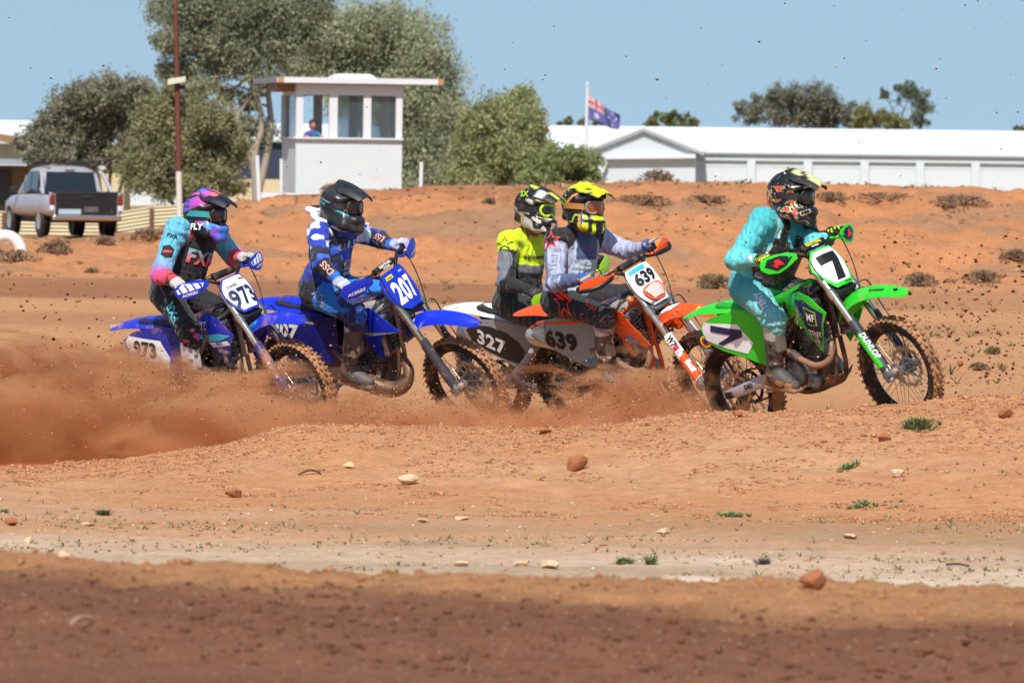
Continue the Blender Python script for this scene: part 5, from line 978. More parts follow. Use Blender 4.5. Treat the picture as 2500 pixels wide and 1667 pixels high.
# --- the five machines
GRN, BLU, ORG = '2ed02c', '1226b8', 'f4561a'
M_NAVY = mat('navy_sticker', '1a2454', .4, dirt=.12); M_GFACE = mat('white_plate_face', 'eceef0', .35, dirt=.12, dscale=11)
M_GGUARD = mat('charcoal_guard', '34353a', .5, dirt=.2); M_BGUARD = mat('dirty_blue_guard', '2a2c6a', .45, dirt=.55, dscale=6)
M_GREEN = mat('green_sticker', GRN, .4); M_BLUEP = mat('blue_guard_plastic', '1a34c0', .38, dirt=.15); M_ORGP = mat('orange_guard_plastic', ORG, .38, dirt=.15)
M_TITAN = mat('blue_tinted_titanium', '3a3f5c', .35, metal=.8, dirt=.35); M_CARBON = mat('carbon_cap', '2a2622', .4, dirt=.2)
M_ALW = mat('pale_alloy', 'c6c6c4', .4, metal=.6, dirt=.3); M_BSEAT = mat('blue_black_seat', '171a4a', .65, dirt=.3)
M_GSEAT = mat('green_seat', '1d9c20', .6, dirt=.15); M_SWG = mat('grey_swing_arm', 'b3b0b8', .5, metal=.3, dirt=.2)
M_DGREY = mat('grey_sidepanel', '9aa0a8', .4, dirt=.2); M_WPL = mat('white_plastic', 'e8e8ea', .35, dirt=.2, coat=.2)

def poly_deco(poly, mt, nm, off=.003, only=None):
    def f(sf, par, s): 
        if only is None or s == only: decal_poly(poly, sf, mt, par, nm, off)
    return f
def text_deco(t, c, h, mt, ang=0, bold=.02, shear=0., width=None, off=.006, nm='lettering'):
    def f(sf, par, s): decal_text(t, c, h, sf, mt, par, nm, ang=ang, bold=bold, shear=shear, width=width, off=off, flip=s > 0)
    return f
def hg_poly(poly, mt, nm, off=.003):
    def f(sf, par, S, s): decal_poly(poly, sf, mt, par, nm, off, .03, S)
    return f
def hg_text(t, c, h, mt, width=None, shear=.2):
    def f(sf, par, S, s): decal_text(t, c, h, sf, mt, par, 'guard_lettering', width=width, bold=.03, shear=shear, off=.006, m=S, flip=s < 0)
    return f
def fender_text(t, c, h, mt, wd=None, nm='fender_lettering', bold=.02):
    def f(sf, par, S):
        V, Fc = text2d(t, bold, .1); A = np.asarray(c) + np.stack([V[:, 0] * h, V[:, 1] * h * 6.5], 1) * (1 if wd is None else 1)
        P = sf(A[:, 0], A[:, 1], .003); P = P @ S[:3, :3].T + S[:3, 3]; mesh_obj(nm, P, Fc, mt, par, 0)
    return f
def guard_text(t, c, h, mt, ang=-90, band=None):
    def f(sfo, leg, S, ga):
        if band: decal_poly([(ga * .75, .06), (ga * 1.9, .06), (ga * 1.9, .30), (ga * .75, .33)], sfo, band, leg, 'guard_band', .002, .02, S)
        if t: decal_text(t, c, h, sfo, mt, leg, 'guard_lettering', ang=ang, bold=.035, shear=.15, off=.004, m=S, flip=True)
    return f

seven = [(-.075, .062), (.062, .085), (.068, .028), (.012, -.105), (-.045, -.112), (.008, .022), (-.07, .012)]
# seven in the plate's own axes: +a is the rider's left, which the photo shows on the right
def seven_deco(sf, pl, S, root): decal_poly([(-.08, .10), (.08, .10), (.08, .045), (.03, -.10), (-.04, -.10), (.012, .035), (-.08, .035)], sf, M_INK, pl, 'number_seven', .005, .03, S)
def side_seven(sf, sd, s): decal_poly([(x, z) for x, z in ((.03, .775), (.045, .815), (.33, .76), (.32, .715), (.115, .675), (.075, .69), (.22, .735))][::1], sf, M_NAVY, sd, 'number_seven', .006)
def green_silencer(a, dd, up, root):
    p = a + dd * .80 + np.array([0, -.055, 0]); th = np.linspace(0, 2 * math.pi, 20, endpoint=False)
    for sc, mt, o in ((1., M_YEL, 0.), (.72, M_RED, .002), (.42, M_NAVY, .004)):
        poly = [p + np.array([0, -o - .003, 0]) + nrm(dd) * .05 * sc * math.cos(t) + up * .04 * sc * math.sin(t) for t in th]; mesh_obj('silencer_badge', poly, [tuple(range(20))], mt, root, 0)

BIKES = {}
BIKES['green'] = make_bike(dict(name='green', pos=(1.594, 43.407, -.207), rot=(-49.9, 5.8, 16.1, -1.5), col=GRN, col2=GRN, dirt=.22,
    label='bright green motocross bike with number 7 plate, leading the pack', guard=M_GGUARD, hguard=mat('green_guard_plastic', GRN, .38, dirt=.1), plate_base=mat('green_plate', GRN, .35), plate_face=M_GFACE,
    guard_deco=guard_text('DUNLOP', (.020, .215), .036, M_WHITE, 90, M_GREEN), hguard_deco=[hg_poly([(.0, .012), (.07, .042), (.15, .04), (.175, .0), (.11, -.045), (.05, -.03)], M_INK, 'guard_badge'), hg_poly([(.06, -.02), (.09, .026), (.12, .022), (.115, .0), (.135, -.004), (.11, -.028), (.10, -.012)], M_RED, 'guard_emblem', .006)],
    plate_text=[('SKDA', (.03, -.125), .016, None, M_INK, .02, 0)], plate_deco=[seven_deco], pad_text=[('RENTHAL', (0, .008), .022, M_YEL), ('FATBAR', (0, -.014), .012, M_WHITE)],
    seat=M_GSEAT, side_face=([(.30, .80), (-.02, .835), (-.055, .80), (-.035, .72), (.14, .655), (.33, .60), (.40, .665)], M_GFACE), side_text=[], side_deco=[side_seven],
    shroud_deco=[poly_deco([(.84, .90), (.95, .90), (1.13, .80), (1.08, .72), (1.00, .60), (.96, .60), (.91, .70), (.885, .80)], M_NAVY, 'shroud_graphic', .003),
        poly_deco([(.945, .86), (1.065, .815), (1.045, .725), (.955, .735)], M_LIME, 'badge_border', .0055), poly_deco([(.953, .85), (1.056, .81), (1.038, .732), (.962, .742)], M_INK, 'badge_field', .007),
        text_deco('MF', (1.005, .785), .05, M_WHITE, -12, .03, 0, off=.010), text_deco('TENT', (.985, .675), .038, M_WHITE, -12, .03, -.1, off=.008), text_deco('KX', (.86, .83), .05, M_GREY, -55, .03, .1, off=.007), text_deco('MOTO', (.80, .80), .026, M_LIME, 62, .02, off=.006), text_deco('FACTORY', (.83, .79), .02, M_WHITE, 62, .02, off=.006)],
    fender_deco=[fender_text('Kawasaki', (.66, -.55), .034, M_INK), lambda sf, par, S: decal_poly([(.84, -.45), (.875, -.65), (.905, -.45), (.875, -.25)], sf, M_INK, par, 'fender_diamond', .003, .1, S)],
    swing=M_SWG, swing_text='DID', sil=M_TITAN, silcap=M_CARBON, sil_deco=green_silencer, frame=M_FRAME, tank=M_BLACK, clamp=M_BLACK))

def blue207_plate(sf, pl, S, root): decal_poly([(-.085, .128), (-.03, .128), (-.03, .10), (-.09, .10)], sf, M_YEL, pl, 'plate_sponsor_patch', .004, .03, S)
k = 1.012; BIKES['207'] = make_bike(dict(name='deep_blue', pos=(-1.437 * k, 46.964 * k, HC + (-.193 - HC) * k), rot=(-35.4, -1.7, 23.3, -5.3), col='1430d0', col2=BLU, dirt=.26,
    label='deep blue motocross bike with number 207 and a fat curved two-stroke pipe', guard=mat('worn_dark_guard', '3c3a44', .5, dirt=.35), hguard=M_BLUEP, plate_base=mat('blue_plate', '1230b8', .35, dirt=.1), plate_face=None,
    hguard_deco=[hg_text('ACERBIS', (.10, -.02), .024, M_WHITE)], plate_text=[('207', (.0, -.012), .175, .20, M_WHITE, .04, .08), ('D&S', (-.06, .113), .018, None, M_INK, .02, 0), ('FOX', (.06, .113), .016, None, M_WHITE, .02, 0)], plate_deco=[blue207_plate],
    plate_poly=[(-.095, .15), (.095, .15), (.12, .11), (.125, .0), (.105, -.09), (.05, -.145), (-.05, -.145), (-.105, -.09), (-.125, .0), (-.12, .11)], pad_text=[('RENTHAL', (0, .008), .02, M_WHITE), ('FATBAR', (0, -.014), .014, M_WHITE)],
    seat=M_BSEAT, tank=mat('natural_tank', '9a9890', .5, dirt=.3), sidemat=mat('navy_sidepanel', '14207c', .4, dirt=.2, var=.2), side_text=[('207', (.14, .765), .115, .25, M_WHITE, .05, .15, -7), ('FOX', (.22, .655), .03, None, M_WHITE, .02, 0, -7)], side_deco=[poly_deco([(.40, .83), (.10, .862), (.12, .85), (.40, .81)], M_GREY, 'side_stripe', .004)],
    shroud=[(.60, .83), (.72, .91), (.90, .95), (.98, .92), (1.17, .80), (1.02, .78), (.95, .70), (.92, .56), (.86, .58), (.80, .68), (.72, .74), (.60, .77)], shroud_deco=[poly_deco([(.74, .74), (1.0, .785), (1.15, .80), (.98, .765), (.86, .735)], M_GREY, 'shroud_stripe'), text_deco('YZ', (.84, .86), .06, M_NAVY, 5, .03, .2)],
    two_stroke=True, pipe=mat('scorched_pipe', '6f5344', .42, metal=.6, dirt=.55, dcol=hx('8a6148')), frame=M_AFRAME, clamp=M_BLACK, swing=M_AFRAME, fender_deco=[fender_text('W', (.18, -.55), .05, M_WHITE)], rear=P if False else None or mat('deep_blue_plastic', '1430d0', .34)))

k = .972; BIKES['973'] = make_bike(dict(name='dusty_blue', pos=(-2.422 * k, 48.216 * k, HC + (-.41 - HC) * k), rot=(-47., 3.2, 16.5, -1.5), scale=.978, col='1a30c4', col2=BLU, dirt=.32,
    label='dusty blue motocross bike with white 973 plate at the back of the pack', guard=M_BGUARD, guard_deco=guard_text('FORTITUDE', (.030, .19), .018, M_WHITE, 90), hguard=M_BLUEP, plate_base=mat('blue_plate_dusty', '1a2fae', .35, dirt=.15), plate_face=M_WHITE, plate_in=(.9, .90, .004),
    hguard_deco=[hg_poly([(-.0, .02), (.14, .052), (.185, .02), (.18, -.01), (.02, -.01)], M_WHITE, 'guard_badge')] + [hg_poly([(.02 + i * .045, -.006), (.035 + i * .045, .045), (.045 + i * .045, .045), (.03 + i * .045, -.006)], M_BLUEP, 'guard_stripe', .006) for i in range(4)] + [hg_text('ACERBIS', (.11, -.03), .02, M_WHITE)],
    plate_text=[('973', (0, -.025), .145, .21, M_NAVY, .035, -.05), ('DANIEL', (-.04, .073), .022, .085, M_INK, .02, 0), ('Allfush', (.065, .105), .016, .055, M_INK, .02, 0)], seat=M_BSEAT, pad_text=[],
    sidemat=mat('blue_sidepanel_dusty', '1a2f9e', .4, dirt=.3), side_face=([(.34, .79), (.0, .84), (-.05, .80), (-.03, .72), (.14, .645), (.36, .58), (.40, .66)], M_WHITE), side_text=[('973', (.16, .735), .12, .24, M_INK, .045, .1, -8)],
    shroud_deco=[poly_deco([(.62, .79), (.80, .80), (1.0, .82), (1.13, .80), (.98, .765), (.80, .755), (.66, .765)], M_CYAN, 'shroud_stripe'), poly_deco([(.80, .745), (1.08, .765), (1.10, .735), (.86, .71)], M_WHITE, 'shroud_stripe'), text_deco('YZ', (.78, .865), .062, M_WHITE, 4, .04, .35), text_deco('450FX', (.97, .745), .026, M_BLUEP, 4, .03, .3), text_deco('Allfush', (.985, .69), .036, M_WHITE, -3, .03, 0), text_deco('JC', (.975, .62), .04, M_WHITE, 0, .02)],
    fender_deco=[fender_text('DERKIN', (.22, -.62), .05, M_CYAN, bold=.04)], frame=M_AFRAME, sil=M_ALU, silcap=M_ALW, swing=M_AFRAME, tank=M_BLACK,
    rear_deco=[lambda G, par: mesh_obj('rear_fender_lettering', *(lambda t: (np.stack([-.20 - t[0][:, 0] * .045, np.full(len(t[0]), -.035) - .004, .888 + t[0][:, 1] * .026 + .18 * (-t[0][:, 0] * .045 + .08) * 0], 1), t[1]))(text2d('YAMAHA', .03, 0)), M_WHITE, par, 0)]))

def ktm_front(sf, pl, S, root):
    mb = MB(); poly = [(-.075, -.03), (-.045, -.115), (.045, -.115), (.075, -.03), (.0, -.012)]
    h = panel(poly, lambda a, b, off: sf(a, b, off + .03 - 2 * a * a - 1.5 * (b + .06) ** 2), .028, .02); hl = h.build('headlight', M_LENS, root, 60, S)
    rim = catmull([sf(np.array([a * 1.06]), np.array([b * 1.03]), np.array([.012]))[0] for a, b in poly], 4, True); MB().tube(rim, .008, 8, closed=True).build('headlight_rim', mat('orange_trim', ORG, .4, dirt=.15), hl, 60, S)
    for s in (-1, 1):
        c = sf(np.array([s * .155]), np.array([-.02]), np.array([-.03]))[0]; MB().tube([c, c - np.array([0, s * .07, 0])], .006, 6).tube([c - FN * .02, c - FN * .012, c + FN * .012, c + FN * .022], [.012, .026, .026, .014], 16).build('turn_signal', M_AMBER, root, 50, S)
    decal_poly([(-.088, .142), (.05, .142), (.05, .112), (-.098, .112)], sf, M_CYAN, pl, 'plate_sponsor_patch', .005, .03, S)
BIKES['639'] = make_bike(dict(name='orange', pos=(.514, 47.549, -.268), rot=(-48.9, 1.8, 21.4, -2.5), col=ORG, col2='f0f0f0', dirt=.26,
    label='orange and grey enduro bike with headlight and number 639 plate', guard=mat('white_guard', 'e8e4e2', .4, dirt=.25), hguard=M_ORGP, hguard_bar=True, plate_base=M_WPL, plate_face=None,
    hand_poly=[(-.02, .005), (.05, .04), (.14, .055), (.20, .035), (.215, .0), (.16, -.03), (.08, -.035), (.0, -.02)], guard_deco=lambda sfo, leg, S, ga: (decal_poly([(-ga * .9, .06), (ga * 1.9, .04), (ga * 2.0, .22), (-ga * .6, .26)], sfo, M_ORGP, leg, 'guard_band', .002, .02, S), decal_poly([(-ga * .2, .10), (ga * .9, .10), (ga * .9, .13), (ga * .1, .135), (ga * .9, .19), (-ga * .2, .19), (-ga * .2, .165), (ga * .3, .165)], sfo, M_WHITE, leg, 'guard_mark', .004, .02, S), decal_text('WP', (.02, .36), .04, sfo, M_INK, leg, 'guard_lettering', ang=90, bold=.04, off=.004, m=S, flip=True), decal_poly([(ga * .1, .29), (ga * 1.2, .29), (ga * 1.2, .32), (ga * .1, .32)], sfo, M_RED, leg, 'guard_red_mark', .004, .02, S)),
    plate_poly=[(-.09, .145), (.09, .145), (.115, .08), (.115, .0), (.09, -.08), (.06, -.145), (-.06, -.145), (-.09, -.08), (-.115, .0), (-.115, .08)], plate_text=[('639', (.005, .055), .10, .18, M_INK, .045, 0), ('SKDA', (-.045, -.132), .02, None, M_INK, .03, 0)], plate_deco=[ktm_front], pad_text=[],
    seat=mat('navy_seat', '242c48', .65, dirt=.3), sidemat=M_DGREY, side=[(.58, .84), (.30, .885), (.06, .855), (-.06, .81), (-.02, .74), (.20, .62), (.44, .50), (.53, .52), (.55, .70)],
    side_text=[('639', (.25, .715), .14, .31, M_INK, .05, .0, -10), ('Motorrad', (.06, .825), .022, None, M_INK, .02, 0, -8)], side_deco=[poly_deco([(.38, .545), (.46, .508), (.53, .525), (.54, .58)], mat('sky_blue_sticker', '4a90c0', .4), 'side_corner'), poly_deco([(.56, .842), (.06, .86), (-.06, .812), (-.058, .80), (.06, .843), (.56, .825)], M_ORGP, 'side_edge')],
    shroud=[(.60, .84), (.72, .91), (.84, .93), (.95, .90), (1.10, .76), (1.155, .66), (1.10, .645), (.98, .68), (.90, .66), (.92, .56), (.86, .56), (.82, .70), (.72, .76), (.62, .79)], shroud_deco=[poly_deco([(.88, .72), (.98, .73), (1.06, .68), (.95, .675)], M_CYAN, 'shroud_patch'), poly_deco([(.62, .80), (.78, .80), (.84, .88), (.74, .905), (.62, .845)], M_DGREY, 'shroud_graphic')],
    rear=mat('orange_tail', ORG, .36, dirt=.15), rear_deco=[lambda G, par: (mesh_obj('tail_stripe', [G[i, j] + (0, 0, .003) for i in (14, 16, 18, 20, 22) for j in (2, 5, 8)], [(a * 3 + b, a * 3 + b + 1, a * 3 + b + 4, a * 3 + b + 3) for a in range(4) for b in range(2)], M_WHITE, par, 0))],
    frame=mat('orange_frame', 'd8501c', .4, dirt=.3), sil=M_ALW, silcap=M_ALW, swing=M_AFRAME, tank=mat('smoky_tank', 'a4a49a', .4, dirt=.2), clamp=M_ALU, pipe=M_PIPE,
    fender_deco=[lambda sf, par, S: decal_poly([(.05, -.5), (.42, -.5), (.5, 0), (.42, .5), (.05, .5)], sf, M_WHITE, par, 'fender_white_band', .003, .1, S), fender_text('S3', (.80, -.4), .06, M_YEL, bold=.04)]))

k = 1.008; BIKES['327'] = make_bike(dict(name='white_grey', pos=(-.073 * k, 49.256 * k, HC + (-.29 - HC) * k), rot=(-41.3, -4.6, 20.4, -3.9), col='dcdce0', col2='f0f0f0', dirt=.2,
    label='white and grey motocross bike with number 327, mostly hidden behind orange bike', guard=M_BLACK, hguard=mat('lime_guard_plastic', '9ad018', .4, dirt=.1), plate_base=M_WPL, plate_face=None, plate_text=[('327', (0, 0), .12, .17, M_INK, .03, 0)], seat=M_SEAT,
    sidemat=mat('grey_panel', '8a8c92', .4, dirt=.2), side_face=([(.38, .79), (.22, .83), (.06, .825), (-.03, .78), (.02, .70), (.16, .64), (.34, .58), (.46, .55), (.50, .62), (.46, .72)], M_INK), side_text=[('327', (.21, .71), .115, .27, mat('pale_number', 'd4d6da', .4, dirt=.2), .035, -.1, -16)], sil=M_ALU, silcap=M_ALU, frame=M_FRAME, swing=M_AFRAME, pad_text=[]))
# ------------------------------------------------------------------ riders
def frame_from(fwd, up):
    z = nrm(up); x = nrm(np.asarray(fwd) - z * (np.asarray(fwd) @ z)); y = np.cross(z, x); return np.stack([x, y, z], 1)
def solve_mid(A, C, uv, L1, L2, hint):
    "depth of an elbow or knee seen at pixel uv so that both bones keep their length"
    best = None
    for d in np.linspace(hint - .38, hint + .38, 153):
        B = PX(*uv, d); e = (np.linalg.norm(B - A) - L1) ** 2 + (np.linalg.norm(B - C) - L2) ** 2 + .02 * (d - hint) ** 2
        if best is None or e < best[0]: best = (e, B)
    return best[1]

def cloth(name, rough=.8, dirt=.12):
    if name in MATS: return MATS[name]
    m, nt, b = nodes_mat(name)
    an = nt.nodes.new('ShaderNodeAttribute'); an.attribute_name = 'Col'
    d = ramp(nt, noise_tex(nt, 7, 6, .7), .60 - dirt * .3, .85 - dirt * .2)
    mm = nt.nodes.new('ShaderNodeMath'); mm.operation = 'MULTIPLY'; mm.inputs[1].default_value = .22 + dirt; nt.links.new(d, mm.inputs[0])
    c = mixc(nt, mm.outputs[0], an.outputs['Color'], DUST); v = noise_tex(nt, 160, 2); c = mixc(nt, v, mixc(nt, 1., c, (.9,) * 3, 'MULTIPLY'), c)
    sp = ramp(nt, noise_tex(nt, 55, 2, .5), .69, .74); c = mixc(nt, sp, c, hx('4a2f22'))      # flecks of mud
    nt.links.new(c, b.inputs['Base Color']); b.inputs['Roughness'].default_value = rough; b.inputs['Sheen Weight'].default_value = .15
    n1 = noise_tex(nt, 15, 3, .5, stretch=(1, 1, .55)); w = nt.nodes.new('ShaderNodeTexWave'); w.inputs['Scale'].default_value = 7; w.inputs['Distortion'].default_value = 9; w.inputs['Detail'].default_value = 2
    tc = nt.nodes.new('ShaderNodeTexCoord'); nt.links.new(tc.outputs['Object'], w.inputs[0])
    ad = nt.nodes.new('ShaderNodeMath'); nt.links.new(n1, ad.inputs[0]); nt.links.new(w.outputs['Fac'], ad.inputs[1]); bump(nt, b, ad.outputs[0], .5, .012)
    MATS[name] = m; return m
M_HELM = lambda n, rough=.42: mat(n, rough=rough, attr='Col', dirt=.16, dscale=16, coat=.12)
M_BOOT = mat('boot_leather', rough=.6, attr='Col', dirt=.35, dscale=10, dcol=hx('9a6c4e'), bmp=.4, bscale=45)
M_GLOVE = mat('glove_fabric', rough=.75, attr='Col', dirt=.15, bmp=.3, bscale=70)

def helmet(parent, org, c, A, colf, peakf, lensm, framem, strapm, scale=1., peak_pitch=0., texts=()):
    "c: head centre, A: columns forward/left/up; org: parent's origin"
    W_ = lambda P: np.asarray(P) * scale @ A.T + c - org
    I3 = np.eye(3); b = Blob()
    b.ell((-.012, 0, .035), I3, (.150, .128, .135), .03).ell((-.045, 0, .02), I3, (.128, .126, .13), .03).ell((.015, 0, -.055), I3, (.130, .120, .10), .04)
    for s in (-1, 1):
        b.caps((-.02, s * .088, -.095), (.085, s * .090, -.135), .040, .036, .03).caps((.085, s * .090, -.085), (.140, s * .036, -.100), .026, .024, .03)
        b.caps((.085, s * .090, -.130), (.128, s * .036, -.162), .032, .028, .03)
        b.caps((.03, s * .118, .065), (-.10, s * .10, .075), .014, .012, .03).caps((.13, s * .07, .072), (.05, s * .11, .045), .016, .016, .025)
    b.caps((.146, -.03, -.100), (.146, .03, -.100), .024, .024, .03).caps((.130, -.03, -.162), (.130, .03, -.162), .027, .027, .03).caps((.150, 0, -.105), (.140, 0, -.158), .028, .026, .02)
    b.caps((.135, -.06, .082), (.135, .06, .082), .018, .018, .03).caps((-.14, -.05, -.075), (-.14, .05, -.075), .02, .02, .05)
    b.ell((-.005, 0, .0), I3, (.125, .105, .125), .005, sub=True).caps((-.035, 0, -.10), (-.045, 0, -.28), .082, .105, .01, sub=True).caps((.05, 0, -.12), (.05, 0, -.25), .06, .08, .01, sub=True)
    b.box((.17, 0, -.005), I3, (.12, .100, .056), .045, .012, sub=True)
    for s in (-1, 1):
        b.box((.06, s * .135, -.04), np.array([[.9, 0, .43], [0, 1, 0], [-.43, 0, .9]]), (.035, .016, .006), .004, .003, sub=True)
        b.box((-.10, s * .11, .09), I3, (.025, .02, .006), .004, .003, sub=True)
    V, Q = b.mesh(.0055); hel = mesh_obj('helmet', W_(V), Q, M_HELM('painted_helmet_shell'), parent, 180, colf(V))
    # peak
    G = []; pp = math.radians(peak_pitch)
    for s in np.linspace(0, 1, 12):
        row = []
        for t in np.linspace(-1, 1, 13):
            hw = np.interp(s, [0, .25, .6, 1], [.05, .112, .108, .080]); x = -.035 + .275 * s - .022 * abs(t) ** 2.2 * s; z = .174 - .004 * s - .082 * s * s - .060 * abs(t) ** 2 * np.interp(s, [0, .35, 1], [.4, 1, .45]) + .010 * np.exp(-(t * 3) ** 2) * (1 - s)
            if abs(t) > .72: z -= .006
            dx, dz = x - .05, z - .15; row.append((.05 + dx * math.cos(pp) - dz * math.sin(pp), t * hw, .15 + dx * math.sin(pp) + dz * math.cos(pp)))
        G.append(row)
    G = np.array(G); mb = MB().sheet(G, -.006); Vp = np.concatenate(mb.v)
    tt = np.tile(np.tile(np.linspace(-1, 1, 13), 12), 2); ss = np.tile(np.repeat(np.linspace(0, 1, 12), 13), 2)
    mesh_obj('helmet_peak', W_(Vp), mb.f, M_HELM('painted_helmet_peak'), hel, 50, peakf(ss, tt, Vp))
    # goggles
    def sfl(a, b_, off): return W_(np.stack([.148 - 4.2 * a * a - 1.2 * b_ * b_ + off, a, b_ - .004], -1))
    lp = catmull([(x, z, 0) for x, z in ((-.08, .02), (-.05, .038), (0, .036), (.05, .038), (.08, .02), (.082, -.012), (.06, -.038), (.028, -.040), (0, -.026), (-.028, -.040), (-.06, -.038), (-.082, -.012))], 4, True)[:, :2]
    panel([tuple(q) for q in lp], sfl, .003, .02).build('goggle_lens', lensm, hel, 60)
    fr = sfl(lp[:, 0] * 1.04, lp[:, 1] * 1.06, np.full(len(lp), -.002)); MB().tube(fr, .0072, 8, closed=True, flat=1.4).build('goggle_frame', framem, hel, 60)
    mb = MB()
    for s in (-1, 1):
        row = []
        for t in np.linspace(0, 1, 18):
            a = R(38 + 142 * t); zc = .0 + .018 * t
            q = np.array([-.012 + .156 * math.cos(a), s * .134 * math.sin(a)])
            if t < .12: q = np.array([.105 - .1 * t, s * (.094 + .15 * t)])
            else: q = q * (1.0 + .012)
            row.append([(q[0] - (.004 if k else 0), q[1] * (1 if k < 2 else 1), zc + (k - 1) * .021) for k in range(3)])
        mb.sheet(np.array(row), .004 * s)
    mb.build('goggle_strap', strapm, hel, 60, np.block([[A * scale, (c - org)[:, None]], [np.zeros((1, 3)), np.ones((1, 1))]]))
    for t_, s_, z_, x_, h_, mt in texts:
        V2, Fc = text2d(t_, .04, .15); V2 = V2 * h_; X = x_ + V2[:, 0] * (1 if s_ < 0 else -1); P = []
        for xx, zz in zip(X, z_ + V2[:, 1]):
            yy = .13 * math.sqrt(max(.05, 1 - ((xx + .01) / .17) ** 2)); P.append((xx, s_ * (yy + .012), zz))
        mesh_obj('helmet_lettering', W_(np.array(P)), Fc, mt, hel, 0)
    return hel, W_

def boot(parent, org, knee, ankle, toe, colf, name='boot', k=1.0):
    d = nrm(toe - ankle); up = nrm(knee - ankle); lat = nrm(np.cross(up, d)); A = np.stack([d, lat, nrm(np.cross(d, lat))], 1); b = Blob()
    top = ankle + (knee - ankle) * .80
    b.caps(ankle + up * .02, top, .052 * k, .070 * k, .03, 'shaft'); heel = ankle - d * .045 - A[:, 2] * .045; tip = ankle + d * .175 - A[:, 2] * .055
    b.caps(heel, ankle + d * .10 - A[:, 2] * .045, .046, .046, .03, 'foot').caps(ankle + d * .06 - A[:, 2] * .045, tip, .046, .034, .03, 'foot').caps(ankle, ankle + d * .05 - A[:, 2] * .02, .054, .05, .04, 'foot')
    b.box(ankle + d * .065 - A[:, 2] * .088, A, (.145, .046, .014), .012, .006, 'sole')
    for t in (.18, .36, .55): b.caps(ankle + up * t * .40 + d * .02 - lat * .05, ankle + up * t * .40 + d * .055 + lat * .01, .016, .014, .012, 'buckle')
    b.box(ankle + up * .26 + d * .052, np.stack([d, lat, up], 1), (.018, .042, .10), .016, .01, 'plate').box(ankle + d * .15 - A[:, 2] * .062, A, (.035, .040, .026), .018, .008, 'toe')
    V, Q = b.mesh(.007); t = ((V - ankle) @ up) / np.linalg.norm(knee - ankle)
    return mesh_obj(name, V - org, Q, M_BOOT, parent, 180, colf(b.tags(V), t, V))

def glove(parent, org, wrist, c, bar, side, colf, rad=.018, gap=0.):
    "hand closed on a bar: c centre of the grip, bar unit axis towards the bar's end"
    b = Blob(); w = nrm(wrist - c); w = nrm(w - bar * (w @ bar)); n = nrm(np.cross(bar, w)); n = n if n[2] > 0 else -n           # w: towards the arm, n: up off the bar
    R0 = rad + .014
    pal = c + w * .052 + n * .022; b.caps(wrist, pal + w * .01, .034, .036, .03, 'cuff').box(pal, np.stack([bar, w, n], 1), (.042, .042, .018), .016, .025, 'back')
    for i, (o, L) in enumerate(((.033, .95), (.011, 1.05), (-.011, 1.0), (-.032, .82))):
        p = c - bar * o * 1.0; k0 = p + w * .022 + n * (R0 + .008); k1 = p - w * .022 * L + n * (R0 + .002); k2 = p - w * (R0 + .006) - n * .008; k3 = p - w * .014 - n * (R0 + .004)
        b.caps(pal - bar * o, k0, .012, .0115, .012, 'knuckle').caps(k0, k1, .0112, .0105, .004, 'finger').caps(k1, k2, .0105, .0098, .004, 'finger').caps(k2, k3, .0098, .0090, .004, 'tip')
    th0 = pal + bar * -.038 + w * .005 - n * .012; th1 = c - bar * .046 - n * .018; th2 = c - bar * .040 - w * .022 - n * (R0 - .006)
    b.caps(th0, th1, .0135, .012, .012, 'thumb').caps(th1, th2, .012, .010, .004, 'thumb')
    V, Q = b.mesh(.0042); return mesh_obj('glove', V - org, Q, M_GLOVE, parent, 180, colf(b.tags(V), V, (V - c) @ bar, (V - c) @ w))

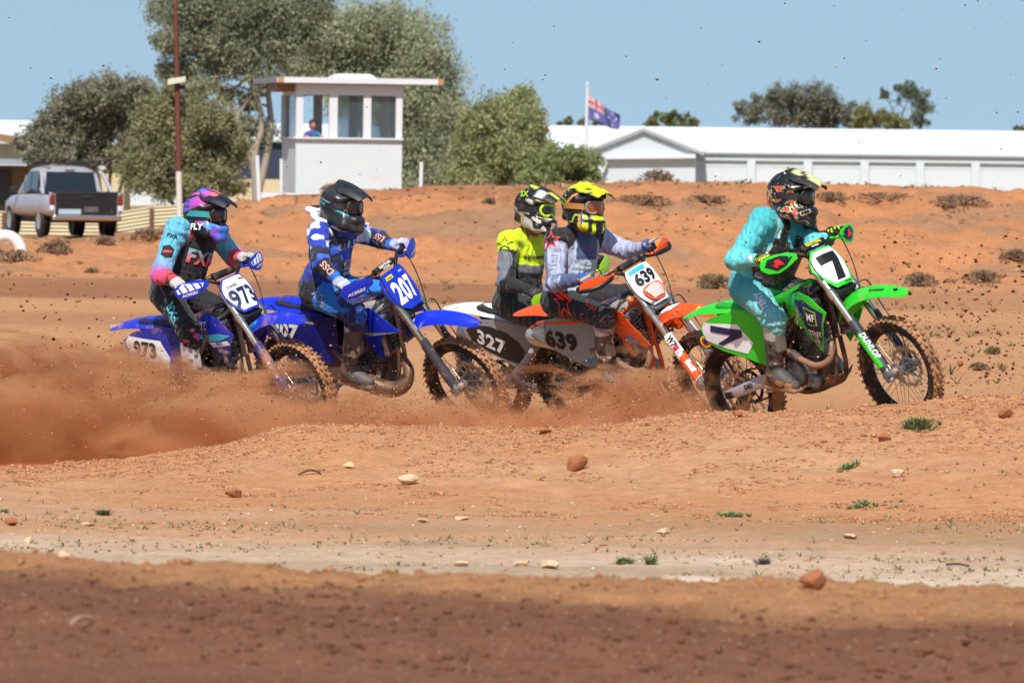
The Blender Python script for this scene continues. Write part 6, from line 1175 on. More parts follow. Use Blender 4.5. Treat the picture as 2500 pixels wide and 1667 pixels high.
def make_rider(cfg):
    bk = BIKES[cfg['bike']]; D = np.linalg.inv(bk['M'])                                      # bike frame
    lat = nrm(bl(bk, (0, 1, 0)) - bl(bk, (0, 0, 0))); fw = nrm(bl(bk, (1, 0, 0)) - bl(bk, (0, 0, 0)))
    z = np.array([0, 0, 1.]); ls = cfg.get('lean', .5); lat = nrm(lat * np.array([1, 1, ls])); fw = nrm(fw * np.array([1, 1, .4]))
    if cfg.get('turn'): lat = np.array(Matrix.Rotation(R(cfg['turn']), 3, 'Z')) @ lat
    seat = bl(bk, (.42, 0, .94)); ds = seat[1]
    pel = PX(*cfg['pelvis'], ds + cfg.get('pd', 0)); che = PX(*cfg['chest'], ds + cfg.get('cd', -.12)); up = nrm(che - pel)
    lat = nrm(lat - up * (lat @ up)); fwd = np.cross(lat, up); A = np.stack([fwd, lat, up], 1); k = cfg.get('bulk', 1.)
    sh = {s: che + lat * s * .19 * k for s in (-1, 1)}; hip = {s: pel + lat * s * .10 for s in (-1, 1)}
    grip = {s: bl(bk, bk['H'](s * .335), True) for s in (-1, 1)}; bax = {s: nrm(bl(bk, bk['H'](s * .40), True) - bl(bk, bk['H'](s * .28), True)) for s in (-1, 1)}
    hd = PX(*cfg['head'], ds + cfg.get('hd', -.22)); f = R(cfg['face'][0]); pt = R(cfg['face'][1]); rl = R(cfg['face'][2]) if len(cfg['face']) > 2 else 0
    hf = np.array([math.cos(f) * math.cos(pt), -math.sin(f) * math.cos(pt), math.sin(pt)]); HA = frame_from(hf, (math.sin(rl) * .0, 0, 1)); HA = HA @ np.array(Matrix.Rotation(rl, 3, 'X'))
    peg = {s: bl(bk, (.485, s * .19, .375)) for s in (-1, 1)}
    def on_plane(uv, y):      # where the sight line meets the plane y of the bike's own frame
        a = (D @ np.append(PX(*uv, ds - 3), 1.))[:3]; e = (D @ np.append(PX(*uv, ds + 3), 1.))[:3]; t_ = (y - a[1]) / (e[1] - a[1]); return (bk['M'] @ np.append(a + (e - a) * t_, 1.))[:3]
    ft = nrm(fw * np.array([1, 1, .6])); ank = {}; toe = {}
    for s in (-1, 1):
        ank[s] = peg[s] + np.array([0, 0, .095]) - ft * .06
        if s < 0 and cfg.get('ankle'): ank[s] = on_plane(cfg['ankle'], -.215)
        toe[s] = ank[s] + nrm(ft + np.array([0, 0, cfg.get('toe_up', -.12)])) * .2
    wr = {s: grip[s] - nrm(grip[s] - (sh[s] - up * .25)) * .085 + z * .02 for s in (-1, 1)}
    elb = {-1: solve_mid(sh[-1], wr[-1], cfg['elbow_r'], .30 * cfg.get('arm', 1), .25 * cfg.get('arm', 1), (sh[-1][1] + wr[-1][1]) / 2 - .05)}
    if cfg.get('elbow_l'): elb[1] = solve_mid(sh[1], wr[1], cfg['elbow_l'], .30, .26, (sh[1][1] + wr[1][1]) / 2 + .05)
    else:
        m = (sh[1] + wr[1]) / 2; h = math.sqrt(max(.0, .28 ** 2 - (np.linalg.norm(sh[1] - wr[1]) / 2) ** 2)); elb[1] = m + nrm(lat * .7 - z * .2) * h
    kn = {-1: on_plane(cfg['knee_r'], cfg.get('knee_y', -.215))}
    loc = D @ np.append(kn[-1], 1.); loc[1] *= -1; kn[1] = (bk['M'] @ loc)[:3]
    if cfg.get('verbose'): print('knee', np.round((D @ np.append(kn[-1], 1.))[:3], 2), 'ank', np.round((D @ np.append(ank[-1], 1.))[:3], 2), 'pel', np.round((D @ np.append(pel, 1.))[:3], 2), 'che', np.round((D @ np.append(che, 1.))[:3], 2),cfg['bike'], 'arm', [round(float(np.linalg.norm(elb[s] - sh[s])), 2) for s in (-1, 1)], [round(float(np.linalg.norm(elb[s] - wr[s])), 2) for s in (-1, 1)], 'leg', round(float(np.linalg.norm(kn[-1] - hip[-1])), 2), round(float(np.linalg.norm(kn[-1] - ank[-1])), 2), 'torso', round(float(np.linalg.norm(che - pel)), 2), 'head', np.round(hd - che, 2))
    org = pel - np.array([0, 0, .12]); root = empty('person', org); tag(root, cfg['label'], 'person', 'riders on the motocross bikes')
    b = Blob(); L = np.linalg.norm(che - pel)
    b.ell(pel + up * .03 - fwd * .02, A, np.array((.135, .165, .13)) * k, .05, 'hips')
    b.ell(pel + up * L * .42 + fwd * (.01 + cfg.get('belly', 0)), A, np.array((.118, .150, .19)) * k, .06, 'torso').ell(pel + up * L * .78 - fwd * .01, A, np.array((.125, .168, .18)) * k, .06, 'torso')
    b.caps(sh[-1] + lat * .03, sh[1] - lat * .03, .072 * k, .072 * k, .05, 'yoke')
    b.caps(pel + up * .10 - lat * .06, pel + up * .10 + lat * .06, .118 * k, .118 * k, .02, 'hem')
    b.caps(che + up * .02, hd - HA[:, 2] * .06 - HA[:, 0] * .03, .066, .058, .04, 'neck').ell(hd + HA[:, 0] * .01, HA, (.098, .078, .115), .02, 'head').caps(hd + HA[:, 0] * .095 - HA[:, 2] * .02, hd + HA[:, 0] * .118 - HA[:, 2] * .045, .012, .016, .012, 'head')
    for s in (-1, 1):
        n = 'r' if s < 0 else 'l'
        b.caps(sh[s], elb[s], .072 * k, .056 * k, .035, 'uarm_' + n).caps(elb[s], wr[s], .055 * k, .036, .03, 'farm_' + n)
        b.caps(hip[s], kn[s], .100 * k, .072, .045, 'thigh_' + n).caps(kn[s], kn[s] + (ank[s] - kn[s]) * .55, .070, .056, .03, 'shin_' + n)
        b.caps(kn[s] + fwd * .01, kn[s] + (ank[s] - kn[s]) * .2 + fwd * .02, .066, .05, .03, 'shin_' + n)
    limb = {}
    for s, n in ((-1, 'r'), (1, 'l')): limb.update({'uarm_' + n: (sh[s], elb[s]), 'farm_' + n: (elb[s], wr[s]), 'thigh_' + n: (hip[s], kn[s]), 'shin_' + n: (kn[s], ank[s])})
    sd = cfg.get('seed', 1)
    def disp(P):      # folds: noise squeezed along the body so creases run across limbs
        q = (P - org) @ A; nn = fbm(q * np.array([7, 7, 13]) + 3.1 * sd, 2, sd); n1 = nn - .5; q2 = q + .02 * (nn - .5)[:, None]; n2_ = 1.3 * np.exp(-((vnoise(q2 * np.array([9, 9, 26]) + 9.7 * sd, sd + 3) - .5) / .07) ** 2) - .3
        for n in ('uarm_r', 'farm_r', 'uarm_l', 'farm_l', 'thigh_r', 'shin_r'):
            a, e = limb[n]; ab = e - a; t = ((P - a) @ ab) / (ab @ ab); dd = np.linalg.norm(P - a - np.clip(t, 0, 1)[:, None] * ab, axis=1)
            w_ = np.exp(-np.maximum(0, dd - .08) ** 2 / .001); ph = t * np.linalg.norm(ab) * 95 + 5 * vnoise((P - org) * 7, sd)
            jn = np.exp(-((t - (1 if n[1] != 'a' and n[0] != 's' else 0)) / .28) ** 2)
            n1 = n1 + w_ * np.sin(ph) * (.07 + .24 * jn)
        return .015 * n1 + .0042 * n2_
    V, Q = b.mesh(.0085, disp); T = b.tags(V); loc = (V - pel) @ A; t = np.zeros(len(V)); an = np.zeros(len(V))
    for n, (a, e) in limb.items():
        m = T == n; ab = e - a; t[m] = ((V[m] - a) @ ab) / (ab @ ab)
        w_ = V[m] - a - t[m][:, None] * ab; an[m] = (w_ @ fwd) / (np.linalg.norm(w_, axis=1) + 1e-6)        # +1 faces forward
    body = mesh_obj('body', V - org, Q, cloth(cfg.get('clothmat', 'riding_gear')), root, 180, cfg['colors'](T, t, loc, an, V - org, L))
    info = dict(root=root, org=org, A=A, pel=pel, che=che, L=L, limb=limb, V=V, Q=Q, body=body, k=k, sh=sh, hd=hd, HA=HA)
    hel, W_ = helmet(root, org, hd, HA, *cfg['helmet'], scale=cfg.get('hscale', .97), peak_pitch=cfg.get('peak', 0), texts=cfg.get('htexts', ()))
    info['hel'] = hel; info['W'] = W_
    for s in (-1, 1):
        boot(root, org, kn[s], ank[s], toe[s], cfg['boots'])
        glove(root, org, wr[s], grip[s], bax[s], s, cfg['gloves'])
    from mathutils.bvhtree import BVHTree
    info['bvh'] = BVHTree.FromPolygons([tuple(v) for v in V], [tuple(int(i) for i in q) for q in Q])
    for d in cfg.get('deco', []): d(info)
    return info

def wrap(info, P2, c, ex, ey, n, mt, name, Fc, off=.007, cols=None):
    "lay a flat shape on the clothed body: shoot along -n"
    P = []
    for a, b_ in P2:
        p = c + ex * a + ey * b_; r = info['bvh'].ray_cast(Vector(p + n * .25), Vector(-n), .5)
        P.append(np.array(r[0]) + n * off if r[0] is not None else p)
    return mesh_obj(name, np.array(P) - info['org'], Fc, mt, info['body'], 0, cols)
def chest_text(t, pos, h, mt, width=None, shear=0., bold=.02, ang=0, side=None, name='jersey_lettering', grad=None):
    "pos: (left, up) fractions of a metre from the pelvis on the front of the torso; side: limb name for sleeves and legs"
    def f(i):
        V, Fc = text2d(t, bold, shear); V = V * h
        if width: V = V * np.array([width / (V[:, 0].max() - V[:, 0].min()), 1])
        ca, sa = math.cos(R(ang)), math.sin(R(ang)); V = np.stack([V[:, 0] * ca - V[:, 1] * sa, V[:, 0] * sa + V[:, 1] * ca], 1)
        lay(i, V, Fc, pos, mt, name, side, cols=None if grad is None else lerp(hx(grad[0]), hx(grad[1]), np.clip(V[:, 1] / h + .5, 0, 1)))
    return f
def chest_poly(poly, pos, mt, name, side=None, off=.003):
    def f(i):
        V, T, B = fill2d(poly, .012); lay(i, V, T, pos, mt, name, side, off)
    return f
def lay(i, V, Fc, pos, mt, name, side, off=.008, cols=None):
    A = i['A']
    if side is None:
        c = i['pel'] + A[:, 1] * pos[0] + A[:, 2] * pos[1]; wrap(i, V, c, A[:, 1], A[:, 2], A[:, 0], mt, name, Fc, off, cols)
    else:
        a, e = i['limb'][side]; ax = nrm(e - a); n = np.array([0., -1., .15]); n = nrm(n - ax * (n @ ax) + 0 * n); n = nrm(n + pos[2] * np.cross(ax, n)) if len(pos) > 2 else n
        ex = nrm(np.cross(-ax, n)); ey = -ax
        c = a + (e - a) * pos[0] + ex * pos[1]; wrap(i, V, c, ex, ey, n, mt, name, Fc, off)
def isin(T, *n): return np.isin(T, n)
SKIN = hx('a86a52')
def base_cols(T, jer, pan):
    C = np.tile(np.asarray(pan, float), (len(T), 1)); C[isin(T, 'torso', 'yoke', 'hem', 'uarm_r', 'uarm_l', 'farm_r', 'farm_l')] = jer; C[isin(T, 'neck', 'head')] = SKIN; return C
def lerp(a, b, t): return np.asarray(a)[None] * (1 - np.asarray(t)[:, None]) + np.asarray(b)[None] * np.asarray(t)[:, None]
ARMS = ('uarm_r', 'uarm_l'); FORE = ('farm_r', 'farm_l'); THI = ('thigh_r', 'thigh_l'); SHI = ('shin_r', 'shin_l')
def shell(i, mask, off, th, mt, name, parent=None, cols=None):
    "armour or trim cut from the body's own surface and lifted off it"
    V, Q = i['V'], i['Q']; me = i['body'].data; N = np.empty(len(V) * 3, 'f4'); me.vertices.foreach_get('normal', N); N = N.reshape(-1, 3)
    f = Q[mask[Q].all(1)]; u, inv = np.unique(f, return_inverse=True); f = inv.reshape(f.shape); n = len(u)
    o1 = V[u] + N[u] * off; o2 = V[u] + N[u] * (off - th)
    E = {}; 
    for q in f:
        for a, b in zip(q, np.roll(q, -1)):
            if (b, a) in E: del E[(b, a)]
            else: E[(a, b)] = 1
    Fc = [tuple(q) for q in f] + [tuple(q[::-1] + n) for q in f] + [(b, a, a + n, b + n) for a, b in E]
    return mesh_obj(name, np.concatenate([o1, o2]) - i['org'], Fc, mt, parent or i['root'], 60, None if cols is None else np.tile(cols[u], (2, 1)))
def tloc(i): return (i['V'] - i['pel']) @ i['A']
M_ARMOR = mat('black_chest_armour', '1d1d20', .5, dirt=.3, bmp=.6, bscale=55, dcol=hx('7a6a60'), dscale=22)
M_LENSD = mat('dark_goggle_lens', '2a1d1a', .08, coat=.6); M_LENSO = mat('orange_mirror_lens', 'b4552a', .1, metal=.5, coat=.6); M_LENSB = mat('blue_black_lens', '14141c', .08, coat=.6)
M_GBLK = mat('goggle_black', '17171a', .5, dirt=.2); M_GGRY = mat('goggle_grey', '7c7c80', .5, dirt=.2); M_GLIM = mat('goggle_lime', 'b8e818', .45, dirt=.1); M_TEALS = mat('teal_strap', '2f8f94', .7, dirt=.1); M_ORS = mat('orange_strap', 'a8702c', .7, dirt=.15)
M_REDT = mat('red_print', 'e8443e', .7); M_CYT = mat('cyan_print', '56b8cc', .7); M_WHT = mat('white_print', 'dfe3ea', .7); M_BLT = mat('black_print', '16171c', .7); M_PINKT = mat('salmon_print', 'd8a898', .7); M_GRYT = mat('grey_print', '9aa2b4', .7)
M_NECKB = mat('white_neck_brace', 'e4e6ea', .4, dirt=.1); M_YELT = mat('yellow_print', 'f0dc20', .6)

def stripes(V, d, f, s=0): return np.sin(V @ np.asarray(d, float) * f + 6 * vnoise(V * 9, s))
# --- rider in teal
def c_teal(T, t, loc, an, P, L):
    C = base_cols(T, hx('44b6ba'), hx('5cb8be')); g = sstep(.1, .55, loc[:, 2]); j = isin(T, 'torso', 'yoke', 'hem'); C[j] = lerp(hx('6cc6c8'), hx('3cb0b6'), g)[j]
    m = isin(T, *ARMS); C[m] = lerp(hx('40b2b8'), hx('5cc4ca'), np.clip(t, 0, 1))[m]; m = isin(T, *FORE); C[m] = lerp(hx('62c6cc'), hx('70cad0'), np.clip(t, 0, 1))[m]
    w = j & (loc[:, 0] > .02) & (np.abs(np.abs(loc[:, 1]) - .135 - .02 * np.sin(loc[:, 2] * 30)) < .014) & (loc[:, 2] > .2); C[w] = hx('c8dcdc')
    w = isin(T, *FORE) & (t > .55) & (t < .8) & (vnoise(P * 30, 4) > .62); C[w] = hx('cfe0e0')
    w = isin(T, 'hem') & (loc[:, 2] < .045) & (loc[:, 0] > .03); C[w] = hx('c4ccd0')
    m = isin(T, *THI); C[m] = lerp(hx('3fa2ac'), hx('76c2c8'), sstep(.15, .75, t))[m]; m = isin(T, *SHI); C[m] = lerp(hx('78c0c4'), hx('3c9098'), sstep(.2, .55, t))[m]
    m = isin(T, 'hips', *THI) & (vnoise(P * 7, 9) > .70); C[m] = C[m] * .62 + hx('a5845c') * .2
    return C
def h_teal(V):
    C = np.tile(hx('11121c'), (len(V), 1)); x, y, z = V.T; q = np.stack([x * 26 + z * 20, np.abs(y) * 14, z * 34 - x * 18], 1); n = vnoise(q, 31); n2_ = vnoise(q * 1.6 + 5, 33)
    a = (z < .07) & (np.abs(y) > .05)
    e = a & (np.abs(n - .56) < .04); C[e] = hx('d8c890'); r = a & (n > .62) & (x < .10); C[r] = hx('c4503a'); w = a & (n2_ > .72) & ~r; C[w] = hx('8d8276')
    t = (z > .12) & (np.abs(y) < .07) & (x > -.06); C[t] = hx('d6cf90'); t2 = t & (vnoise(np.stack([x * 55, y * 55, 0 * x], 1), 7) > .60); C[t2] = hx('1a1a20')
    d = (z > .0) & (vnoise(V * 120, 12) > .86); C[d] = hx('8d8a86'); return C
def pk_teal(s, t, V):
    C = np.tile(hx('d6cf92'), (len(s), 1)); C[(np.abs(t) > .62)] = hx('15161e'); n = vnoise(np.stack([s * 11, t * 4, 0 * s], 1), 5); C[(n > .64)] = hx('1d1d22'); C[(np.abs(t) < .1) & (s < .4)] = hx('22222a'); return C
def b_dark(T, t, V):
    C = np.tile(hx('4a4642'), (len(T), 1)); n = vnoise(V * 16, 3); C[T == 'sole'] = hx('8a6a50'); C[T == 'toe'] = hx('a3764c'); C[(T == 'shaft') & (t > .66)] = hx('b9b4ac'); C[T == 'plate'] = hx('6a655e'); C[T == 'buckle'] = hx('2a2826')
    C[(T == 'foot') & (n > .62)] = hx('a86c3c'); C[(T == 'shaft') & (n > .72)] = hx('989088'); return C
def b_white(T, t, V):
    C = np.tile(hx('d0cfd2'), (len(T), 1)); n = vnoise(V * 26, 3); C[T == 'sole'] = hx('77706a'); C[T == 'buckle'] = hx('5a5a60'); C[(n > .63)] = hx('6c6a6e'); return C
def b_grey(T, t, V):
    C = np.tile(hx('565150'), (len(T), 1)); n = vnoise(V * 22, 5); C[T == 'sole'] = hx('6d5a4c'); C[(n > .66) & (t > .3)] = hx('c2beb8'); C[T == 'buckle'] = hx('2c2a2a'); return C
def g_two(a, b_, f=1, th=.5):
    def q(T, V, bar, w):
        C = np.tile(hx(a), (len(T), 1)); st = np.sin(w * 240 * f) > th; m = isin(T, 'finger', 'knuckle', 'tip', 'back') & st; C[m] = hx(b_); return C
    return q
def teal_armor(i):
    l = tloc(i); m = (l[:, 0] > .015) & (l[:, 2] > .06) & (l[:, 2] < i['L'] * .86) & (np.abs(l[:, 1]) < .150)
    m &= ~((np.abs(l[:, 1]) < .045) & (l[:, 2] > i['L'] * .78)); m |= (l[:, 0] > -.02) & (np.abs(l[:, 1]) < .18) & (l[:, 2] > .08) & (l[:, 2] < .24)
    m &= ~(np.isin(np.arange(len(l)), np.where(np.linalg.norm(i['V'] - i['limb']['farm_r'][1], axis=1) < .10)[0]))
    arm = shell(i, m, .024, .02, M_ARMOR, 'chest_protector')
    for s in (-1, 1):
        mm = (np.abs(l[:, 1] - s * .095) < .028) & (l[:, 2] > i['L'] * .80); shell(i, mm, .012, .009, M_ARMOR, 'shoulder_strap', arm)
    mm = (np.abs(l[:, 1] - .03) < .035) & (l[:, 0] > .0) & (l[:, 2] > i['L'] * .62) & (l[:, 2] < i['L'] * .98); shell(i, mm, .03, .02, M_GBLK, 'drink_hose_cover', arm)
RIDERS = {}
RIDERS['green'] = make_rider(dict(bike='green', verbose=1, label='person in teal jersey and pants with black chest protector riding bike 7', pelvis=(1846, 705), chest=(1912, 553), head=(1934, 480), face=(30, -12), elbow_r=(1797, 636), elbow_l=(1992, 600), knee_r=(1889, 778), ankle=(1893, 912), bulk=1.16, belly=.015, seed=2, peak=-4, hd=-.16, cd=-.06,
    colors=c_teal, helmet=(h_teal, pk_teal, M_LENSD, M_GBLK, M_GBLK), boots=b_dark, gloves=g_two('1a1a1a', 'c8dc30', 1, -.1), htexts=[('FOX', -1, .135, .03, .03, M_INK)],
    deco=[teal_armor, chest_text('TENT', (.72, .0, .0), .045, M_WHT, None, -.1, .05, 82, 'thigh_r', 'leg_lettering')]))

# --- rider 973
def c_fxr(T, t, loc, an, P, L):
    C = base_cols(T, hx('1c1c22'), hx('1a191d')); m = isin(T, 'yoke') & (np.abs(loc[:, 1]) < .16) & (np.abs(loc[:, 1]) > .07); C[m] = hx('b0323c')
    j = isin(T, 'torso'); n = vnoise(P * 60, 5); C[j & (n > .80)] = hx('5a3038')
    for a, f in zip(ARMS, FORE):
        m = (T == a); C[m] = lerp(hx('62b8d4'), hx('90aadc'), sstep(.45, .95, t))[m]
        m = (T == f); C[m] = lerp(hx('c05aa0'), hx('f04478'), sstep(-.1, .3, t))[m]; m = (T == f) & (t > .3); C[m] = lerp(hx('f04478'), hx('d8343c'), sstep(.3, .7, t))[m]; C[(T == f) & (t > .62) & (vnoise(P * 18, 8) > .5)] = hx('2a1a20')
    m = isin(T, *ARMS) & (t > .85); C[m] = lerp(hx('8a8ad0'), hx('c05aa0'), sstep(.85, 1.02, t))[m]
    m = isin(T, 'yoke') & (np.abs(loc[:, 1]) > .15); C[m] = hx('62b8d4')
    m = isin(T, *THI) & (np.abs(an - .55) < .16) & (t > .1); C[m] = hx('c02830'); m = isin(T, *SHI) & (t > .36); C[m] = hx('cf3a30'); m = isin(T, *SHI) & (t < .12) & (vnoise(P * 20, 3) > .52); C[m] = hx('c860a0')
    return C
def h_fly(V):
    C = np.tile(hx('121218'), (len(V), 1)); x, y, z = V.T; s = np.abs(y); g = np.clip((x + .16) / .3, 0, 1)
    m = (z > .02) & (z < .16) & (s > .03) & (z - .35 * x < .135) & (z - .35 * x > .05); C[m] = lerp(hx('1d64c8'), hx('c83a98'), sstep(.05, .75, g))[m]
    m = (z > .13) & (s < .08) & (x > -.08); C[m] = lerp(hx('b048b0'), hx('f07070'), sstep(.2, .9, g))[m]
    m = (z < -.045) & (z > -.13) & (x > .0) & (np.abs(z + .06 + .42 * (x - .06)) < .022); C[m] = lerp(hx('e05090'), hx('2a90e0'), sstep(.45, .95, g))[m]
    m = (z < -.08) & (x > .12); C[m] = lerp(hx('7040c0'), hx('2a8ae0'), sstep(.12, .2, x))[m]
    m = (z > .04) & (z < .1) & (x < -.05) & (np.sin(z * 700) > 0); C[m] = hx('5a2a7a'); return C
def pk_fly(s, t, V):
    C = np.tile(hx('15152a'), (len(s), 1)); m = (np.abs(t) < .55) & (s < .62); C[m] = lerp(hx('b040c0'), hx('f47a6a'), sstep(0, .6, s))[m]; m = (t < -.1) & (t > -.75) & (s < .45); C[m] = lerp(hx('2a70d8'), hx('d04aa0'), sstep(0, .45, s))[m]; C[(np.abs(t + .15) < .05)] = hx('15151c'); return C
RIDERS['973'] = make_rider(dict(bike='973', verbose=1, label='person in black jersey with cyan to pink sleeves riding the dusty blue bike', pelvis=(428, 722), chest=(480, 568), head=(503, 524), face=(34, -14), elbow_r=(392, 672), elbow_l=(572, 628), knee_r=(462, 808), ankle=(468, 950), seed=3, peak=-3, hd=-.14, cd=-.05, bulk=1.1,
    colors=c_fxr, helmet=(h_fly, pk_fly, mat('red_black_lens', '30100e', .1, coat=.6), M_GBLK, M_TEALS), boots=b_white, gloves=g_two('b8b4b2', '8e8a88', 1, .6), htexts=[('FLY', -1, -.085, .02, .045, M_WHITE)],
    deco=[chest_text('FXR', (.0, .32), .10, mat('gradient_print', attr='Col', rough=.7), .25, .0, .04, grad=('f03c46', '6ab0bc')), chest_text('FXR', (.22, .0), .03, M_BLT, .08, .0, .03, 0, 'uarm_r'), chest_poly([(-.04, .03), (0, .05), (.04, .03), (.04, -.03), (0, -.05), (-.04, -.03)], (.55, .0), M_BLT, 'sleeve_patch', 'uarm_r'), chest_poly([(-.03, .0), (.03, .015), (.03, 0), (-.03, -.018)], (.55, .0), M_REDT, 'sleeve_mark', 'uarm_r', .006),
        chest_text('HELIUM', (.30, -.02), .022, M_GRYT, None, 0, .02, 75, 'thigh_r', 'leg_lettering'), chest_text('FXR', (.62, -.03), .06, M_CYT, None, 0, .03, 80, 'thigh_r', 'leg_lettering')]))

# --- rider 207
def c_fox(T, t, loc, an, P, L):
    C = base_cols(T, hx('22283c'), hx('1c1c24')); n = vnoise(P * 13, 41); n2_ = vnoise(P * 17 + 3, 43); j = isin(T, 'torso', 'yoke', 'hem', *ARMS, *FORE)
    C[j & (n > .52)] = hx('2846bc'); C[j & (n2_ > .66)] = hx('3a62da'); m = (isin(T, *ARMS) & (t < .62) | isin(T, 'yoke') & (np.abs(loc[:, 1]) > .15)); C[m & (vnoise(P * 24, 5) > .52)] = hx('dde4f0'); C[m & (vnoise(P * 24, 5) <= .52)] = hx('1f3cb0')
    g = isin(T, 'torso', 'hem') & (loc[:, 2] < .22); C[g] = np.where((vnoise(P * 9, 6) > .45)[g][:, None], hx('1a2c90'), hx('20263e'))
    m = isin(T, *FORE) & (t > .0) & (an < .5); C[m & (t < .62)] = hx('20222c'); m = isin(T, *FORE) & (t > .72); C[m] = hx('1f6ac8')
    m = isin(T, *THI) & (t > .22) & ((an > -.3) | (t > .55)); C[m] = hx('1f7cd8'); m = isin(T, *THI) & (t > .7) & (vnoise(P * 11, 9) > .45); C[m] = hx('152a66'); m = isin(T, *SHI); C[m] = hx('1a2450'); C[isin(T, *SHI) & (vnoise(P * 12, 19) > .58)] = hx('1f58b4')
    return C
def h_blk(V):
    C = np.tile(hx('25262a'), (len(V), 1)); x, y, z = V.T; s = np.abs(y)
    m = (s > .06) & (np.abs(z + .01 + .42 * x) < .008) & (x < .12); C[m] = hx('2f98a8'); m = (s > .06) & (np.abs(z - .02 + .42 * x) < .006) & (x < .05); C[m] = hx('8a9098'); return C
def pk_blk(s, t, V):
    C = np.tile(hx('222327'), (len(s), 1)); C[(np.abs(np.abs(t) - .55) < .06) & (s > .3) & (s < .5)] = hx('0a0a0c'); return C
def neck_brace(i):
    c = i['che'] + i['A'][:, 2] * .065 - i['A'][:, 0] * .035; th = np.linspace(0, 2 * math.pi, 36, endpoint=False); f, l, u = i['A'].T
    pts = [c + f * .135 * math.cos(a) + l * .13 * math.sin(a) + u * (.012 * math.cos(a) + .045 * max(0, -math.cos(a)) ** 2 - .028 * max(0, math.cos(a)) ) - i['org'] for a in th]
    o = MB().tube(np.array(pts), .042, 10, closed=True, flat=.6).build('neck_brace', M_NECKB, i['root'], 60)
    MB().box(c - f * .15 + u * .04 - i['org'], (.09, .19, .05), i['A'], .02).build('brace_rear_wing', M_NECKB, o, 50); MB().box(c - f * .15 + u * .067 - i['org'], (.05, .10, .012), i['A'], .005).build('brace_badge', M_GBLK, o, 50)
RIDERS['207'] = make_rider(dict(bike='207', verbose=1, label='person in navy and royal blue gear with matt black helmet and white neck brace', pelvis=(788, 712), chest=(818, 566), head=(836, 505), face=(36, -24), elbow_r=(783, 640), elbow_l=(925, 585), knee_r=(868, 765), ankle=(852, 905), seed=5, peak=-6, hd=-.18, cd=-.07, bulk=1.1,
    colors=c_fox, helmet=(h_blk, pk_blk, M_LENSB, M_GBLK, M_GBLK), boots=b_grey, gloves=g_two('9aa6c8', 'c8b8dc', .5, .0),
    deco=[neck_brace, chest_text('KC', (.02, .25), .05, M_PINKT, None, .1, .04), chest_text('FAIRLINE', (.05, .21), .028, M_WHT, .13, 0, .02), chest_text('REFRIG', (.05, .17), .028, M_WHT, .12, 0, .02), chest_text('1.5', (.05, .38), .05, M_WHT, .12, .1, .03), chest_text('&S', (-.06, .36), .05, M_GRYT, None, 0, .02), chest_text('DSS', (.45, .0), .05, M_PINKT, None, 0, .02, 90, 'farm_r', 'sleeve_lettering'), chest_text('DSS', (.4, .0), .05, M_PINKT, None, 0, .02, 90, 'farm_l', 'sleeve_lettering'), chest_text('FAIRLINE', (.45, .02), .026, M_WHT, None, 0, .02, 0, 'uarm_l', 'sleeve_lettering'), chest_text('FOX', (.35, -.03), .07, M_GRYT, .13, 0, .02, 65, 'thigh_r', 'leg_lettering')]))

# --- rider 639
star = [(0, .06), (.014, .016), (.058, .014), (.022, -.012), (.036, -.058), (0, -.03), (-.036, -.058), (-.022, -.012), (-.058, .014), (-.014, .016)]
def big(p, s, sx=1.): return [(a * s * sx, b * s) for a, b in p]
def c_astar(T, t, loc, an, P, L):
    C = base_cols(T, hx('b0b2ce'), hx('222126')); j = isin(T, 'torso', 'hem'); m = j & (loc[:, 0] > .04) & (np.abs(loc[:, 1]) < .12); C[m] = hx('bcc8d8'); m = j & (loc[:, 0] > .02) & (loc[:, 2] > L * .74) & (np.abs(loc[:, 1]) < .10); C[m] = hx('4a5a82')
    C[isin(T, 'yoke') & (np.abs(loc[:, 1]) > .08) & (np.abs(loc[:, 1]) < .24)] = hx('1d1d22'); C[isin(T, *ARMS) & (t < .12)] = hx('1d1d22'); C[isin(T, 'yoke') & (np.abs(loc[:, 1]) <= .08)] = hx('4c4e5a')
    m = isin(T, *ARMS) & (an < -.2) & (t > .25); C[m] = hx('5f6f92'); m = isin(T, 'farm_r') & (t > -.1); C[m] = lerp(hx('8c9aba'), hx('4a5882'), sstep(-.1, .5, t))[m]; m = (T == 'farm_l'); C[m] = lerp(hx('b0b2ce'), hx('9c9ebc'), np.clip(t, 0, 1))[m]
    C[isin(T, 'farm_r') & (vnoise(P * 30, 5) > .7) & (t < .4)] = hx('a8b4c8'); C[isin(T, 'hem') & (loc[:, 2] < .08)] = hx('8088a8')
    m = isin(T, *THI) & (an > .5) & (t > .05) & (t < .65); C[m] = hx('9c9fa8'); m = isin(T, *THI) & (t > .84); C[m] = hx('2a292d'); m = isin(T, *SHI); C[m] = hx('2e2d32'); C[isin(T, *SHI) & (np.abs(t - .22) < .09) & (vnoise(P * 14, 3) > .4)] = hx('8d8aa4'); return C
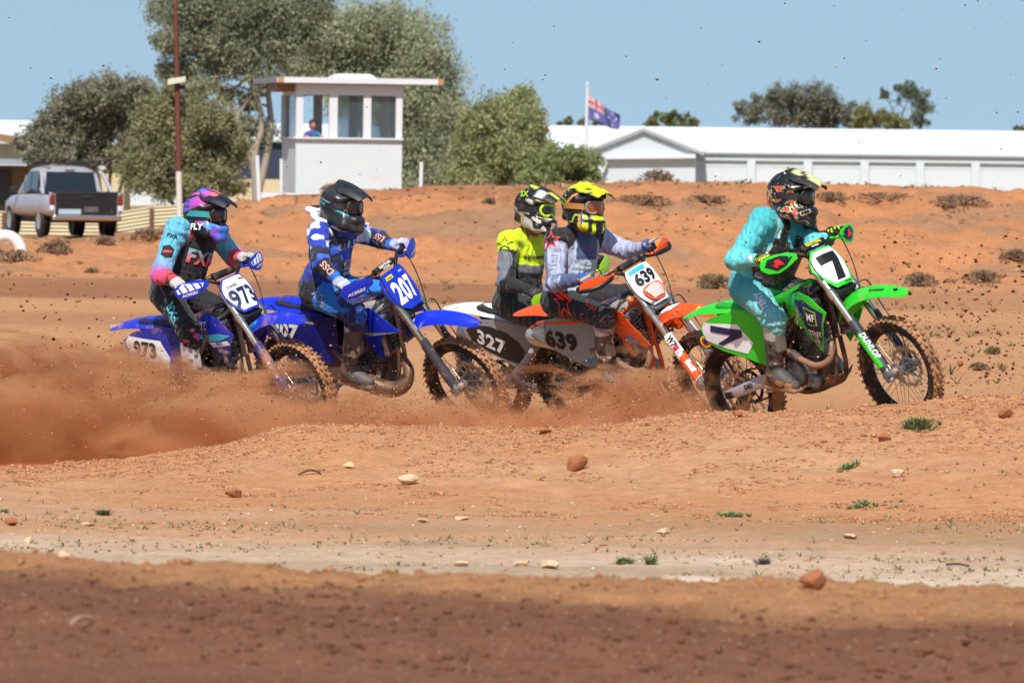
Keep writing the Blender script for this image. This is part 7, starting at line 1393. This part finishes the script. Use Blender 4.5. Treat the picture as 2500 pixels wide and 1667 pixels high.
def h_yel(V):
    C = np.tile(hx('14151a'), (len(V), 1)); x, y, z = V.T; s = np.abs(y)
    m = (z > .125) & (s < .09); C[m] = hx('c8dc20'); m = (s > .05) & (np.abs(z - .03 - .8 * (x + .04)) < .012) & (z > .02) & (z < .13); C[m] = hx('e0902a'); m = (s > .05) & (x < -.05) & (np.sin((z * 1.0 + x * .6) * 170) > .45) & (z > .0); C[m] = hx('8cc040')
    m = (z < -.06) & (x > .07); C[m] = hx('c6da1c'); C[m & (np.abs(y) < .035) & (z < -.105)] = hx('1a1b1e'); C[m & (np.abs(np.abs(y) - .07) < .012)] = hx('1a1b1e'); m = (z < -.06) & (x > .07) & (np.abs(z + .105 + .12 * (x - .15)) < .012); C[m] = hx('17181c'); m = (z < -.05) & (x < .07) & (x > -.02) & (np.abs(vnoise(V * 22, 5) - .55) < .06); C[m] = hx('c0d428'); m = (s > .06) & (z < -.05) & (np.abs(x - .055 + .3 * z) < .012); C[m] = hx('d88a30'); return C
def pk_yel(s, t, V):
    C = np.tile(hx('cce018'), (len(s), 1)); n = vnoise(np.stack([s * 7, t * 5, 0 * s], 1), 9); C[n > .68] = hx('15161a'); C[(np.abs(t + .1 - .3 * s) < .09) & (s > .3)] = hx('e08c28'); C[np.abs(t) > .85] = hx('1a1b1e'); return C
def tear_strap(i):
    P = i['W'](np.array([[.095, -.112, -.05], [.10, -.122, -.09], [.10, -.118, -.13]])); MB().tube(P, [.012, .013, .012], 8, flat=.5).build('blue_tape', mat('blue_tape', '2b78c8', .5), i['hel'], 60)
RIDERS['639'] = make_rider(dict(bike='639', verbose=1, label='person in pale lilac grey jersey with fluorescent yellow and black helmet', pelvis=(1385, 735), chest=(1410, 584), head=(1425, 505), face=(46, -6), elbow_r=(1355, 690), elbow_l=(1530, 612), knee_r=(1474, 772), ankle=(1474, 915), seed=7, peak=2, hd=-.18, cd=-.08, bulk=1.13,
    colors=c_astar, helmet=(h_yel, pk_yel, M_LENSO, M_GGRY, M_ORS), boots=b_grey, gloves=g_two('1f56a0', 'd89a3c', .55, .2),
    deco=[tear_strap, chest_poly(big(star, 1.25), (.10, -.02, .2), M_REDT, 'shoulder_star', 'uarm_r', .005), chest_poly(big(star, .85), (.10, -.02, .2), M_BLT, 'shoulder_star_inside', 'uarm_r', .008), chest_poly(big(star, 1.6, 1.3), (.34, -.01), M_REDT, 'leg_star', 'thigh_r', .005), chest_poly(big(star, 1.15, 1.3), (.34, -.01), M_BLT, 'leg_star_inside', 'thigh_r', .008), chest_text('astars', (.86, .02), .035, M_REDT, .13, .1, .03, 78, 'thigh_r', 'leg_lettering'), chest_text('astars', (.6, -.02), .06, M_GRYT, None, 0, .04, 82, 'uarm_r', 'sleeve_lettering')]))

# --- rider 327
def c_flu(T, t, loc, an, P, L):
    C = base_cols(T, hx('72757e'), hx('222224')); n = vnoise(P * 9, 51); j = isin(T, 'torso', 'hem', *ARMS, *FORE); C[j & (n > .56)] = hx('1b1b1d'); C[isin(T, 'torso') & (loc[:, 2] > L * .68)] = hx('d4ee12'); C[isin(T, 'yoke')] = hx('d4ee12'); C[isin(T, *ARMS) & (t < .28)] = hx('d4ee12')
    C[isin(T, 'torso', 'hem') & (loc[:, 2] < L * .68) & (loc[:, 2] > L * .56)] = hx('6a6d74'); C[isin(T, 'torso') & (loc[:, 2] < L * .56) & (loc[:, 0] > 0)] = hx('242424'); C[isin(T, 'yoke') & (np.abs(loc[:, 1]) < .09)] = hx('6a6d78'); C[isin(T, *FORE) & (an < .3)] = hx('1c1c20'); C[isin(T, 'thigh_r') & (t > .6)] = hx('222224'); return C
def h_sx(V):
    C = np.tile(hx('17171b'), (len(V), 1)); x, y, z = V.T; s = np.abs(y); q = np.stack([x * 16 + z * 6, s * 10, z * 26 + x * 10], 1); n = vnoise(q, 61)
    C[(n > .60) & (z < .11)] = hx('a8a49a'); C[np.abs(n - .56) < .025] = hx('b8a468'); m = (z < -.05) & (x > .05) & (vnoise(q * 1.7, 62) > .48); C[m] = hx('c8beb0'); m = (z > .13) & (np.abs(vnoise(q * .8, 64) - .5) < .035); C[m] = hx('c6cc58'); return C
def pk_sx(s, t, V):
    C = np.tile(hx('17171b'), (len(s), 1)); C[(s > .45) & (s < .72) & (np.abs(t) > .35)] = hx('c4c4c0'); C[(s > .72) & (np.abs(t + .3) < .2)] = hx('c0c848'); C[(s < .3) & (np.abs(np.abs(t) - .45) < .12)] = hx('c8d040'); return C
RIDERS['327'] = make_rider(dict(bike='327', verbose=1, label='person in fluorescent yellow and grey jersey, half hidden behind orange bike rider', pelvis=(1262, 742), chest=(1286, 590), head=(1308, 512), face=(38, -14), elbow_r=(1236, 690), knee_r=(1360, 800), seed=9, peak=-4, hd=-.16, cd=-.06, bulk=1.1,
    colors=c_flu, helmet=(h_sx, pk_sx, M_LENSD, M_GLIM, M_GBLK), boots=b_grey, gloves=g_two('1c1c1e', '2c2c30', .4, .3), htexts=[('SX', -1, .12, .0, .045, M_LIME)],
    deco=[chest_text('alpinestars', (.0, .375), .04, M_BLT, .26, 0, .03), chest_poly(big(star, .9, 1.3), (.14, -.01, .2), M_BLT, 'sleeve_star', 'uarm_r', .004), chest_poly(big(star, .65, 1.3), (.14, -.01, .2), mat('fluo_print', 'bcd810', .7), 'sleeve_star_inside', 'uarm_r', .006)]))
# ------------------------------------------------------------------ flying dirt and dust
r = np.random.default_rng(77); P = []; S = []
def spray(n, u0, u1, v0, v1, d0, d1, s0, s1, pw=3.):
    u = r.uniform(u0, u1, n); v = r.uniform(v0, v1, n); d = r.uniform(d0, d1, n); p = CAMP + (RM @ np.stack([(u - U0) / F * d, d, (V0 - v) / F * d])).T
    k = p[:, 2] > terrain(p[:, 0], p[:, 1], False) + .03; P.append(p[k]); S.append((s0 + (s1 - s0) * r.random(n) ** pw)[k])
spray(520, -100, 2600, -60, 640, 39, 48, .0018, .008, 4); spray(300, 2150, 2560, 560, 960, 40, 45, .003, .014, 3); spray(520, 2230, 2540, 760, 980, 40.6, 44, .002, .008, 3); spray(260, 1900, 2450, 620, 990, 40, 43, .002, .008, 3)
spray(170, -60, 330, 690, 860, 40, 46, .002, .011, 3); spray(600, 1280, 1680, 760, 1000, 42, 46, .002, .007, 3); spray(500, 250, 1250, 780, 980, 41, 45.5, .002, .007, 3); spray(700, 100, 800, 880, 1100, 40.9, 43, .002, .005, 3); spray(110, 1550, 2300, 480, 760, 40, 44, .002, .008, 3)
P = np.concatenate(P); S = np.concatenate(S); col = hx('5a3826')[None] * (.5 + .9 * r.random((len(P), 1))); pale = r.random(len(P)) < .06; col[pale] = hx('c49a78')
scatter('flying_dirt', P, S, col, M_CLOD, 'dark specks and clods of dirt flung through the air', base=(ICO, ICF), flat=.8, seed=9)
big_ = [(190, 735, 15, 'dark clod flying alone at left above the tail of the dusty blue bike'), (2280, 708, 14, 'long clod flying just right of the green mudguard tip'), (2447, 672, 13, 'upright thin clod flying highest at the right edge'), (2347, 770, 13, 'clod flying above the right side of the front wheel'), (2425, 755, 14, 'flat slanting clod flying near the right edge'), (2345, 886, 14, 'lowest flat clod flying right of the front wheel')]
for i, (u, v, w, lb) in enumerate(big_):
    d = 42.5; rr = np.random.default_rng(900 + i); V = ICO * (1 + .6 * (rr.random((len(ICO), 1)) - .5)) * np.array([1., .7, .45 + .4 * rr.random()]) * w / F * d * .62; a = rr.random() * 3.14; Rm = np.array(Matrix.Rotation(a, 3, 'Y')); o = mesh_obj('dirt_clod', V @ Rm.T, ICF, M_ROCKB, None, 0); o.location = PX(u, v, d); tag(o, lb, 'clod', 'flying clods')
r2 = np.random.default_rng(31); n_ = 7000; u = r2.uniform(-60, 1720, n_); v = 1000 - np.interp(u, [-60, 600, 1200, 1720], [20, 10, 10, 20]) + r2.normal(size=n_) * np.interp(u, [-60, 500, 900, 1720], [75, 60, 40, 45]); d = r2.uniform(40.7, 42.6, n_); p = CAMP + (RM @ np.stack([(u - U0) / F * d, d, (V0 - v) / F * d])).T; k_ = p[:, 2] > terrain(p[:, 0], p[:, 1], False) + .02; p = p[k_]
scatter('roost_grit', p, .0012 + .0042 * r2.random(len(p)) ** 3, np.where(r2.random((len(p), 1)) < .5, hx('d2a07a'), hx('6a3c26')) * (.7 + .5 * r2.random((len(p), 1))), M_CLOD, 'fine grit glinting in the dust cloud', base=(OCT, OCF), flat=1., seed=12).__setitem__('category', 'grit')
def dust(name, label, lo, hi, topx, topz, dens, xs, ds, seed, edge=.5):
    "a closed box of hanging dust; its density falls off towards the top line topz(x) and the sides"
    lo, hi = np.array(lo, float), np.array(hi, float); mb = MB(); mb.box((lo + hi) / 2, hi - lo); m = bpy.data.materials.new(name); m.use_nodes = True; nt = m.node_tree; nt.nodes.clear(); N = nt.nodes.new; Lk = nt.links.new
    tc = N('ShaderNodeTexCoord'); sx = N('ShaderNodeSeparateXYZ'); Lk(tc.outputs['Object'], sx.inputs[0])
    def curve(src, a, b, xs_, ys):
        c = N('ShaderNodeFloatCurve'); cm = c.mapping; cv = cm.curves[0]; pts = [((x - a) / (b - a), y) for x, y in zip(xs_, ys)]; cv.points[0].location = pts[0]; cv.points[-1].location = pts[-1]
        for q in pts[1:-1]: cv.points.new(*q)
        cm.update(); mr = N('ShaderNodeMapRange'); mr.inputs[1].default_value = a; mr.inputs[2].default_value = b; Lk(src, mr.inputs[0]); Lk(mr.outputs[0], c.inputs['Value']); return c.outputs[0]
    def op(o_, a, b=None, clamp=False):
        n = N('ShaderNodeMath'); n.operation = o_; n.use_clamp = clamp
        for i, v in enumerate((a, b)):
            if v is None: continue
            if isinstance(v, (int, float)): n.inputs[i].default_value = v
            else: Lk(v, n.inputs[i])
        return n.outputs[0]
    top = op('SUBTRACT', curve(sx.outputs[0], lo[0], hi[0], topx, [z + .5 for z in topz]), .5)
    mp = N('ShaderNodeMapping'); mp.inputs['Scale'].default_value = (1.3, 1., 2.8); mp.inputs['Rotation'].default_value = (0, R(-18), 0); mp.inputs['Location'].default_value = (seed, 0, 0); Lk(tc.outputs['Object'], mp.inputs[0])
    nz = N('ShaderNodeTexNoise'); nz.inputs['Scale'].default_value = 1.25; nz.inputs['Detail'].default_value = 7; nz.inputs['Roughness'].default_value = .66; nz.inputs['Distortion'].default_value = .6; Lk(mp.outputs[0], nz.inputs['Vector'])
    e = op('ADD', op('MULTIPLY', op('SUBTRACT', top, sx.outputs[2]), 5.), op('MULTIPLY', op('SUBTRACT', nz.outputs[0], .52), 11.)); e = op('MULTIPLY', e, 1., True)
    for ax in (0, 1):
        for s, ref in ((1, lo[ax]), (-1, hi[ax])): e = op('MULTIPLY', e, op('MULTIPLY', op('SUBTRACT', sx.outputs[ax], float(ref)) if s > 0 else op('SUBTRACT', float(ref), sx.outputs[ax]), 1 / edge, True))
    mr = N('ShaderNodeMapRange'); mr.inputs[1].default_value = xs[0]; mr.inputs[2].default_value = xs[1]; mr.inputs[3].default_value = ds[0] * dens; mr.inputs[4].default_value = ds[1] * dens; Lk(sx.outputs[0], mr.inputs[0]); e = op('MULTIPLY', e, mr.outputs[0])
    pv = N('ShaderNodeVolumePrincipled'); Lk(mixc(nt, ramp(nt, nz.outputs['Color'], .44, .56), DUST_SHADE, DUSTV), pv.inputs['Color']); pv.inputs['Anisotropy'].default_value = .25; Lk(e, pv.inputs['Density']); out = N('ShaderNodeOutputMaterial'); Lk(pv.outputs[0], out.inputs['Volume'])
    try: m.cycles.volume_step_rate = .4
    except Exception as ex: print('step', ex)
    o = mb.build(name, m, None, 0); tag(o, label, 'dust', kind='stuff'); return o
DUSTV, DUST_SHADE = (.97, .55, .29), (.70, .29, .13)  # second, darker tint paints the shaded folds into the dust colour
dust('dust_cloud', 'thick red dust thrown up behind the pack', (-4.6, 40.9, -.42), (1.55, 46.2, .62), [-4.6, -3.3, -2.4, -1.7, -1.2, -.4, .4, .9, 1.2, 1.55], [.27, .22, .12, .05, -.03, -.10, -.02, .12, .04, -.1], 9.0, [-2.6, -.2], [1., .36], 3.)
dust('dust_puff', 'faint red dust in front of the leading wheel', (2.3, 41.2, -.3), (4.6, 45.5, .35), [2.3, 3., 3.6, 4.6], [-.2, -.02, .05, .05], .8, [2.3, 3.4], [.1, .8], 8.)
